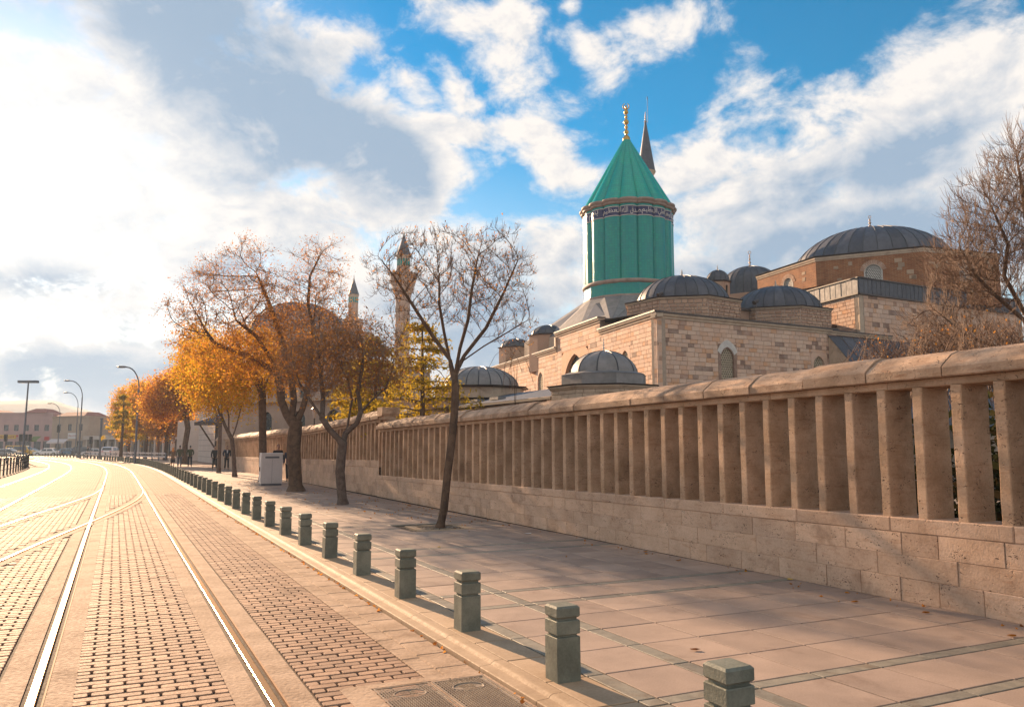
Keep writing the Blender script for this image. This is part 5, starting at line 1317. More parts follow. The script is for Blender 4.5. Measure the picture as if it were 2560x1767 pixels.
# a few clusters of dry seed pods low on the right
# T2: dark forked tree, hung with brown pods
b = S(23.77, 6.08); Y = b.y
make_tree('forked_tree', 'dark gnarled tree with a pruned fork and hanging brown pods', b,
    [b, P3(854, 1230, Y), P3(850, 1180, Y), P3(853, 1140, Y), P3(857, 1108, Y)],
    [[P3(853, 1108, Y), P3(825, 1075, Y - .2), P3(805, 1045, Y - .3), P3(775, 1000, Y - .4), P3(750, 960, Y - .4)],
     [P3(857, 1105, Y), P3(868, 1070, Y + .2), P3(873, 1040, Y + .2), P3(880, 1000, Y + .1), P3(870, 950, Y)],
     [P3(866, 1075, Y), P3(892, 1058, Y), P3(902, 1030, Y), P3(930, 1000, Y), P3(965, 970, Y)],
     [P3(902, 1035, Y), P3(895, 980, Y), P3(905, 920, Y)], [P3(805, 1045, Y), P3(808, 990, Y), P3(800, 930, Y)]],
    [E_(840, 890, Y, 130, 100, 120, .9), E_(750, 900, Y, 75, 80), E_(800, 960, Y, 80, 40), E_(945, 900, Y, 80, 80), E_(860, 960, Y, 90, 35), E_(905, 830, Y, 60, 60, 60, .5), E_(800, 810, Y, 60, 60, 60, .4), E_(985, 930, Y, 60, 40, 50, .5)], 12,
    M['bark_grey'], M['twig_grey'], n_att=900, step=.13, infl=1.7, kill=.22, r_tip=.005, r_trunk=.14, tw=(.45, 5, .0042, .7, -.15, -.6),
    leaves=[dict(n=5500, size=.05, mat='leaf_dusk', name='pods', spread=.12, droop=.18, aspect=2.2, z=(3.6, 6.6)), dict(n=1800, size=.045, mat='leaf_brown', name='foliage', spread=.16, droop=.1)])
# T3: large tree with thick trunk and airy crown
b = S(31.43, 6.23); Y = b.y
make_tree('acacia_tree', 'thick trunked tree with a wide airy crown of russet seed heads', b,
    [b, P3(737, 1180, Y), P3(734, 1120, Y), P3(738, 1075, Y), P3(740, 1062, Y)],
    [[P3(738, 1066, Y), P3(716, 1035, Y), P3(703, 1000, Y), P3(700, 960, Y), P3(680, 900, Y), P3(640, 840, Y), P3(590, 800, Y - 1)],
     [P3(741, 1064, Y), P3(757, 1020, Y), P3(768, 980, Y), P3(775, 920, Y), P3(782, 840, Y), P3(790, 740, Y)],
     [P3(735, 1050, Y), P3(735, 1000, Y), P3(728, 940, Y), P3(705, 850, Y), P3(670, 750, Y + 1), P3(640, 680, Y + 1)],
     [P3(775, 930, Y), P3(820, 860, Y), P3(850, 790, Y)], [P3(690, 930, Y), P3(620, 890, Y), P3(540, 860, Y)], [P3(782, 830, Y), P3(770, 760, Y), P3(775, 690, Y), P3(800, 640, Y)]],
    [E_(600, 760, Y, 160, 110, 130), E_(475, 785, Y, 80, 55, 80, 1.5), E_(520, 710, Y, 70, 60, 80, 1.2), E_(450, 850, Y, 60, 40, 60, .8), E_(620, 660, Y, 70, 70), E_(790, 690, Y, 85, 95, 90, 1.3), E_(720, 800, Y, 160, 110, 150), E_(860, 830, Y, 70, 60), E_(680, 900, Y, 190, 60, 140, .7)], 13,
    M['bark_brown'], M['twig_red'], n_att=1500, step=.2, infl=2.6, kill=.27, r_tip=.006, r_trunk=.26, expo=2.3, tw=(.42, 5, .0046, .7, .35, .2),
    leaves=[dict(n=17000, size=.042, mat='leaf_brown', name='seed_heads', spread=.12, aspect=1.8), dict(n=3500, size=.05, mat='leaf_orange', name='foliage', spread=.2, z=(0, 6.0), droop=.2), dict(n=3500, size=.055, mat='leaf_brown', name='pods', spread=.18, z=(0, 6.6), droop=.3, aspect=2.2)], flare=1.5, maxn=5200)
# T4: straight trunk behind the cabinet, golden leaves
b = S(40.11, 6.39); Y = b.y
make_tree('golden_tree', 'straight dark trunk rising behind the white cabinet, golden leaves', b,
    [b, P3(657, 1100, Y), P3(656, 1000, Y), P3(655, 930, Y)], [[P3(656, 990, Y), P3(672, 940, Y), P3(700, 900, Y)], [P3(656, 980, Y), P3(630, 930, Y), P3(590, 900, Y)]],
    [E_(600, 900, Y, 120, 90), E_(680, 930, Y, 80, 60), E_(540, 930, Y, 60, 60)], 14,
    M['bark_brown'], M['twig_red'], n_att=600, step=.26, infl=2.6, kill=.4, r_tip=.008, r_trunk=.18, tw=(.45, 3, .006, .9, 0, -.2),
    leaves=[dict(n=7000, size=.07, mat='leaf_orange', spread=.2, droop=.25), dict(n=7000, size=.07, mat='leaf_yellow', spread=.28, droop=.3)])
# T5, T6, T7 thinner street trees
b = S(47.54, 6.05); Y = b.y
make_tree('young_street_tree', 'pale branched thin tree between the cabinet and the walking men', b,
    [b, P3(585, 1150, Y), P3(580, 1098, Y)], [[P3(580, 1098, Y), P3(563, 1065, Y), P3(545, 1020, Y), P3(520, 980, Y)], [P3(580, 1098, Y), P3(592, 1060, Y), P3(605, 1010, Y)], [P3(575, 1085, Y), P3(572, 1040, Y), P3(560, 990, Y)]],
    [E_(545, 960, Y, 75, 70), E_(500, 900, Y, 60, 70), E_(600, 980, Y, 50, 50)], 15,
    M['bark_grey'], M['twig_grey'], n_att=500, step=.28, infl=2.6, kill=.42, r_tip=.009, r_trunk=.12, tw=(.5, 3, .007, .9, .1, 0),
    leaves=[dict(n=6000, size=.08, mat='leaf_orange', spread=.22, droop=.2), dict(n=8000, size=.08, mat='leaf_yellow', spread=.35, droop=.3)])
b = S(55.05, 6.02); Y = b.y
make_tree('young_street_tree', 'thin reddish trunk just left of the man in the open coat', b,
    [b, P3(549, 1120, Y), P3(550, 1075, Y)], [[P3(550, 1075, Y), P3(540, 1030, Y), P3(520, 980, Y)], [P3(550, 1075, Y), P3(556, 1020, Y), P3(560, 960, Y)]],
    [E_(520, 930, Y, 75, 70), E_(490, 860, Y, 40, 60)], 16,
    M['bark_grey'], M['twig_grey'], n_att=400, step=.3, infl=2.8, kill=.45, r_tip=.01, r_trunk=.12, tw=(.5, 3, .007, .9, 0, 0),
    leaves=[dict(n=8000, size=.09, mat='leaf_yellow', spread=.25, droop=.2), dict(n=5000, size=.09, mat='leaf_brown', spread=.3, droop=.3)])
b = S(83.3, 6.0); Y = b.y
make_tree('street_tree', 'rust coloured tree with a crooked trunk beside the plain stone wall', b,
    [b, P3(463, 1110, Y), P3(470, 1070, Y), P3(465, 1040, Y)], [[P3(465, 1040, Y), P3(440, 1010, Y)], [P3(466, 1040, Y), P3(490, 1000, Y)]],
    [E_(440, 990, Y, 60, 50), E_(480, 960, Y, 45, 60), E_(400, 1010, Y, 45, 40)], 17,
    M['bark_brown'], M['twig_red'], n_att=400, step=.4, infl=4, kill=.6, r_tip=.014, r_trunk=.26, tw=(.7, 3, .01, .9, 0, 0),
    leaves=[dict(n=10000, size=.14, mat='leaf_orange', spread=.4, droop=.2), dict(n=9000, size=.14, mat='leaf_brown', spread=.45, droop=.2)])
for i, (px, Y, hgt_px, wpx, seed, lab, mix_) in enumerate(((415, 100, 975, 50, 18, 'orange tree of the far row, the one nearest to the crooked trunk', 'leaf_brown'), (365, 112, 965, 52, 19, 'bright orange round tree in the middle of the far row', 'leaf_yellow'),
        (322, 122, 965, 42, 20, 'bright orange tree at the left end of the far row', 'leaf_yellow'), (395, 135, 940, 60, 21, 'taller russet tree standing behind the far orange row', 'leaf_brown'))):
    b = Vector(at(px, 1100, Y)); b.z = 0; top = at(px, hgt_px, Y).z
    make_tree('street_tree', lab, b, [b, b + Vector((.1, 0, 2.2)), b + Vector((0, 0, 3.2))], [], [((b.x, b.y, (top + 2.2) / 2 + .4), (wpx * Y / F, wpx * Y / F, (top - 2.2) / 2), 1)], seed,
        M['bark_brown'], M['twig_red'], n_att=320, step=.5, infl=5, kill=.8, r_tip=.018, r_trunk=.22, tw=(.8, 3, .012, .9, 0, 0), group='orange trees of the far row',
        leaves=[dict(n=9000, size=.17, mat='leaf_orange', spread=.5), dict(n=7000, size=.17, mat=mix_, spread=.5, droop=.2)])
# conifers
def conifer(base, top, R_, seed, label, mat, nw=16, per=9, leaf=.16, dens=5000, kink=0.0, lo=.12, name='cedar_tree', rt=.16):
    rs = np.random.RandomState(seed); t = thing(name, label, 'tree', base); H = top - base.z; vs = MB(); pts = []
    m_ = MB(); m_.tube([base, base + Vector((.05, 0, H * .5)), base + Vector((0, 0, H))], [rt, rt * .6, .02], 8); m_.build('trunk', M['bark_brown'], t, smooth=True)
    for i in range(nw):
        z = H * (lo + (1 - lo) * (i + rs.uniform(0, .5)) / nw); L = R_ * (1 - (z / H)) ** .75 * rs.uniform(.7, 1.1) + .2
        for k in range(per):
            a = rs.uniform(0, 2 * PI); l = L * rs.uniform(.6, 1.1); p = [base + Vector((0, 0, z))]
            for q in range(1, 5):
                f_ = q / 4; p.append(base + Vector((math.cos(a) * l * f_, math.sin(a) * l * f_, z + l * (.25 * f_ - .28 * f_ * f_))))
            vs.tube(p, [.03 * L / R_ + .008, .02, .014, .010, .005], 3, cap=False)
            for q in range(1, 5):
                for w_ in range(3):
                    d = Vector((rs.normal() * .25, rs.normal() * .25, rs.normal() * .05)) * l * .5; pts.append(p[q] + d * (.3 + .7 * (w_ > 0))); 
                    if w_: vs.tube([p[q], p[q] + d], [.008, .004], 3, cap=False)
    put('branches', new_mesh('branches', [v - wl(t) for v in vs.v], vs.f, M['twig']), t, kind='stuff')
    P_ = np.array([tuple(p) for p in pts]); leaf_cloud(P_, range(len(P_)), rs, 1, leaf, .11, M[mat], t, 'foliage', 0.0, 2.4, n=dens)
b = Vector(at(1052, 1100, 32)); b.z = 0
conifer(b, at(1048, 800, 32).z, 3.7, 31, 'thin cedar with sparse olive needles behind the wall, left of the bare tree', 'needle_gold', 11, 8, .075, 4800, lo=.3)
b = Vector(at(935, 1090, 41)); b.z = 0
conifer(b, at(935, 840, 41).z, 3.8, 32, 'olive green conifer behind the taller wall, left of the big minaret', 'needle_gold', 12, 8, .11, 5500)
b = Vector(at(885, 1100, 44)); b.z = 0
conifer(b, at(885, 900, 44).z, 2.8, 33, 'low yellow green conifer hidden behind the forked tree', 'needle_gold', 11, 8, .12, 4500)
b = Vector(at(303, 1120, 96)); b.z = 0
conifer(b, at(300, 985, 96).z, 3.2, 34, 'sparse pine leaning over the road end beside the tall street lamp', 'needle_gold', 7, 4, .28, 650, rt=.22, lo=.35)
# right: large leafless willow-like tree behind the wall, shrubs along the wall
Y = 14.5; b = up(at(2640, 1000, Y), 0)
make_tree('leafless_tree', 'big leafless tree with dense upswept reddish branches at the right edge', b,
    [b, b + Vector((0, 0, 1.2)), P3(2630, 900, Y)],
    [[P3(2630, 900, Y), P3(2560, 800, Y), P3(2490, 740, Y), P3(2440, 690, Y), P3(2400, 620, Y)], [P3(2630, 900, Y), P3(2560, 780, Y + .3), P3(2510, 690, Y + .3), P3(2520, 610, Y), P3(2480, 520, Y)],
     [P3(2640, 900, Y), P3(2620, 760, Y), P3(2590, 620, Y), P3(2560, 500, Y), P3(2540, 380, Y)], [P3(2620, 915, Y), P3(2520, 880, Y - .4), P3(2420, 840, Y - .5), P3(2330, 770, Y - .5)], [P3(2640, 900, Y), P3(2700, 700, Y), P3(2680, 500, Y)],
     [P3(2620, 925, Y), P3(2500, 915, Y - .4), P3(2380, 880, Y - .6), P3(2290, 850, Y - .7)]],
    [E_(2480, 620, Y, 130, 190, 130), E_(2400, 700, Y, 90, 130, 90), E_(2570, 480, Y, 110, 190, 110), E_(2380, 830, Y, 120, 70, 90), E_(2700, 550, Y, 150, 250, 150, .5)], 41,
    M['bark_brown'], M['twig_dark'], n_att=3600, step=.085, infl=1.2, kill=.10, r_tip=.0034, r_trunk=.10, tw=(.30, 3, .0034, .35, .9, .8), up_=.5, maxn=9000)
def shrub(px0, px1, py0, py1, Y, seed, label, n=420, mat='twig_dark', L=(.6, 1.3)):
    n = int(n * .5); rs = np.random.RandomState(seed); c = up(at((px0 + px1) / 2, 1000, Y), 0); t = thing('shrub', label, 'shrub', c, group='bare shrubs behind the wall'); m_ = MB(); pts = []
    for i in range(n):
        px = rs.uniform(px0, px1); yy = Y + rs.uniform(-.5, .5); top = at(px, rs.uniform(py0, py1), yy); x0 = top.x + rs.normal() * .4; h = rs.uniform(*L)
        p = [Vector((x0, yy, top.z - h)), Vector((x0 + (top.x - x0) * .3 + rs.normal() * .03, yy, top.z - h * .5)), top]
        m_.tube(p, [.007, .005, .0025], 3, cap=False)
        for k in range(3):
            q = p[1].lerp(p[2], rs.uniform(0, .9)); e = q + Vector((rs.normal() * .1, rs.normal() * .1, rs.uniform(.05, .2))); m_.tube([q, e], [.003, .002], 3, cap=False); pts.append(tuple(e))
    a = MB()
    for i in range(max(2, n // 28)):
        px = px0 + (px1 - px0) * (i + .5) / max(2, n // 28); q = at(px, (py0 + py1) / 2, Y); a.tube([(q.x, Y, 0), (q.x + rs.normal() * .1, Y, q.z - .5)], [.018, .006], 5, cap=False)
    put('stems', new_mesh('stems', [v - wl(t) for v in a.v], a.f, M['bark_brown']), t, kind='stuff')
    put('twigs', new_mesh('twigs', [v - wl(t) for v in m_.v], m_.f, M[mat]), t, kind='stuff')
    P_ = np.array(pts); leaf_cloud(P_, range(len(P_)), rs, 1, .03, .03, M['leaf_brown'], t, 'foliage', n=n // 2)
shrub(2150, 2290, 830, 900, 15.2, 51, 'bare brown shrub against the lead buttress roof', 300)
shrub(2270, 2420, 800, 880, 13.5, 52, 'bare twiggy shrub below the lowest boughs of the leafless tree', 380)
shrub(2400, 2600, 790, 860, 12.2, 53, 'dense bare shrub at the right edge under the leafless tree', 380)
shrub(1270, 1300, 850, 880, 22, 54, 'small bare shrub tip above the wall near the little kiosk', 20)

# dark clipped shrubs in the garden just behind the near fins
rs = np.random.RandomState(77)
for k in range(6):
    c = W0 + wdir * (1.2 + 2.3 * k) - wn * 2.3; t = thing('garden_shrub', 'dark evergreen shrub glimpsed through the gaps between the nearer fins', 'shrub', c, group='evergreen shrubs behind the near wall')
    P_ = np.array([tuple(c + Vector((rs.uniform(-.8, .8), rs.uniform(-.8, .8), abs(rs.normal() * .5) + .3 + rs.uniform(0, .9)))) for _ in range(420)])
    a = MB()
    for q in P_[::14]: a.tube([c + Vector((0, 0, .1)), Vector(q)], [.02, .004], 4, cap=False)
    a.build('stems', M['bark_brown'], t, kind='stuff'); leaf_cloud(P_, range(len(P_)), rs, 1, .11, .08, M['leaf_dark'], t, 'foliage', n=1500)

# ------------------------------------------------------------------ second mosque behind the trees
M['pinkwall'] = plain('pinkwall', (.46, .30, .28), .85, noise=.35, scale=.5)
M['tanwall'] = plain('tanwall', (.42, .31, .23), .85, noise=.4, scale=.6)
M['palewall'] = stone('palewall', (.60, .50, .43), (.52, .43, .37), rough=.8, scale=1, bump=.1)
M['tileroof'] = plain('tileroof', (.35, .12, .08), .8, noise=.4, scale=3)
M['darkglass'] = plain('darkglass', (.05, .055, .06), .12, 0, spec=.8, noise=.2)
M['paintgrey'] = plain('paintgrey', (.12, .13, .15), .45, .2, noise=.2)
M['paintwhite'] = plain('paintwhite', (.62, .62, .62), .4, noise=.12, scale=2)
M['cabinet'] = stone('cabinet', (.60, .56, .55), (.54, .50, .49), rough=.45, scale=1.5, bump=.02, spec=.5)
M['black'] = plain('black', (.02, .02, .02), .4)
M['mosque'] = stone('mosque', (.44, .33, .26), (.36, .26, .2), rough=.8, scale=.8, bump=.2)
M['min_stone'] = stone('min_stone', (.56, .37, .26), (.46, .30, .21), rough=.8, scale=1.2, bump=.25, fine=12)
MS = up(at(770, 900, 135), 0); ms = thing('mosque', 'domed mosque glimpsed behind the russet tree crowns', 'mosque', MS)
zd = at(745, 838, 130).z; Rm = 120 * 135 / F
a = MB(); a.prism(ngon(MS, Rm * 1.12, 16, .1), 0, zd); a.build('drum', M['mosque'], ms); eave(ms, ngon(MS, Rm * 1.12, 16, .1), zd, .4, .5, M['cornice'], 'cornice')
dome(ms, up(at(745, 838, 137), zd + .3), Rm * 1.05, at(745, 758, 137).z - zd - .3, 28, mat='leadlight', rib=.12)
wz = at(770, 905, 120).z; Fm = Fr(up(at(905, 900, 118), 0), Vector((-.93, .36, 0)).normalized(), Vector((-.36, -.93, 0)).normalized())
a = MB(Fm); a.box(0, 24, -22, -.3, 0, wz); a.build('wall', M['mosque'], ms); a = MB(Fm); a.box(-.3, 24.3, -22, .2, wz, wz + .5); a.build('cornice', M['cornice'], ms)
for k in range(6):
    for z0, hh in ((2.2, 3.0), (8.0, 2.6)):
        w_ = window(ms, Fm, 2.4 + k * 3.8, z0, 1.5, hh, 'round', 'mosque', 'lattice', .3, band=.35, lat=False, depth=.3)
for k, (px, py0, py1, Y) in enumerate(((880, 862, 905, 116), (915, 832, 862, 116))):
    c = up(at(px, 880, Y), 0); a = MB(); a.box(c.x - .9, c.x + .9, c.y - .9, c.y + .9, 0, at(px, py0, Y).z); a.build('buttress_tower', M['mosque'], ms)
minaret(up(at(1008, 700, 118), 0), at(1008, 585, 118).z, at(1008, 640, 118).z, 1.10, .98, 'tall minaret with turquoise tiles under its cone, behind the bare tree', balcony=(at(1008, 700, 118).z, 1.95), tiles=1.15, tipfin=.6, shaftmat='min_stone')
minaret(up(at(883, 780, 150), 0), at(883, 696, 150).z, at(883, 737, 150).z, 1.0, .92, 'shorter looking minaret farther left, beside the mosque dome', balcony=(at(883, 812, 150).z, 1.9), tiles=1.1, tipfin=.9, shaftmat='min_stone')

# ------------------------------------------------------------------ far hill
hill = MB(); rs = np.random.RandomState(5); xs = np.linspace(-900, 200, 111); base_y = 870
def hill_top(px): return float(np.interp(px, [-700, -300, 0, 60, 130, 165, 210, 250, 270, 330, 450, 600, 900, 1400, 2000], [1060, 1010, 1001, 1000, 1000, 1013, 1023, 1035, 1052, 1075, 1085, 1090, 1095, 1100, 1105]))
rows = []
pxs = np.linspace(-900, 1700, 131)
for j, (Y, k) in enumerate(((640, 0.0), (720, .45), (800, .85), (860, 1.0), (915, .7))):
    rows.append([at(px, 1115, Y) * 1.0 if False else Vector((at(px, 1115, Y).x, Y + 2 * math.sin(px * .004 + j), -.2 + (at(px, hill_top(px), 860).z) * k)) for px in pxs])
vs = [tuple(p) for r in rows for p in r]; n = len(pxs); hill.add(vs, [(j * n + i, j * n + i + 1, (j + 1) * n + i + 1, (j + 1) * n + i) for j in range(4) for i in range(n - 1)])
M['hill'] = plain('hill', (.13, .13, .11), .95, noise=.5, scale=.02)
hill.build('hill', M['hill'], smooth=True, kind='structure')

# ------------------------------------------------------------------ far street buildings
def simple_block(t, A, d, w_, dep, h, mat, parapet=.4):
    n = Vector((d.y, -d.x, 0)); n = n if n.y < 0 else -n; f_ = Fr(A, d, n)
    a = MB(f_); a.box(0, w_, -dep, -.25, 0, h); a.build('wall', M[mat], t)
    a = MB(f_); a.box(-.1, w_ + .1, -dep - .1, .12, h, h + parapet); a.build('parapet', M[mat], t); return f_
def face_grid(t, f_, w_, h, mat, wins, d=.25):   # facade plate pieces round rectangular windows (x0,x1,z0,z1) in vertical columns
    xs = sorted({0, w_} | {x for w in wins for x in w[:2]})
    for x0, x1 in zip(xs, xs[1:]):
        col = sorted([(w[2], w[3]) for w in wins if w[0] <= x0 + 1e-4 and w[1] >= x1 - 1e-4]); z = 0; a = MB(f_)
        for z0, z1 in col + [(h, h)]:
            if z0 - z > .01: a.box(x0, x1, -d, 0, z, z0)
            z = z1
        a.build('facade', M[mat], t)
    for x0, x1, z0, z1 in wins:
        a = MB(f_); a.box(x0, x1, -.22, -.17, z0, z1); wobj = a.build('window', M['darkglass'], t)
        a = MB(f_); m_ = (x0 + x1) / 2
        for q in ((x0, x0 + .07, z0, z1), (x1 - .07, x1, z0, z1), (m_ - .03, m_ + .03, z0, z1), (x0, x1, z0, z0 + .07), (x0, x1, z1 - .07, z1)): a.box(q[0], q[1], -.17, -.10, q[2], q[3])
        a.build('frame', M['paintgrey'], wobj)
YB = 172
PB0 = up(at(-60, 1100, YB), 0); PB1 = up(at(128, 1100, YB), 0); PB2 = up(at(218, 1100, YB - 4), 0)
def mk_building(name, label, A, B, dep, ztop, mat, rows_, ground_, roofs=()):
    t = thing(name, label, 'building', A); d = (B - A); w_ = d.length; d.normalize(); f_ = simple_block(t, A, d, w_, dep, ztop, mat)
    wins = []
    for (n_, x0, x1, ww_, z0, z1) in rows_:
        for i in range(n_): c = x0 + (x1 - x0) * (i / (n_ - 1) if n_ > 1 else .5); wins.append((c * w_ - ww_ / 2, c * w_ + ww_ / 2, z0, z1))
    for (n_, x0, x1, ww_, z1) in ground_:
        for i in range(n_): c = x0 + (x1 - x0) * (i / (n_ - 1) if n_ > 1 else .5); wins.append((c * w_ - ww_ / 2, c * w_ + ww_ / 2, 0.02, z1))
    face_grid(t, f_, w_, ztop, mat, wins)
    for (x0, x1, z1) in roofs:
        a = MB(f_); X0, X1 = x0 * w_, x1 * w_; a.add([(X0, .4, ztop + .4), (X1, .4, ztop + .4), (X1, -6, ztop + .4), (X0, -6, ztop + .4), (X0 + 1.4, -1.6, z1), (X1 - 1.4, -1.6, z1), (X1 - 1.4, -4.4, z1), (X0 + 1.4, -4.4, z1)], [(0, 1, 5, 4), (1, 2, 6, 5), (2, 3, 7, 6), (3, 0, 4, 7), (4, 5, 6, 7), (0, 3, 2, 1)]); a.build('tile_roof', M['tileroof'], t)
    return t, f_, w_
zt1 = at(60, 1036, YB).z; zt2 = at(200, 1044, YB - 4).z
b1, f1, w1 = mk_building('shop_building', 'two storey pinkish shop building with arched shopfronts at the far left', PB0, PB1, 12, zt1, 'pinkwall', [(7, .12, .93, 1.0, 4.9, 6.2)], [(8, .07, .94, 1.5, 2.7)], [(.0, .32, zt1 + 1.0), (.62, .93, zt1 + 1.3)])
b2, f2, w2 = mk_building('shop_building', 'darker square corner building with a raised red roof at the far left', PB1, PB2, 12, zt2, 'tanwall', [(3, .2, .8, 1.1, 4.9, 6.3)], [(3, .2, .8, 1.7, 2.8)], [(.08, .92, zt2 + 1.3)])
def sign(t_lab, px0, px1, py0, py1, Y, mat, label, bars=0, barmat='paintwhite', post=False):
    A = at(px0, py1, Y); B = at(px1, py0, Y); t = thing('sign', label, 'sign', (A.x, Y, A.z), group=None)
    a = MB(); a.box(A.x, B.x, Y - .12, Y + .12, A.z, B.z); a.build('board', M[mat], t)
    if bars:
        w_ = (B.x - A.x); rr = random.Random(px0); a = MB(); x = A.x + w_ * .1
        while x < B.x - w_ * .1:
            q = rr.uniform(.1, .22); a.box(x, x + q, Y - .15, Y - .12, A.z + (B.z - A.z) * .3, A.z + (B.z - A.z) * rr.uniform(.6, .75)); x += q + .12
        a.build('worn_lettering', M[barmat], t, kind='stuff')
    if post: a = MB(); a.tube([(B.x + .1, Y, 0), (B.x + .1, Y, B.z + .2)], .06, 6); a.build('post', M['paintgrey'], t)
    return t
M['yellowsign'] = plain('yellowsign', (.60, .38, .04), .5); M['redsign'] = plain('redsign', (.5, .03, .03), .5); M['greenaw'] = plain('greenaw', (.14, .16, .03), .7); M['whiteaw'] = plain('whiteaw', (.6, .5, .46), .7)
sign('', -5, 10, 1087, 1096, 168, 'yellowsign', 'yellow shop sign cut by the left frame edge', 4, 'tileroof'); sign('', 15, 40, 1087, 1096, 168, 'yellowsign', 'wide yellow shop sign between the traffic lights', 8, 'tileroof'); sign('', 41, 45, 1087, 1092, 168, 'redsign', 'small red square sign at the end of the yellow one')
sign('', 111, 123, 1091, 1100, 169, 'redsign', 'red shop sign under an arch of the pink building'); sign('', 170, 192, 1082, 1096, 165, 'paintwhite', 'pale shop sign on the corner building', 3, 'pinkwall')
sign('', 294, 320, 1093, 1102, 150, 'yellowsign', 'yellow green sign on the arcade canopy', 6, 'paintwhite')
def awning(px0, px1, py0, py1, Y, mat, label):
    A = at(px0, py1, Y); B = at(px1, py0, Y); t = thing('awning', label, 'awning', (A.x, Y, 0), group=None); a = MB()
    a.add([(A.x, Y - 1.6, A.z), (B.x, Y - 1.6, A.z), (B.x, Y, B.z), (A.x, Y, B.z), (A.x, Y - 1.6, A.z - .3), (B.x, Y - 1.6, A.z - .3)], [(0, 1, 2, 3), (4, 5, 1, 0)]); a.build('canvas', M[mat], t)
    for x in (A.x + .1, B.x - .1): a = MB(); a.tube([(x, Y - 1.5, 0), (x, Y - 1.5, A.z)], .04, 5); a.build('pole', M['paintgrey'], t)
awning(84, 104, 1090, 1100, 167, 'greenaw', 'olive green awning over an arched shopfront'); awning(127, 172, 1097, 1105, 162, 'whiteaw', 'pale awning in front of the corner building')
# long low arcade
AR0 = up(at(216, 1100, 168), 0); AR1 = up(at(438, 1100, 150), 0); t = thing('arcade', 'long low arcade of shops with a flat canopy across the road end', 'building', AR0); d = AR1 - AR0; Lr = d.length; d.normalize(); n = Vector((d.y, -d.x, 0)); n = n if n.y < 0 else -n; fa_ = Fr(AR0, d, n)
za = at(300, 1093, 160).z
a = MB(fa_); a.box(0, Lr, -10, -2.6, 0, za + .6); a.build('wall', M['tanwall'], t)
a = MB(fa_); a.box(-.3, Lr + .3, -3, .6, za - .4, za + .35); a.build('canopy', M['palewall'], t)
for k in range(12): a = MB(fa_); x = k * Lr / 11.5 + .3; a.box(x, x + .55, -.3, .25, 0, za - .4); a.build('column', M['palewall'], t)
for k in range(11): a = MB(fa_); x = k * Lr / 11.5 + 1.0; a.box(x, x + Lr / 11.5 - 1.0, -2.6, -2.5, 0.1, za - .9); a.build('shopfront', M['darkglass'], t)
sB_ = mk_building('apartment_block', 'flat roofed block rising behind the orange trees', up(at(318, 1080, 200), 0), up(at(420, 1080, 196), 0), 14, at(370, 968, 198).z, 'tanwall', [(7, .1, .92, 1.3, 9.0, 10.4), (7, .1, .92, 1.3, 5.6, 7.0), (7, .1, .92, 1.3, 12.2, 13.4)], [])
sB3 = mk_building('apartment_block', 'taller pale block just left of the rust coloured tree crowns', up(at(405, 1080, 180), 0), up(at(480, 1080, 178), 0), 14, at(440, 960, 179).z, 'palewall', [(5, .12, .88, 1.2, 8.4, 9.8), (5, .12, .88, 1.2, 5.0, 6.4)], [])
for i, (p0, p1, Y, pt_, lab) in enumerate(((222, 262, 188, 1066, 'low pitched roof house right of the corner building'), (255, 330, 182, 1050, 'house with a sloping roof behind the grey pole'))):
    A = up(at(p0, 1100, Y), 0); B = up(at(p1, 1100, Y), 0); t = thing('house', lab, 'building', A); z1 = at(p0, pt_, Y).z; f_ = Fr(A, (B - A).normalized(), Vector((0, -1, 0))); w_ = (B - A).length
    a = MB(f_); a.box(0, w_, -8, 0, 0, z1 - 1.0); a.build('wall', M['tanwall'], t); a = MB(f_); a.add([(-.3, .3, z1 - 1), (w_ + .3, .3, z1 - 1), (w_ + .3, -8, z1 - 1), (-.3, -8, z1 - 1), (-.3, -4, z1 + .4), (w_ + .3, -4, z1 + .4)], [(0, 1, 5, 4), (2, 3, 4, 5), (1, 2, 5), (3, 0, 4)]); a.build('roof', M['tileroof'], t)
    a = MB(f_); a.box(w_ * .45, w_ * .45 + .5, -4.4, -3.9, z1, z1 + 1.5); a.build('chimney', M['tanwall'], t)
# plain pale stone wall block and gate canopy at the end of the finned wall
PW0 = up(at(494, 1150, 92), 0); PW1 = up(at(541, 1150, 80), 0); t = thing('gate_house', 'plain pale stone gate block with horizontal joints', 'building', PW0)
d = (PW1 - PW0); w_ = d.length; d.normalize(); n = Vector((d.y, -d.x, 0)); n = n if n.y < 0 else -n; f_ = Fr(PW0, d, n); zg = at(500, 1046, 90).z
for k in range(8): a = MB(f_); a.box(0, w_, -3, random.uniform(-.01, .01), k * zg / 8, (k + 1) * zg / 8 - .025); a.build('stone_course', M['palewall'], t)
a = MB(f_); a.box(.02, w_ - .02, -2.9, -.03, 0, zg - .05); a.build('wall_core', M['joint'], t)
a = MB(); q0 = up(at(470, 1150, 96), 0); a.box(q0.x - 1, PW0.x - .1, 95, 98, 0, zg * .98); a.build('side_block', M['palewall'], t)
GC = up(at(560, 1100, 74), 0); t = thing('gate_canopy', 'dark hipped canopy roof on struts over the gate behind the young trees', 'canopy', GC)
z0, z1, z2 = at(560, 1056, 72).z, at(560, 1050, 74).z, at(560, 1038, 74).z; hw = 50 * 74 / F
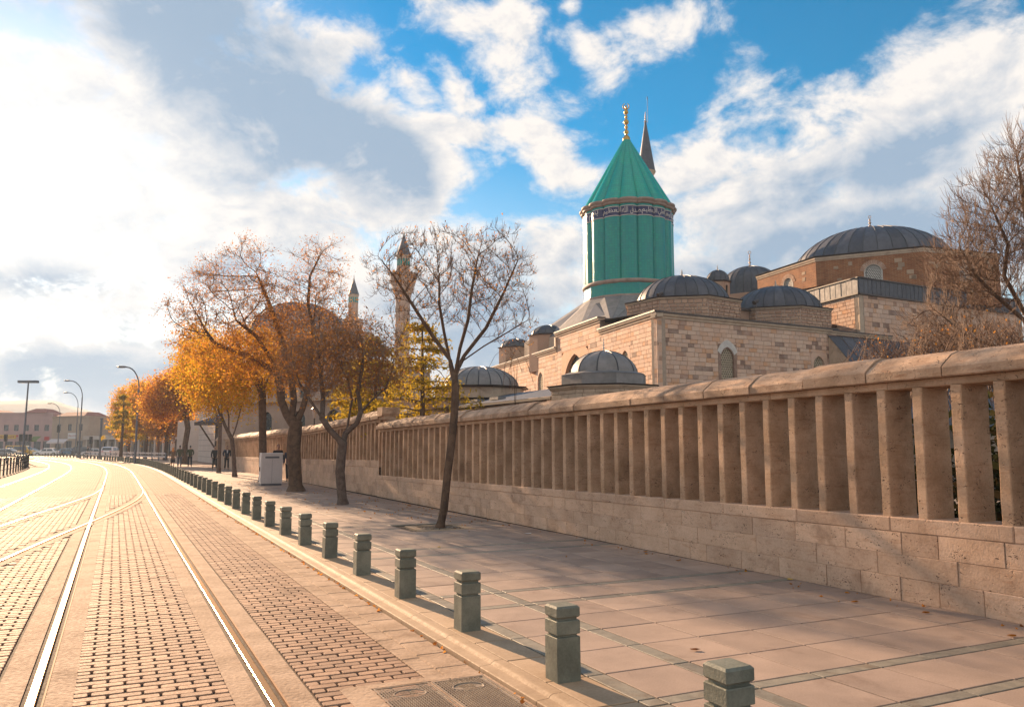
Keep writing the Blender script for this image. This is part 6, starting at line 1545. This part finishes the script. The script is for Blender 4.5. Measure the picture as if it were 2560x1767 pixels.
a = MB(Fr(GC, (1, 0, 0), (0, 1, 0))); a.add([(-hw, -2.2, z0), (hw, -2.2, z0), (hw, 3, z0), (-hw, 3, z0), (-hw * .45, 0, z2), (hw * .45, 0, z2), (hw * .45, 1, z2), (-hw * .45, 1, z2)], [(0, 1, 5, 4), (1, 2, 6, 5), (2, 3, 7, 6), (3, 0, 4, 7), (4, 5, 6, 7), (0, 3, 2, 1)]); a.build('roof', M['lead'], t)
a = MB(Fr(GC, (1, 0, 0), (0, 1, 0))); a.box(-hw - .05, hw + .05, -2.3, -2.2, z0 - .25, z0 + .05); a.box(-hw * .5, hw * .9, .2, .9, 0, z0 - .1); a.build('gate_wall', M['gutter'], t)
a = MB(Fr(GC, (1, 0, 0), (0, 1, 0))); a.tube([(-hw * .5, .2, z0 - 2.2), (-hw * .85, -1.8, z0 - .2)], .08, 5); a.build('strut', M['gutter'], t)
# garden building seen over the taller wall
GB = up(at(640, 1090, 62), 0); t = thing('garden_building', 'tan stone building with round arched windows behind the taller wall', 'building', GB)
f_ = Fr(GB, Vector((.86, -.5, 0)).normalized(), Vector((-.5, -.86, 0)).normalized()); zgb = at(700, 1000, 58).z
wn_ = [(1.5 + 3.1 * i, 2.6 + 3.1 * i, 2.9, 4.2) for i in range(4)]
a = MB(f_); a.box(-4, 13, -7, -.3, 0, zgb); a.build('wall', M['mosque'], t)
for i in range(4):
    h_ = window(t, f_, 1.0 + 3.4 * i, 2.4, 1.3, 1.9, 'round', 'mosque', 'lattice', .2, band=.3, lat=False, depth=.25)
a = MB(f_)
xs_ = [-4] + [q for i in range(4) for q in (1.0 + 3.4 * i - .95, 1.0 + 3.4 * i + .95)] + [13]
for i in range(0, len(xs_), 2): a = MB(f_); a.box(xs_[i], xs_[i + 1], -.25, 0, 0, zgb); a.build('pilaster', M['mosque'], t)
for i in range(4): a = MB(f_); x = 1.0 + 3.4 * i; a.box(x - .95, x + .95, -.25, -.005, 0, 2.4); a.box(x - .95, x + .95, -.25, -.005, 4.6, zgb); a.build('facade', M['mosque'], t)
a = MB(f_); a.box(-4.2, 13.2, -7, .25, zgb, zgb + .25); a.build('cornice', M['cornice'], t)

# ------------------------------------------------------------------ lamps, poles, rails, furniture
def lamp(px, pb, ptop, Y, arm, label, r=.09):
    b = up(at(px, pb, Y), 0); zt_ = at(px, ptop, Y).z; t = thing('street_lamp', label, 'street lamp', b, group='street lamps over the far road')
    a = MB(Fr(b, (1, 0, 0), (0, 1, 0))); L_ = arm; a.tube([(0, 0, 0), (0, 0, zt_ * .78)], [r, r * .7], 7)
    a.build('pole', M['paintgrey'], t)
    a = MB(Fr(b, (1, 0, 0), (0, 1, 0))); pts = [(-L_ * (1 - math.cos(q)) * .9, 0, zt_ * .78 + (zt_ * .22 - .1) * math.sin(q)) for q in np.linspace(0, PI / 2, 8)]; a.tube(pts, r * .55, 6); a.build('arm', M['paintgrey'], t)
    e = pts[-1]; a = MB(Fr(b, (1, 0, 0), (0, 1, 0))); a.sphere((e[0] - .45, 0, e[2] + .02), .55, 8, 5, (1, .4, .22)); a.build('lamp_head', M['paintgrey'], t, smooth=True)
lamp(339, 1120, 915, 80, 1.5, 'nearest tall street lamp with a curved arm above the orange trees', .12)
lamp(198, 1120, 950, 118, 2.1, 'tall curved street lamp in front of the corner building', .12)
lamp(189, 1115, 980, 140, 2.0, 'curved street lamp just left of a taller one', .1)
lamp(145, 1115, 1007, 160, 1.9, 'smallest curved street lamp over the pink building', .1)
b = up(at(58, 1110, 95), 0); t = thing('street_lamp', 'tall mast with a flat floodlight head at the far left', 'street lamp', b); ft = Fr(b, (1, 0, 0), (0, 1, 0)); zt_ = at(71, 955, 95).z
a = MB(ft); a.tube([(0, 0, 0), (.12, 0, zt_)], [.13, .08], 8); a.build('pole', M['paintgrey'], t); a = MB(ft); a.box(-1.0, 1.2, -.3, .3, zt_ - .1, zt_ + .18); a.build('lamp_head', M['paintgrey'], t)
b = up(at(250, 1120, 105), 0); t = thing('signal_pole', 'thick grey pole without a lamp at the end of the road', 'pole', b); a = MB(Fr(b, (1, 0, 0), (0, 1, 0))); a.tube([(0, 0, 0), (0, 0, at(252, 1048, 105).z)], .14, 8); a.build('pole', M['paintgrey'], t)
a = MB(Fr(b, (1, 0, 0), (0, 1, 0))); a.tube([(0, 0, at(252, 1048, 105).z), (0, 0, at(252, 1045, 105).z)], .2, 8); a.build('cap', M['paintgrey'], t)
for k, (px, pb, pt_, Y) in enumerate(((12, 1128, 1086, 120), (50, 1128, 1086, 120), (63, 1128, 1086, 124), (73, 1128, 1086, 122), (226, 1128, 1092, 120), (143, 1128, 1065, 130))):
    b = up(at(px, pb, Y), 0); zt_ = at(px, pt_, Y).z; lab = ('traffic light at the left frame edge', 'traffic light left of the mast foot', 'dark traffic light right of the mast foot', 'traffic light nearest to the yellow van', 'traffic light under the arcade canopy end', 'tall signal post before the corner building')[k]
    t = thing('traffic_light', lab, 'traffic light', b, group='traffic lights at the far crossing'); ft = Fr(b, (1, 0, 0), (0, 1, 0)); a = MB(ft); a.tube([(0, 0, 0), (0, 0, zt_ - .2)], .06, 6); a.build('pole', M['paintgrey'], t)
    a = MB(ft); a.box(-.18, .18, -.16, .16, zt_ - 1.0, zt_ + .05); a.build('signal_head', M['black'], t)
    for q in range(3): a = MB(ft); a.tube([(0, -.17, zt_ - .15 - .3 * q), (0, -.28, zt_ - .15 - .3 * q)], .11, 8); a.build('visor', M['black'], t)
# left railing that follows the outer curve
t = thing('railing', 'dark railing with upright posts curving round the left side of the tracks', 'railing', Pt(60, -8.95, 0))
s = 46.0; P_ = []
while s < 98: P_.append(Pt(s, -8.95 - max(0, (s - 80)) ** 1.6 * .02, -.06)); s += 1.9
for p in P_: a = MB(Fr(p, (1, 0, 0), (0, 1, 0))); a.tube([(0, 0, 0), (0, 0, .98)], .055, 6); a.tube([(0, 0, .98), (0, 0, 1.06)], [.08, .05], 6); a.build('post', M['black'], t)
for z in (.35, .65, .92): a = MB(); a.tube([p + Vector((0, 0, z)) for p in P_], .022, 5); a.build('rail', M['black'], t)
t = thing('railing', 'thin picket railing across the left end of the road', 'railing', up(at(30, 1130, 118), 0)); A = up(at(-40, 1130, 112), 0); B = up(at(62, 1130, 118), 0); n_ = 40
for i in range(n_ + 1): p = A.lerp(B, i / n_); a = MB(Fr(p, (1, 0, 0), (0, 1, 0))); a.tube([(0, 0, 0), (0, 0, 1.0)], .035, 4); a.build('picket', M['black'], t)
a = MB(); a.tube([A + Vector((0, 0, 1.0)), B + Vector((0, 0, 1.0))], .04, 5); a.build('rail', M['black'], t)
# guard rail across the plaza
t = thing('guard_rail', 'long low horizontal guard rail in front of the arcade', 'barrier', up(at(330, 1125, 100), 0)); A = up(at(215, 1125, 118), 0); B = up(at(415, 1125, 96), 0)
for z0, z1 in ((.35, .55), (.75, .95)): a = MB(); dd = (B - A); nn = Vector((dd.y, -dd.x, 0)).normalized() * .04; a.add([tuple(A + nn + Vector((0, 0, z0))), tuple(B + nn + Vector((0, 0, z0))), tuple(B + nn + Vector((0, 0, z1))), tuple(A + nn + Vector((0, 0, z1))), tuple(A - nn + Vector((0, 0, z0))), tuple(B - nn + Vector((0, 0, z0))), tuple(B - nn + Vector((0, 0, z1))), tuple(A - nn + Vector((0, 0, z1)))], [(0, 1, 2, 3), (7, 6, 5, 4), (3, 2, 6, 7), (0, 4, 5, 1)]); a.build('beam', M['whiteaw'], t)
for i in range(15): p = A.lerp(B, i / 14); a = MB(Fr(p, (1, 0, 0), (0, 1, 0))); a.box(-.06, .06, -.06, .06, 0, .95); a.build('post', M['paintgrey'], t)
# white utility cabinet on the pavement
cb = gnd(676, 1213); t = thing('utility_cabinet', 'white metal utility cabinet with a small black lock on its side', 'cabinet', (cb.x, cb.y, 0), TH + .04)
def loc_part(name, mat, *bx, ch=0.0): 
    a = MB(); a.box(*bx, ch=ch); return put(name, new_mesh(name, a.v, a.f, M[mat]), t)
loc_part('plinth', 'paintgrey', -.43, .43, -.20, .20, 0, .09); loc_part('body', 'cabinet', -.45, .45, -.22, .22, .09, 1.36); loc_part('lid', 'cabinet', -.465, .465, -.235, .235, 1.363, 1.41, ch=.02)
loc_part('door', 'cabinet', -.468, -.452, -.20, .20, .13, 1.33); loc_part('vent', 'paintgrey', -.30, .30, -.232, -.222, 1.18, 1.26); loc_part('panel_joint', 'paintgrey', -.004, .004, -.228, -.221, .10, 1.15); loc_part('lock', 'black', -.495, -.468, -.03, .05, .62, .80)
# benches / planter by the walkers, lantern over the wall
b = up(at(416, 1152, 60), 0); t = thing('bench', 'dark park bench beside the walking woman', 'bench', b, heading(60)); 
for nm, bx in (('seat', (-.25, .25, -.8, .8, .42, .47)), ('backrest', (.22, .27, -.8, .8, .5, .85)), ('leg', (-.22, .22, -.75, -.68, 0, .42)), ('leg', (-.22, .22, .68, .75, 0, .42))): loc_part(nm, 'gutter', *bx)
b = up(at(786, 1040, 43), 0); t = thing('garden_lantern', 'small old style lantern on a post above the taller wall', 'lantern', b); ft = Fr(b, (1, 0, 0), (0, 1, 0)); z0, z1 = at(786, 1045, 43).z, at(786, 1018, 43).z
a = MB(ft); a.tube([(0, 0, 0), (0, 0, z0)], .035, 6); a.build('post', M['gutter'], t); a = MB(ft); a.lathe([(.06, z0), (.15, z1 - .12), (.15, z1 - .1)], 6); a.build('glass', M['whiteaw'], t); a = MB(ft); a.lathe([(.19, z1 - .1), (.08, z1), (.01, z1 + .07)], 6); a.build('hood', M['gutter'], t)
# things lying about: leaves, litter
def litter(p, label, mat, cat, nm, s_=.05, n=1):
    a = MB(Fr(p, (1, 0, 0), (0, 1, 0))); k = 7
    pts = [(s_ * math.cos(2 * PI * i / k) * random.uniform(.6, 1.2), s_ * .6 * math.sin(2 * PI * i / k) * random.uniform(.6, 1.2), .006 + .012 * random.random()) for i in range(k)]
    a.add(pts + [(0, 0, .02), (0, 0, .004)], [(i, (i + 1) % k, k) for i in range(k)] + [((i + 1) % k, i, k + 1) for i in range(k)]); a.v = [v for v in a.v]
    o = a.build(nm, M[mat], None); return tag(o, label, cat)
litter(gnd(1975, 1449, .003), 'crumpled yellow wrapper at the foot of the near wall', 'yellowsign', 'litter', 'wrapper', .055)
litter(gnd(1320, 1334, .003), 'small pale scrap of litter lying on the pavement near the wall', 'paintwhite', 'litter', 'litter_scrap', .09)
litter(gnd(1097, 1368, .003), 'tiny orange scrap on a paving joint right of the bare tree', 'yellowsign', 'litter', 'litter_scrap', .035)
labs = ['dry curled leaf near the wall foot, right of the yellow wrapper', 'dry leaf beside the near wall towards the right edge', 'brown leaf on the slabs close to the bottom right corner', 'brown leaf under the wall, left of the yellow wrapper', 'reddish leaf at the wall foot below the middle fins', 'small brown leaf in the sunlit part of the pavement']
for (px, py), lb in zip(((2137, 1505), (2313, 1532), (2530, 1590), (1695, 1402), (1613, 1379), (1740, 1625)), labs): tag(litter(gnd(px, py, .003), lb, 'leaf_brown', 'leaf', 'dry_leaf', .05), lb, 'leaf')
rs = np.random.RandomState(9); pts = np.array([tuple(S(rs.uniform(4, 30), 7.85 - abs(rs.normal()) * .25 + .0 * 0, .006)) for _ in range(160)] + [tuple(S(rs.uniform(3, 30), 2.66 - abs(rs.normal()) * .03, -.055)) for _ in range(260)] + [tuple(S(u_ + rs.normal() * 2.2, v_ + rs.normal() * .9, .008)) for u_, v_ in ((23.8, 6.1), (31.4, 6.2), (40, 6.3), (19, 7.4)) for _ in range(110)])
lv = bpy.data.objects.new('tmp', None); leaf_o = leaf_cloud(pts, range(len(pts)), rs, 1, .034, .004, M['leaf_brown'], lv, 'leaf_litter', n=860); leaf_o.parent = None; bpy.data.objects.remove(lv)
tag(leaf_o, 'scattered dry leaf crumbs along the wall foot and the kerb joint', 'leaf litter')

# ------------------------------------------------------------------ cars
def car_proto(kind):
    t = thing(kind, 'car', 'car'); H = dict(parked_car=1.45, parked_van=1.95, parked_suv=1.72)[kind]; L = dict(parked_car=4.4, parked_van=4.9, parked_suv=4.5)[kind]; W = .88
    if kind == 'parked_car': side = [(-2.2, .35), (-2.2, .72), (-2.1, .88), (-1.55, .95), (-1.05, 1.38), (-.6, H), (.35, H), (.95, 1.1), (1.3, .93), (2.0, .82), (2.2, .6), (2.2, .35)]; cab = (-1.5, 1.15)
    elif kind == 'parked_van': side = [(-2.4, .38), (-2.45, .9), (-2.4, 1.8), (-2.2, H), (1.0, H), (1.35, 1.75), (1.75, 1.15), (2.35, .95), (2.45, .6), (2.42, .38)]; cab = (-2.3, 1.6)
    else: side = [(-2.2, .4), (-2.25, .85), (-2.15, 1.1), (-1.95, 1.62), (-1.7, H), (.4, H), (.95, 1.15), (1.35, 1.05), (2.05, .98), (2.22, .7), (2.22, .4)]; cab = (-2.0, 1.2)
    belt = .92 if kind == 'parked_car' else 1.1
    a = MB(); n = len(side)
    def yw(z): return W if z < belt else W - (z - belt) * .28
    vs = [(x, -yw(z), z) for x, z in side] + [(x, yw(z), z) for x, z in side]
    a.add(vs, [(i, n + i, n + (i + 1) % n, (i + 1) % n) for i in range(n)] + [tuple(range(n)), tuple(range(2 * n - 1, n - 1, -1))]); put('body', new_mesh('body', a.v, a.f, M['carpaint']), t)
    # glass panes just proud of the cabin
    for sgn in (-1, 1):
        segs = [(cab[0] + .35, -.15), (-.05, cab[1] - .55)] if kind != 'parked_van' else [(-2.1, -1.0), (-.9, .2), (.3, 1.2)]
        for x0, x1 in segs:
            zt_ = H - .14; a = MB(); y0, y1 = yw(belt) + .006, yw(zt_) + .006; k = .28
            a.add([(x0, sgn * y0, belt), (x1 + (.25 if x1 == segs[-1][1] else 0), sgn * y0, belt), (x1, sgn * y1, zt_), (x0 + (.2 if x0 == segs[0][0] and kind != 'parked_van' else 0), sgn * y1, zt_)], [(0, 1, 2, 3) if sgn < 0 else (3, 2, 1, 0)]); put('side_window', new_mesh('side_window', a.v, a.f, M['darkglass']), t)
    def glass(i, nm):
        (x0, z0), (x1, z1) = side[i], side[i + 1]; a = MB(); q = lambda f_: (x0 + (x1 - x0) * f_, z0 + (z1 - z0) * f_); (xa, za), (xb, zb) = q(.12), q(.9); nx = .012 if x1 + x0 > 0 else -.012
        a.add([(xa + nx, -yw(za) + .12, za + .01), (xa + nx, yw(za) - .12, za + .01), (xb + nx, yw(zb) - .1, zb + .01), (xb + nx, -yw(zb) + .1, zb + .01)], [(0, 1, 2, 3)]); put(nm, new_mesh(nm, a.v, a.f, M['darkglass']), t)
    glass(6 if kind == 'parked_car' else 5, 'windscreen'); glass(3 if kind == 'parked_car' else (1 if kind == 'parked_van' else 2), 'rear_window')
    for x in (-1.35, 1.4):
        for y in (-W + .06, W - .06):
            a = MB(Fr((x, y, .33), (1, 0, 0), (0, 0, 1), (0, 1, 0))); a.lathe([(.2, -.11), (.32, -.11), (.34, -.07), (.34, .07), (.32, .11), (.2, .11)], 16); wv = put('wheel', new_mesh('wheel', a.v, a.f, M['black']), t)
            a = MB(Fr((x, y, .33), (1, 0, 0), (0, 0, 1), (0, 1, 0))); a.lathe([(.001, -.10), (.19, -.115), (.21, -.09), (.21, .09), (.19, .115), (.001, .10)], 12); put('rim', new_mesh('rim', a.v, a.f, M['paintwhite']), wv)
    for y in (-.62, .62):
        a = MB(); x = side[0][0]; a.box(x - .02, x + .05, y - .16, y + .16, .72, .88 if kind == 'parked_car' else 1.05); put('tail_light', new_mesh('tail_light', a.v, a.f, M['redsign']), t)
        a = MB(); x = side[-2][0]; a.box(x - .12, x + .01, y - .17, y + .17, .6, .74); put('headlight', new_mesh('headlight', a.v, a.f, M['paintwhite']), t)
    for x in (side[0][0], side[-1][0]): a = MB(); a.box(x - .06, x + .06, -W + .03, W - .03, .3, .5); put('bumper', new_mesh('bumper', a.v, a.f, M['black']), t)
    reindex(t); return t
def paint(name, c):
    m, g, b = mat_base(name); b.inputs['Base Color'].default_value = (*c, 1); b.inputs['Roughness'].default_value = .25; b.inputs['Coat Weight'].default_value = .6; M[name] = m; return m
paint('carpaint', (.45, .46, .48)); paint('car_white', (.7, .7, .7)); paint('car_dark', (.05, .055, .07)); paint('car_yellow', (.6, .34, .03)); paint('car_blue', (.12, .2, .3))
protos = {}
for i, (kind, px, Y, rz, col, lab) in enumerate((('parked_car', 22, 142, 0.15, 'carpaint', 'silver car behind the picket railing at the far left'), ('parked_van', 52, 150, .1, 'car_yellow', 'yellow taxi van beside the silver car'), ('parked_car', 120, 150, 3.3, 'car_white', 'white car in front of the red shop sign'),
        ('parked_car', 172, 152, .1, 'car_blue', 'bluish car before the corner building'), ('parked_car', 198, 155, 3.2, 'car_dark', 'dark car at the corner building entrance'), ('parked_suv', 215, 150, .2, 'car_dark', 'dark tall car left of the thick grey pole'),
        ('parked_car', 240, 140, 3.0, 'carpaint', 'grey car behind the thick grey pole'), ('parked_suv', 279, 132, 1.7, 'car_white', 'white estate seen from behind with red tail lights'), ('parked_car', 78, 153, .1, 'car_white', 'pale car whose bonnet shows right of the yellow van'))):
    b = up(at(px, 1120, Y), -.11)
    if kind not in protos: protos[kind] = o = car_proto(kind); o.location = b; o.rotation_euler = (0, 0, rz); o['label'] = lab
    else: o = dup(protos[kind], b, rz, lab)
    o['group'] = 'cars on the far road'
    if kind == 'parked_van': o['category'] = 'van'
    body = next(c for c in o.children if c.name.startswith('body')); me = body.data.copy(); me.materials.clear(); me.materials.append(M[col]); body.data = me

# ------------------------------------------------------------------ people
def skinmat(): return plain('skin', (.36, .20, .13), .6, noise=.1)
M['skin'] = skinmat(); M['cloth_black'] = plain('cloth_black', (.018, .018, .022), .85, noise=.3); M['cloth_navy'] = plain('cloth_navy', (.022, .028, .05), .85, noise=.3); M['cloth_green'] = plain('cloth_green', (.07, .075, .035), .85, noise=.3)
M['cloth_olive'] = plain('cloth_olive', (.085, .08, .045), .85, noise=.3); M['cloth_brown'] = plain('cloth_brown', (.16, .09, .05), .85, noise=.3); M['cloth_red'] = plain('cloth_red', (.42, .015, .02), .8, noise=.2); M['cloth_orange'] = plain('cloth_orange', (.55, .20, .04), .8, noise=.2)
M['cloth_grey'] = plain('cloth_grey', (.10, .10, .10), .85, noise=.3); M['hair'] = plain('hair', (.02, .013, .01), .6, noise=.2); M['cloth_white'] = plain('cloth_white', (.5, .5, .52), .8, noise=.1); M['hair_light'] = plain('hair_light', (.25, .13, .05), .6, noise=.2)
def skin_obj(name, chains, mat, parent, sub_=2):
    vs = []; es = []; rs_ = []
    for ch in chains:
        prev = None
        for it in ch:
            if isinstance(it, int): prev = it; continue
            x, y, z, r = it; r = r if isinstance(r, tuple) else (r, r); vs.append((x, y, z)); rs_.append(r)
            if prev is not None: es.append((prev, len(vs) - 1))
            prev = len(vs) - 1
    me = bpy.data.meshes.new(name); me.from_pydata(vs, es, []); o = put(name, me, parent)
    md = o.modifiers.new('skin', 'SKIN'); md.use_smooth_shade = True; sv = me.skin_vertices[0].data
    for i, r in enumerate(rs_): sv[i].radius = r; sv[i].use_root = (i == 0)
    sd_ = o.modifiers.new('sub', 'SUBSURF'); sd_.levels = sub_; sd_.render_levels = sub_
    me.materials.append(mat); return o
def person(p, face, label, coat, trousers, stride=.16, arms='swing', h=1.74, hair='hair', female=False, extra=None, group='people walking on the pavement', seed=0):
    """face: heading the person walks to; +y local is forward"""
    t = thing('person', label, 'person', p, face, group); k = h / 1.74; t.scale = (k, k, k)
    fl, fr_ = stride, -stride; kn = .06
    HIP = (0, 0, .93, (.115, .085))
    body = [[(0, 0, .95, (.13, .10)), (0, 0, 1.10, (.12, .09)), (0, .01, 1.28, (.145, .10)), (0, .01, 1.43, (.12, .085)), (0, .015, 1.50, (.055, .055)), (0, .03, 1.56, (.055, .058)), (0, .04, 1.63, (.072, .088)), (0, .035, 1.70, (.066, .082)), (0, .03, 1.745, (.035, .045))]]
    n0 = 9
    def leg(s, dy, i0): return [0, (s * .085, 0, .88, (.085, .095)), (s * .095, dy * .55 + .02, .50, (.055, .06)), (s * .10, dy - .03, .10, (.038, .042)), (s * .10, dy + .0, .045, (.035, .04)), (s * .105, dy + .13, .03, (.038, .028))]
    body.append(leg(-1, fl, 0)); body.append(leg(1, fr_, 0))
    def arm(s, mode, dy):
        if mode == 'pocket': return [3, (s * .19, .0, 1.41, .055), (s * .27, -.05, 1.16, .042), (s * .21, .09, .98, .034), (s * .19, .12, .93, (.03, .035))]
        if mode == 'carry': return [3, (s * .19, .0, 1.41, .055), (s * .25, .0, 1.14, .042), (s * .25, .05, .88, .032), (s * .25, .06, .80, (.022, .04))]
        return [3, (s * .19, .0, 1.41, .055), (s * .245, -dy * .3, 1.14, .042), (s * .25, dy * .6, .90, .032), (s * .25, dy * .7, .82, (.022, .04))]
    body.append(arm(-1, arms, -stride * .9)); body.append(arm(1, arms, stride * .9))
    # fingers of open hands
    skin_obj('body', body, M['skin'], t)
    for s in (-1, 1):
        if arms != 'pocket':
            dy = (-stride * .9 if s < 0 else stride * .9); dy = .06 if arms == 'carry' else dy * .7
            for q in range(5):
                a = MB(); yy = dy + (-.03 + q * .018) if q < 4 else dy + .035; z0 = .80 if q < 4 else .83; ln = (.065, .075, .07, .055)[q] if q < 4 else .05
                a.tube([(s * .25, yy, z0), (s * (.25 - .008), yy + (.01 if q < 4 else .025), z0 - ln * .6), (s * (.25 - .02), yy + (.012 if q < 4 else .03), z0 - ln)], [.010, .009, .007], 5); put('finger', new_mesh('finger', a.v, a.f, M['skin'], True), t)
    def arm_c(s, mode, dy):
        a_ = arm(s, mode, dy); return [2] + [(x, y, z, (r[0] + .016, r[1] + .016) if isinstance(r, tuple) else (r + .016, r + .016)) for x, y, z, r in a_[1:4]]
    hem = .55 if female else .82
    coat_ch = [[(0, 0, hem, (.17, .13) if not female else (.21, .17)), (0, 0, 1.0, (.155, .12)), (0, .005, 1.30, (.175, .125)), (0, .01, 1.42, (.14, .10)), (0, .01, 1.475, (.07, .07))], arm_c(-1, arms, -stride * .9), arm_c(1, arms, stride * .9)]
    skin_obj('coat', coat_ch, M[coat], t)
    if not female:
        skin_obj('trousers', [[(0, 0, .93, (.145, .115)), (-.09, 0, .84, (.095, .10)), (-.095, fl * .55 + .02, .50, (.068, .072)), (-.10, fl - .03, .11, (.05, .055))], [0, (.09, 0, .84, (.095, .10)), (.095, fr_ * .55 + .02, .50, (.068, .072)), (.10, fr_ - .03, .11, (.05, .055))]], M[trousers], t)
    else:
        skin_obj('skirt', [[(0, 0, .9, (.16, .13)), (0, .02, .55, (.22, .18)), (0, .03, .32, (.24, .20))]], M[trousers], t)
    for s, dy in ((-1, fl), (1, fr_)):
        skin_obj('shoe', [[(s * .10, dy - .06, .045, (.045, .045)), (s * .105, dy + .08, .04, (.045, .035)), (s * .108, dy + .15, .03, (.035, .025))]], M['black'], t, 1)
    if female: skin_obj('headscarf', [[(0, .03, 1.76, (.05, .06)), (0, .015, 1.68, (.092, .105)), (0, .0, 1.60, (.095, .10)), (0, -.02, 1.48, (.13, .12)), (0, -.04, 1.30, (.15, .12))]], M[hair], t)
    else: skin_obj('hair', [[(0, .035, 1.765, (.045, .055)), (0, .015, 1.715, (.076, .085)), (0, -.015, 1.65, (.070, .060)), (0, -.02, 1.60, (.05, .045))]], M[hair], t, 1)
    # face: nose, eyes, ears
    a = MB(); a.sphere((0, .128, 1.62), .016, 6, 4, (.8, 1, 1.3)); put('nose', new_mesh('nose', a.v, a.f, M['skin'], True), t)
    for s in (-1, 1):
        a = MB(); a.sphere((s * .03, .112, 1.65), .011, 6, 4); put('eye', new_mesh('eye', a.v, a.f, M['cloth_white'], True), t)
        a = MB(); a.sphere((s * .077, .03, 1.635), .02, 6, 4, (.4, .9, 1.4)); put('ear', new_mesh('ear', a.v, a.f, M['skin'], True), t)
    a = MB(); a.box(-.022, .022, .112, .120, 1.583, 1.590); put('mouth', new_mesh('mouth', a.v, a.f, M['cloth_red']), t)
    if extra: extra(t)
    return t
def shirt(mat):
    def f_(t): a = MB(); a.add([(-.05, .145, 1.44), (.05, .145, 1.44), (.03, .152, 1.22), (-.03, .152, 1.22)], [(0, 1, 2, 3)]); put('shirt_front', new_mesh('shirt_front', a.v, a.f, M[mat]), t)
    return f_
def redfront(t): skin_obj('sweater', [[(0, .055, .95, (.10, .11)), (0, .06, 1.2, (.11, .115)), (0, .05, 1.40, (.08, .09))]], M['cloth_red'], t)
TO = math.atan2(U.y, U.x) - PI / 2; BK = TO + PI     # away from / towards the camera
def G_(px, py): p = gnd(px, py); return (p.x, p.y, 0)
person(G_(431, 1166), TO - .1, 'woman in an orange scarf and long dark skirt walking away', 'cloth_brown', 'cloth_black', .07, 'carry', 1.60, 'cloth_orange', True)
person(G_(448, 1168), TO, 'man in an olive coat walking away in the middle of the group of three', 'cloth_olive', 'cloth_grey', .10, 'swing', 1.75)
person(G_(474, 1167), TO + .05, 'man in a green jacket walking away, rightmost of the three', 'cloth_green', 'cloth_black', .14, 'pocket', 1.73)
person(G_(508, 1151), BK, 'man in a dark jacket and brown trousers before the plain stone gate block', 'cloth_black', 'cloth_brown', .12, 'pocket', 1.72)
person(G_(527, 1151), BK, 'half hidden man behind the thin reddish trunk, farther than his neighbour', 'cloth_grey', 'cloth_black', .1, 'pocket', 1.76)
person(G_(536, 1174), BK + .1, 'man in a dark suit close to the thin reddish trunk', 'cloth_black', 'cloth_black', .15, 'swing', 1.70)
person(G_(566, 1174), BK, 'man in an open dark coat over a pale shirt walking towards the camera', 'cloth_navy', 'cloth_black', .15, 'pocket', 1.72, extra=shirt('cloth_white'))
person(G_(693, 1199), BK + .2, 'bareheaded man in black partly behind the white cabinet', 'cloth_black', 'cloth_navy', .16, 'pocket', 1.78)
person(G_(721, 1203), BK - .35, 'person with a red sweater under a dark jacket, half behind the thick trunk', 'cloth_navy', 'cloth_black', .12, 'swing', 1.66, extra=redfront)
person((*at(219, 1125, 128)[:2], -.06), BK + 1.2, 'tiny dark pedestrian beside the far signal pole', 'cloth_black', 'cloth_navy', .15, 'swing', 1.74, group='people by the far crossing')

# ------------------------------------------------------------------ air
hz = MB(); hz.box(-960, 960, -80, 960, -1.4, 66.0); 
hm = bpy.data.materials.new('haze'); hm.use_nodes = True; g = G(hm.node_tree); g.n.clear()
v_ = g.node('ShaderNodeVolumePrincipled', {'Color': (.62, .80, 1.0, 1), 'Density': .00045, 'Anisotropy': .2}); g.set(g.node('ShaderNodeOutputMaterial').inputs['Volume'], v_.outputs[0])
ho = hz.build('haze', hm, kind='stuff')
